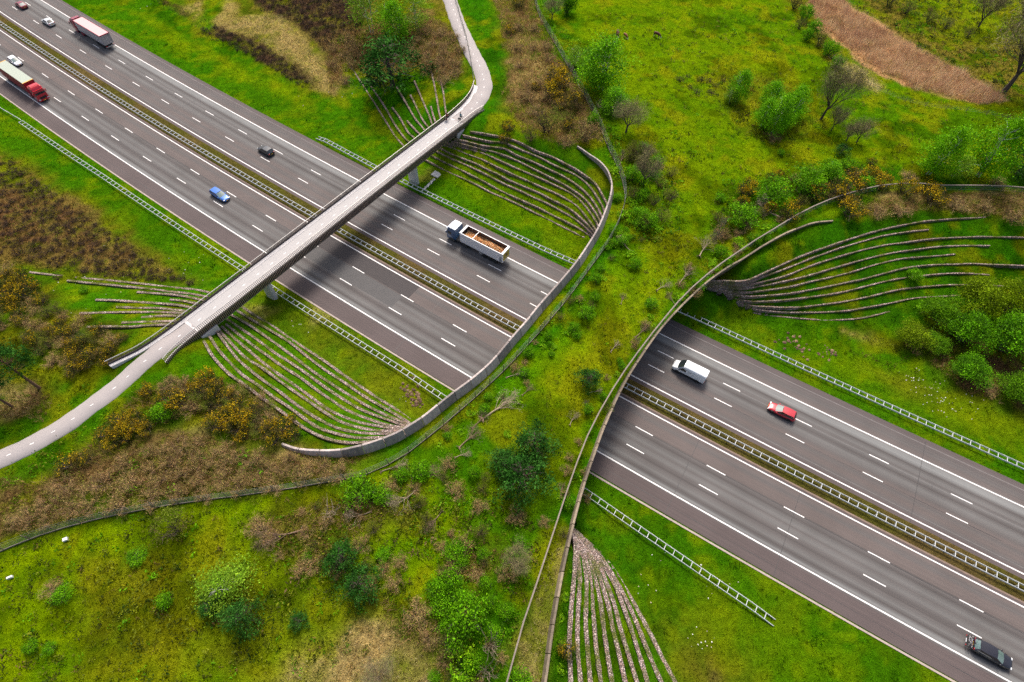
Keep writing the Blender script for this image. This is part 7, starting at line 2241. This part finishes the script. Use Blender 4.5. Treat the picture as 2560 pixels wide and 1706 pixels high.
# thin out with distance
keep = g.uniform(size=n) < np.clip(1.25 - y / 190, .32, 1)
x, y = x[keep], y[keep]
m = ok_spots(x, y); x, y = x[m], y[m]
zc = zone_col(x, y); z = surf_z(x, y)
tall = sstep(-.01, .06, zc[:, 0] - zc[:, 1] * .72)          # dry, yellow or brown growth stands taller
lump = fbm(x, y, 1.3, 2, 60.0)
patch = fbm(x, y, 3.5, 3, 71.0)
h = (.10 + .20 * tall + .42 * sstep(.5, .8, lump) * sstep(.4, .6, patch)) * g.uniform(.6, 1.3, len(x))
w = .035 + .035 * g.uniform(size=len(x))
col = zc * (0.75 + 1.0 * lump[:, None]) * (1 + g.normal(size=(len(x), 1)) * .32)
hue = g.uniform(size=len(x))
col = np.where((hue < .10)[:, None], col * .55, col); col = np.where((hue > .90)[:, None], col * np.array([1.55, 1.35, 1.6]), col)
blades("grass", x, y, z, h, w, np.clip(col, .003, .8), M_GRASS, 'rough grass covering the verges, terraces, meadows and overpass', 'grass', 3, .7, 22)

def zone_points(poly, n, seed):
    gg = np.random.default_rng(seed)
    W = np.array([GTD(a, b)[:2] for a, b in poly])
    x = gg.uniform(W[:, 0].min(), W[:, 0].max(), n * 3); y = gg.uniform(W[:, 1].min(), W[:, 1].max(), n * 3)
    d = poly_sd(x + (fbm(x, y, 4, 2, 3.0) - .5) * 3, y + (fbm(x, y, 4, 2, 6.0) - .5) * 3, W)
    m = (d > 0) & ok_spots(x, y); return x[m][:n], y[m][:n]

def stand(name, polys, dens, h0, h1, w, pal, label, cat, seed, lean=.6, k=3, mat=None):
    xs, ys = [], []
    for i, P in enumerate(polys):
        W = np.array([GTD(a, b)[:2] for a, b in P]); area = .5 * abs(np.dot(W[:, 0], np.roll(W[:, 1], 1)) - np.dot(W[:, 1], np.roll(W[:, 0], 1)))
        a, b = zone_points(P, int(area * dens), seed + i); xs.append(a); ys.append(b)
    x = np.concatenate(xs); y = np.concatenate(ys); gg = np.random.default_rng(seed)
    n = len(x); pal = np.array(pal); f = fbm(x, y, 3.0, 3, seed * 1.0)
    pick_ = np.clip(((f - .25) * 2 * len(pal) + gg.normal(0, .8, n)).astype(int), 0, len(pal) - 1)
    hh = gg.uniform(h0, h1, n) * (.5 + f)
    return blades(name, x, y, surf_z(x, y), hh, np.full(n, w), pal[pick_], mat or M_TWIG, label, cat, k, lean, seed)

stand("bramble_thicket", [
    [(-40, 1250), (-40, 1120), (120, 1090), (240, 1020), (420, 1000), (620, 1040), (770, 1058), (860, 1056), (790, 1090), (600, 1120), (300, 1160), (120, 1205)],
    [(745, 95), (800, 75), (870, 60), (960, 30), (1040, 60), (1060, 160), (1010, 195), (960, 150), (870, 190), (800, 140), (770, 210), (750, 150)],
    [(1125, -20), (1210, -20), (1260, 90), (1300, 150), (1345, 215), (1390, 310), (1330, 330), (1260, 325), (1190, 300), (1165, 230), (1170, 130)],
    [(1980, 482), (2010, 458), (2080, 447), (2200, 444), (2400, 444), (2400, 510), (2290, 498), (2200, 488), (2080, 486)],
    [(1050, 1275), (1130, 1262), (1178, 1282), (1100, 1340), (1040, 1320)], [(850, 1380), (930, 1375), (1005, 1420), (1015, 1500), (960, 1480), (900, 1430)],
    [(-40, 905), (100, 905), (110, 955), (-40, 970)], [(2060, 790), (2130, 825), (2210, 900), (2300, 940), (2290, 900), (2200, 850), (2120, 790)],
    [(570, 1205), (760, 1165), (900, 1150), (860, 1240), (700, 1300), (600, 1255)],
    [(250, 1000), (330, 900), (480, 875), (600, 910), (680, 990), (640, 1010), (520, 1000), (420, 960), (300, 1005)]],
    9, .35, 1.0, .035, [(.20, .12, .045), (.30, .17, .07), (.38, .24, .10), (.20, .22, .02), (.46, .32, .14), (.33, .17, .09), (.15, .25, .01)], 'brown dry bramble and dead grass covering the banks', 'brambles', 31, .8, mat=M_GRASS)
stand("reed_bed", [[(1848, -30), (1905, -30), (1960, 24), (2050, 84), (2140, 136), (2235, 186), (2310, 232), (2250, 240), (2105, 206), (2005, 152), (1925, 92), (1876, 46)]],
    11, 1.0, 1.9, .03, [(.36, .21, .13), (.46, .28, .16), (.58, .39, .22), (.70, .52, .31), (.42, .25, .16)], 'bed of reddish brown reeds in the far right meadow', 'reeds', 61, .45, mat=M_GRASS)
stand("dry_grass", [[(475, 62), (560, 42), (640, 32), (700, 92), (745, 152), (790, 202), (770, 212), (722, 192), (640, 122), (560, 77)], [(625, 1590), (705, 1515), (800, 1455), (940, 1425), (1025, 1480), (1010, 1590)],
    [(1930, 132), (1990, 160), (2028, 200), (2010, 213), (1960, 185)], [(1180, 1580), (1205, 1450), (1240, 1335), (1280, 1250), (1295, 1250), (1275, 1340), (1262, 1460), (1248, 1580)], [(-40, 900), (40, 892), (90, 940), (30, 958), (-40, 958)]],
    10, .15, .45, .03, [(.46, .37, .17), (.54, .46, .24), (.38, .29, .12), (.33, .33, .07)], 'pale straw coloured dry grass on the sandy patches', 'dry grass', 81, .9, mat=M_GRASS)
stand("heather_cover", [[(456, 69), (500, 59), (560, 86), (640, 126), (714, 186), (704, 204), (640, 164), (540, 104), (460, 84)], [(560, -40), (868, -40), (830, 70), (780, 110), (740, 118), (690, 60), (600, 20)], [(315, -28), (420, 20), (444, 41), (400, 30)]],
    7, .15, .45, .05, [(.07, .04, .028), (.095, .055, .038), (.055, .036, .02), (.12, .08, .045)], 'dark brown heather covering the heath', 'heather', 91, .9)
# white flowers and stones
def dots(name, spots, label, cat, size, cols, seed):
    gg = np.random.default_rng(seed); xs = []; ys = []
    for px, py, rpx, cnt in spots:
        x, y, z = GTD(px, py); r = rpx * mpp(x, y)
        xs.append(x + gg.normal(0, r, cnt)); ys.append(y + gg.normal(0, r, cnt))
    x = np.concatenate(xs); y = np.concatenate(ys); m = ok_spots(x, y); x, y = x[m], y[m]
    V = []; F = []; C = []
    z = surf_z(x, y)
    for i in range(len(x)):
        s = size * gg.uniform(.5, 1.5); o = len(V); c = np.array(cols[gg.integers(0, len(cols))])
        for a in range(5):
            q = 6.28 * a / 5 + i; rr = s * gg.uniform(.7, 1.2); V.append((x[i] + math.cos(q) * rr, y[i] + math.sin(q) * rr, z[i] + .02)); C.append(c)
        V.append((x[i], y[i], z[i] + s * 1.1 + .08)); C.append(c)
        for a in range(5): F.append((o + a, o + (a + 1) % 5, o + 5))
    return tag(np_mesh(name, np.array(V), np.array(F), M_TWIG, np.array(C)), label, cat, kind='stuff')
dots("rubble", [(2110, 870, 22, 26), (2160, 915, 26, 24), (2240, 930, 12, 6), (1650, 1350, 26, 14), (1610, 1470, 16, 14), (900, 940, 14, 12), (690, 740, 14, 6), (210, 625, 60, 22), (440, 620, 40, 10), (760, 215, 40, 8), (1500, 1320, 40, 10), (330, 20, 10, 3), (2200, 930, 30, 10)],
     'pale stones and white flowers scattered on the verges', 'stones', .075, [(.6, .55, .42), (.5, .42, .28), (.72, .70, .64)], 5)
dots("rubble", [(945, 905, 10, 26), (960, 925, 8, 20), (935, 880, 8, 10), (1810, 790, 16, 16), (1850, 805, 12, 14), (1900, 815, 12, 16)], 'brown broken brushwood and rubble heaps on the verge', 'rubble', .24, [(.16, .10, .06), (.24, .16, .09), (.10, .06, .04)], 6)

# low leafy undergrowth: tussocks, seedlings and herbs too many to count
def undergrowth(name, spots_, label, cat, seed):
    gg = np.random.default_rng(seed); CC = []; COL = []; SZ = []
    for poly, dens, r0, r1, pal in spots_:
        W = np.array([GTD(a, b)[:2] for a, b in poly]); area = .5 * abs(np.dot(W[:, 0], np.roll(W[:, 1], 1)) - np.dot(W[:, 1], np.roll(W[:, 0], 1)))
        x, y = zone_points(poly, int(area * dens), seed + len(CC)); n_ = len(x)
        if not n_: continue
        f = fbm(x, y, 5.0, 3, 5.0); r = gg.uniform(r0, r1, n_) * (.45 + 1.1 * f); k = 16
        ctr = np.stack([x, y, surf_z(x, y) + r * .25], -1)
        P = np.repeat(ctr, k, 0) + gg.normal(size=(n_ * k, 3)) * np.repeat(r, k)[:, None] * np.array([.5, .5, .32])
        P[:, 2] = np.maximum(P[:, 2], np.repeat(ctr[:, 2] - r * .22, k))
        pal = np.array(pal); c = pal[gg.integers(0, len(pal), n_)] * (1 + gg.normal(size=(n_, 1)) * .2)
        CC.append(P); COL.append(np.repeat(c, k, 0) * (1 + gg.normal(size=(n_ * k, 1)) * .2)); SZ.append(np.repeat(r * .26, k))
    P = np.concatenate(CC); c = np.concatenate(COL); sz = np.concatenate(SZ)
    V, F = leaf_quads(P, sz, gg, 0.0, .45)
    tag(np_mesh(name, V, F, M_LEAF, np.repeat(np.clip(c, .003, .9), 4, 0)), label, cat, kind='stuff')
GRN = [(.075, .22, .002), (.11, .29, .003), (.055, .15, .002), (.15, .33, .004)]; OLV = [(.14, .17, .012), (.10, .12, .010), (.19, .22, .014), (.06, .075, .008), (.16, .11, .03)]
LIM = [(.18, .36, .008), (.24, .42, .012), (.12, .30, .006)]; DRKG = [(.03, .06, .006), (.045, .05, .01), (.05, .09, .008)]
DECK_L = [(1405, 330), (1450, 420), (1470, 520), (1400, 650), (1280, 800), (1120, 940), (1000, 1030), (960, 1035), (1110, 905), (1240, 770), (1360, 620), (1420, 480)]
DECK_R = [(1690, 545), (1760, 515), (1830, 500), (1700, 600), (1560, 730), (1460, 870), (1390, 1020), (1330, 1190), (1300, 1250), (1270, 1230), (1340, 1010), (1420, 840), (1530, 700), (1610, 610)]
undergrowth("undergrowth", [
    (DECK_L, 1.3, .25, .8, GRN + LIM[:1]), (DECK_R, 1.0, .25, .8, GRN + LIM[:1]),
    ([(1430, 560), (1560, 540), (1640, 590), (1500, 770), (1400, 930), (1300, 1110), (1150, 1200), (1080, 1130), (1210, 950), (1330, 760)], .5, .15, .5, OLV + GRN[:2]),
    ([(-30, 1300), (130, 1235), (300, 1190), (600, 1145), (790, 1115), (940, 1060), (1060, 1160), (1100, 1310), (1000, 1420), (850, 1480), (640, 1580), (-30, 1590)], 1.0, .2, .75, OLV + OLV[:3] + GRN[:2] + DRKG),
    ([(1000, 1100), (1200, 1130), (1260, 1240), (1190, 1420), (1120, 1580), (1000, 1560), (1010, 1400), (1090, 1280)], 1.2, .25, .9, GRN + OLV + DRKG[:1]),
    ([(560, 1210), (760, 1150), (1000, 1040), (1100, 1100), (1060, 1260), (900, 1380), (700, 1350)], 1.0, .25, .9, OLV + GRN[:2] + [(.2, .13, .06)]),
    ([(1330, 40), (1860, 0), (1900, 110), (2050, 210), (2353, 260), (2353, 400), (2050, 385), (1880, 400), (1760, 425), (1650, 500), (1540, 580), (1440, 500), (1430, 300)], .22, .2, .7, OLV + GRN + LIM[:1] + DRKG),
    ([(1640, 170), (1800, 190), (1900, 290), (1820, 340), (1690, 310), (1640, 240)], .5, .2, .8, OLV + DRKG),
    ([(1910, -20), (2353, -20), (2353, 240), (2310, 235), (2200, 175), (2060, 85)], .5, .3, 1.0, OLV + GRN[:2] + DRKG),
    ([(1440, 380), (1560, 420), (1560, 560), (1450, 560), (1430, 480)], .9, .3, 1.0, GRN + OLV[:2]),
    ([(1640, 430), (1760, 400), (1900, 390), (2050, 380), (2050, 430), (1850, 470), (1750, 520), (1640, 560)], 1.0, .3, 1.0, GRN + OLV[:3]),
    ([(1225, -10), (1320, 90), (1370, 200), (1430, 320), (1420, 440), (1390, 330), (1330, 210), (1270, 110)], 1.1, .3, 1.0, GRN + LIM + OLV[:1]),
    ([(0, 350), (60, 390), (200, 490), (330, 590), (440, 650), (300, 640), (80, 620), (0, 600)], .9, .2, .6, OLV + DRKG + [(.10, .06, .035), (.13, .085, .04)]),
    ([(400, 10), (500, 60), (600, 20), (800, 200), (760, 215), (560, 120), (460, 70)], .5, .2, .5, OLV + [(.2, .15, .06)]),
    ([(120, 970), (240, 880), (330, 880), (250, 990), (120, 1070), (0, 1130), (0, 1110)], 1.0, .2, .7, GRN + OLV[:3]),
    ([(0, 1010), (120, 940), (250, 850), (260, 870), (130, 965), (0, 1035)], 1.0, .2, .6, GRN),
    ([(-30, 1240), (120, 1180), (420, 1120), (800, 1080), (780, 1060), (420, 1010), (120, 1100), (-30, 1150)], .6, .3, .9, OLV + GRN[:2] + LIM[:1] + [(.25, .17, .08)]),
    ([(1060, 0), (1105, 0), (1160, 140), (1165, 240), (1130, 250), (1120, 170)], .6, .15, .4, GRN), ([(1950, 760), (2050, 790), (2150, 880), (2050, 870), (1950, 800)], .5, .2, .6, OLV),
    ([(1300, 1290), (1320, 1250), (1310, 1590), (1262, 1590)], 1.0, .2, .5, GRN + LIM)],
    'low green and olive tussocks, herbs and seedlings covering the rough ground', 'undergrowth', 401)
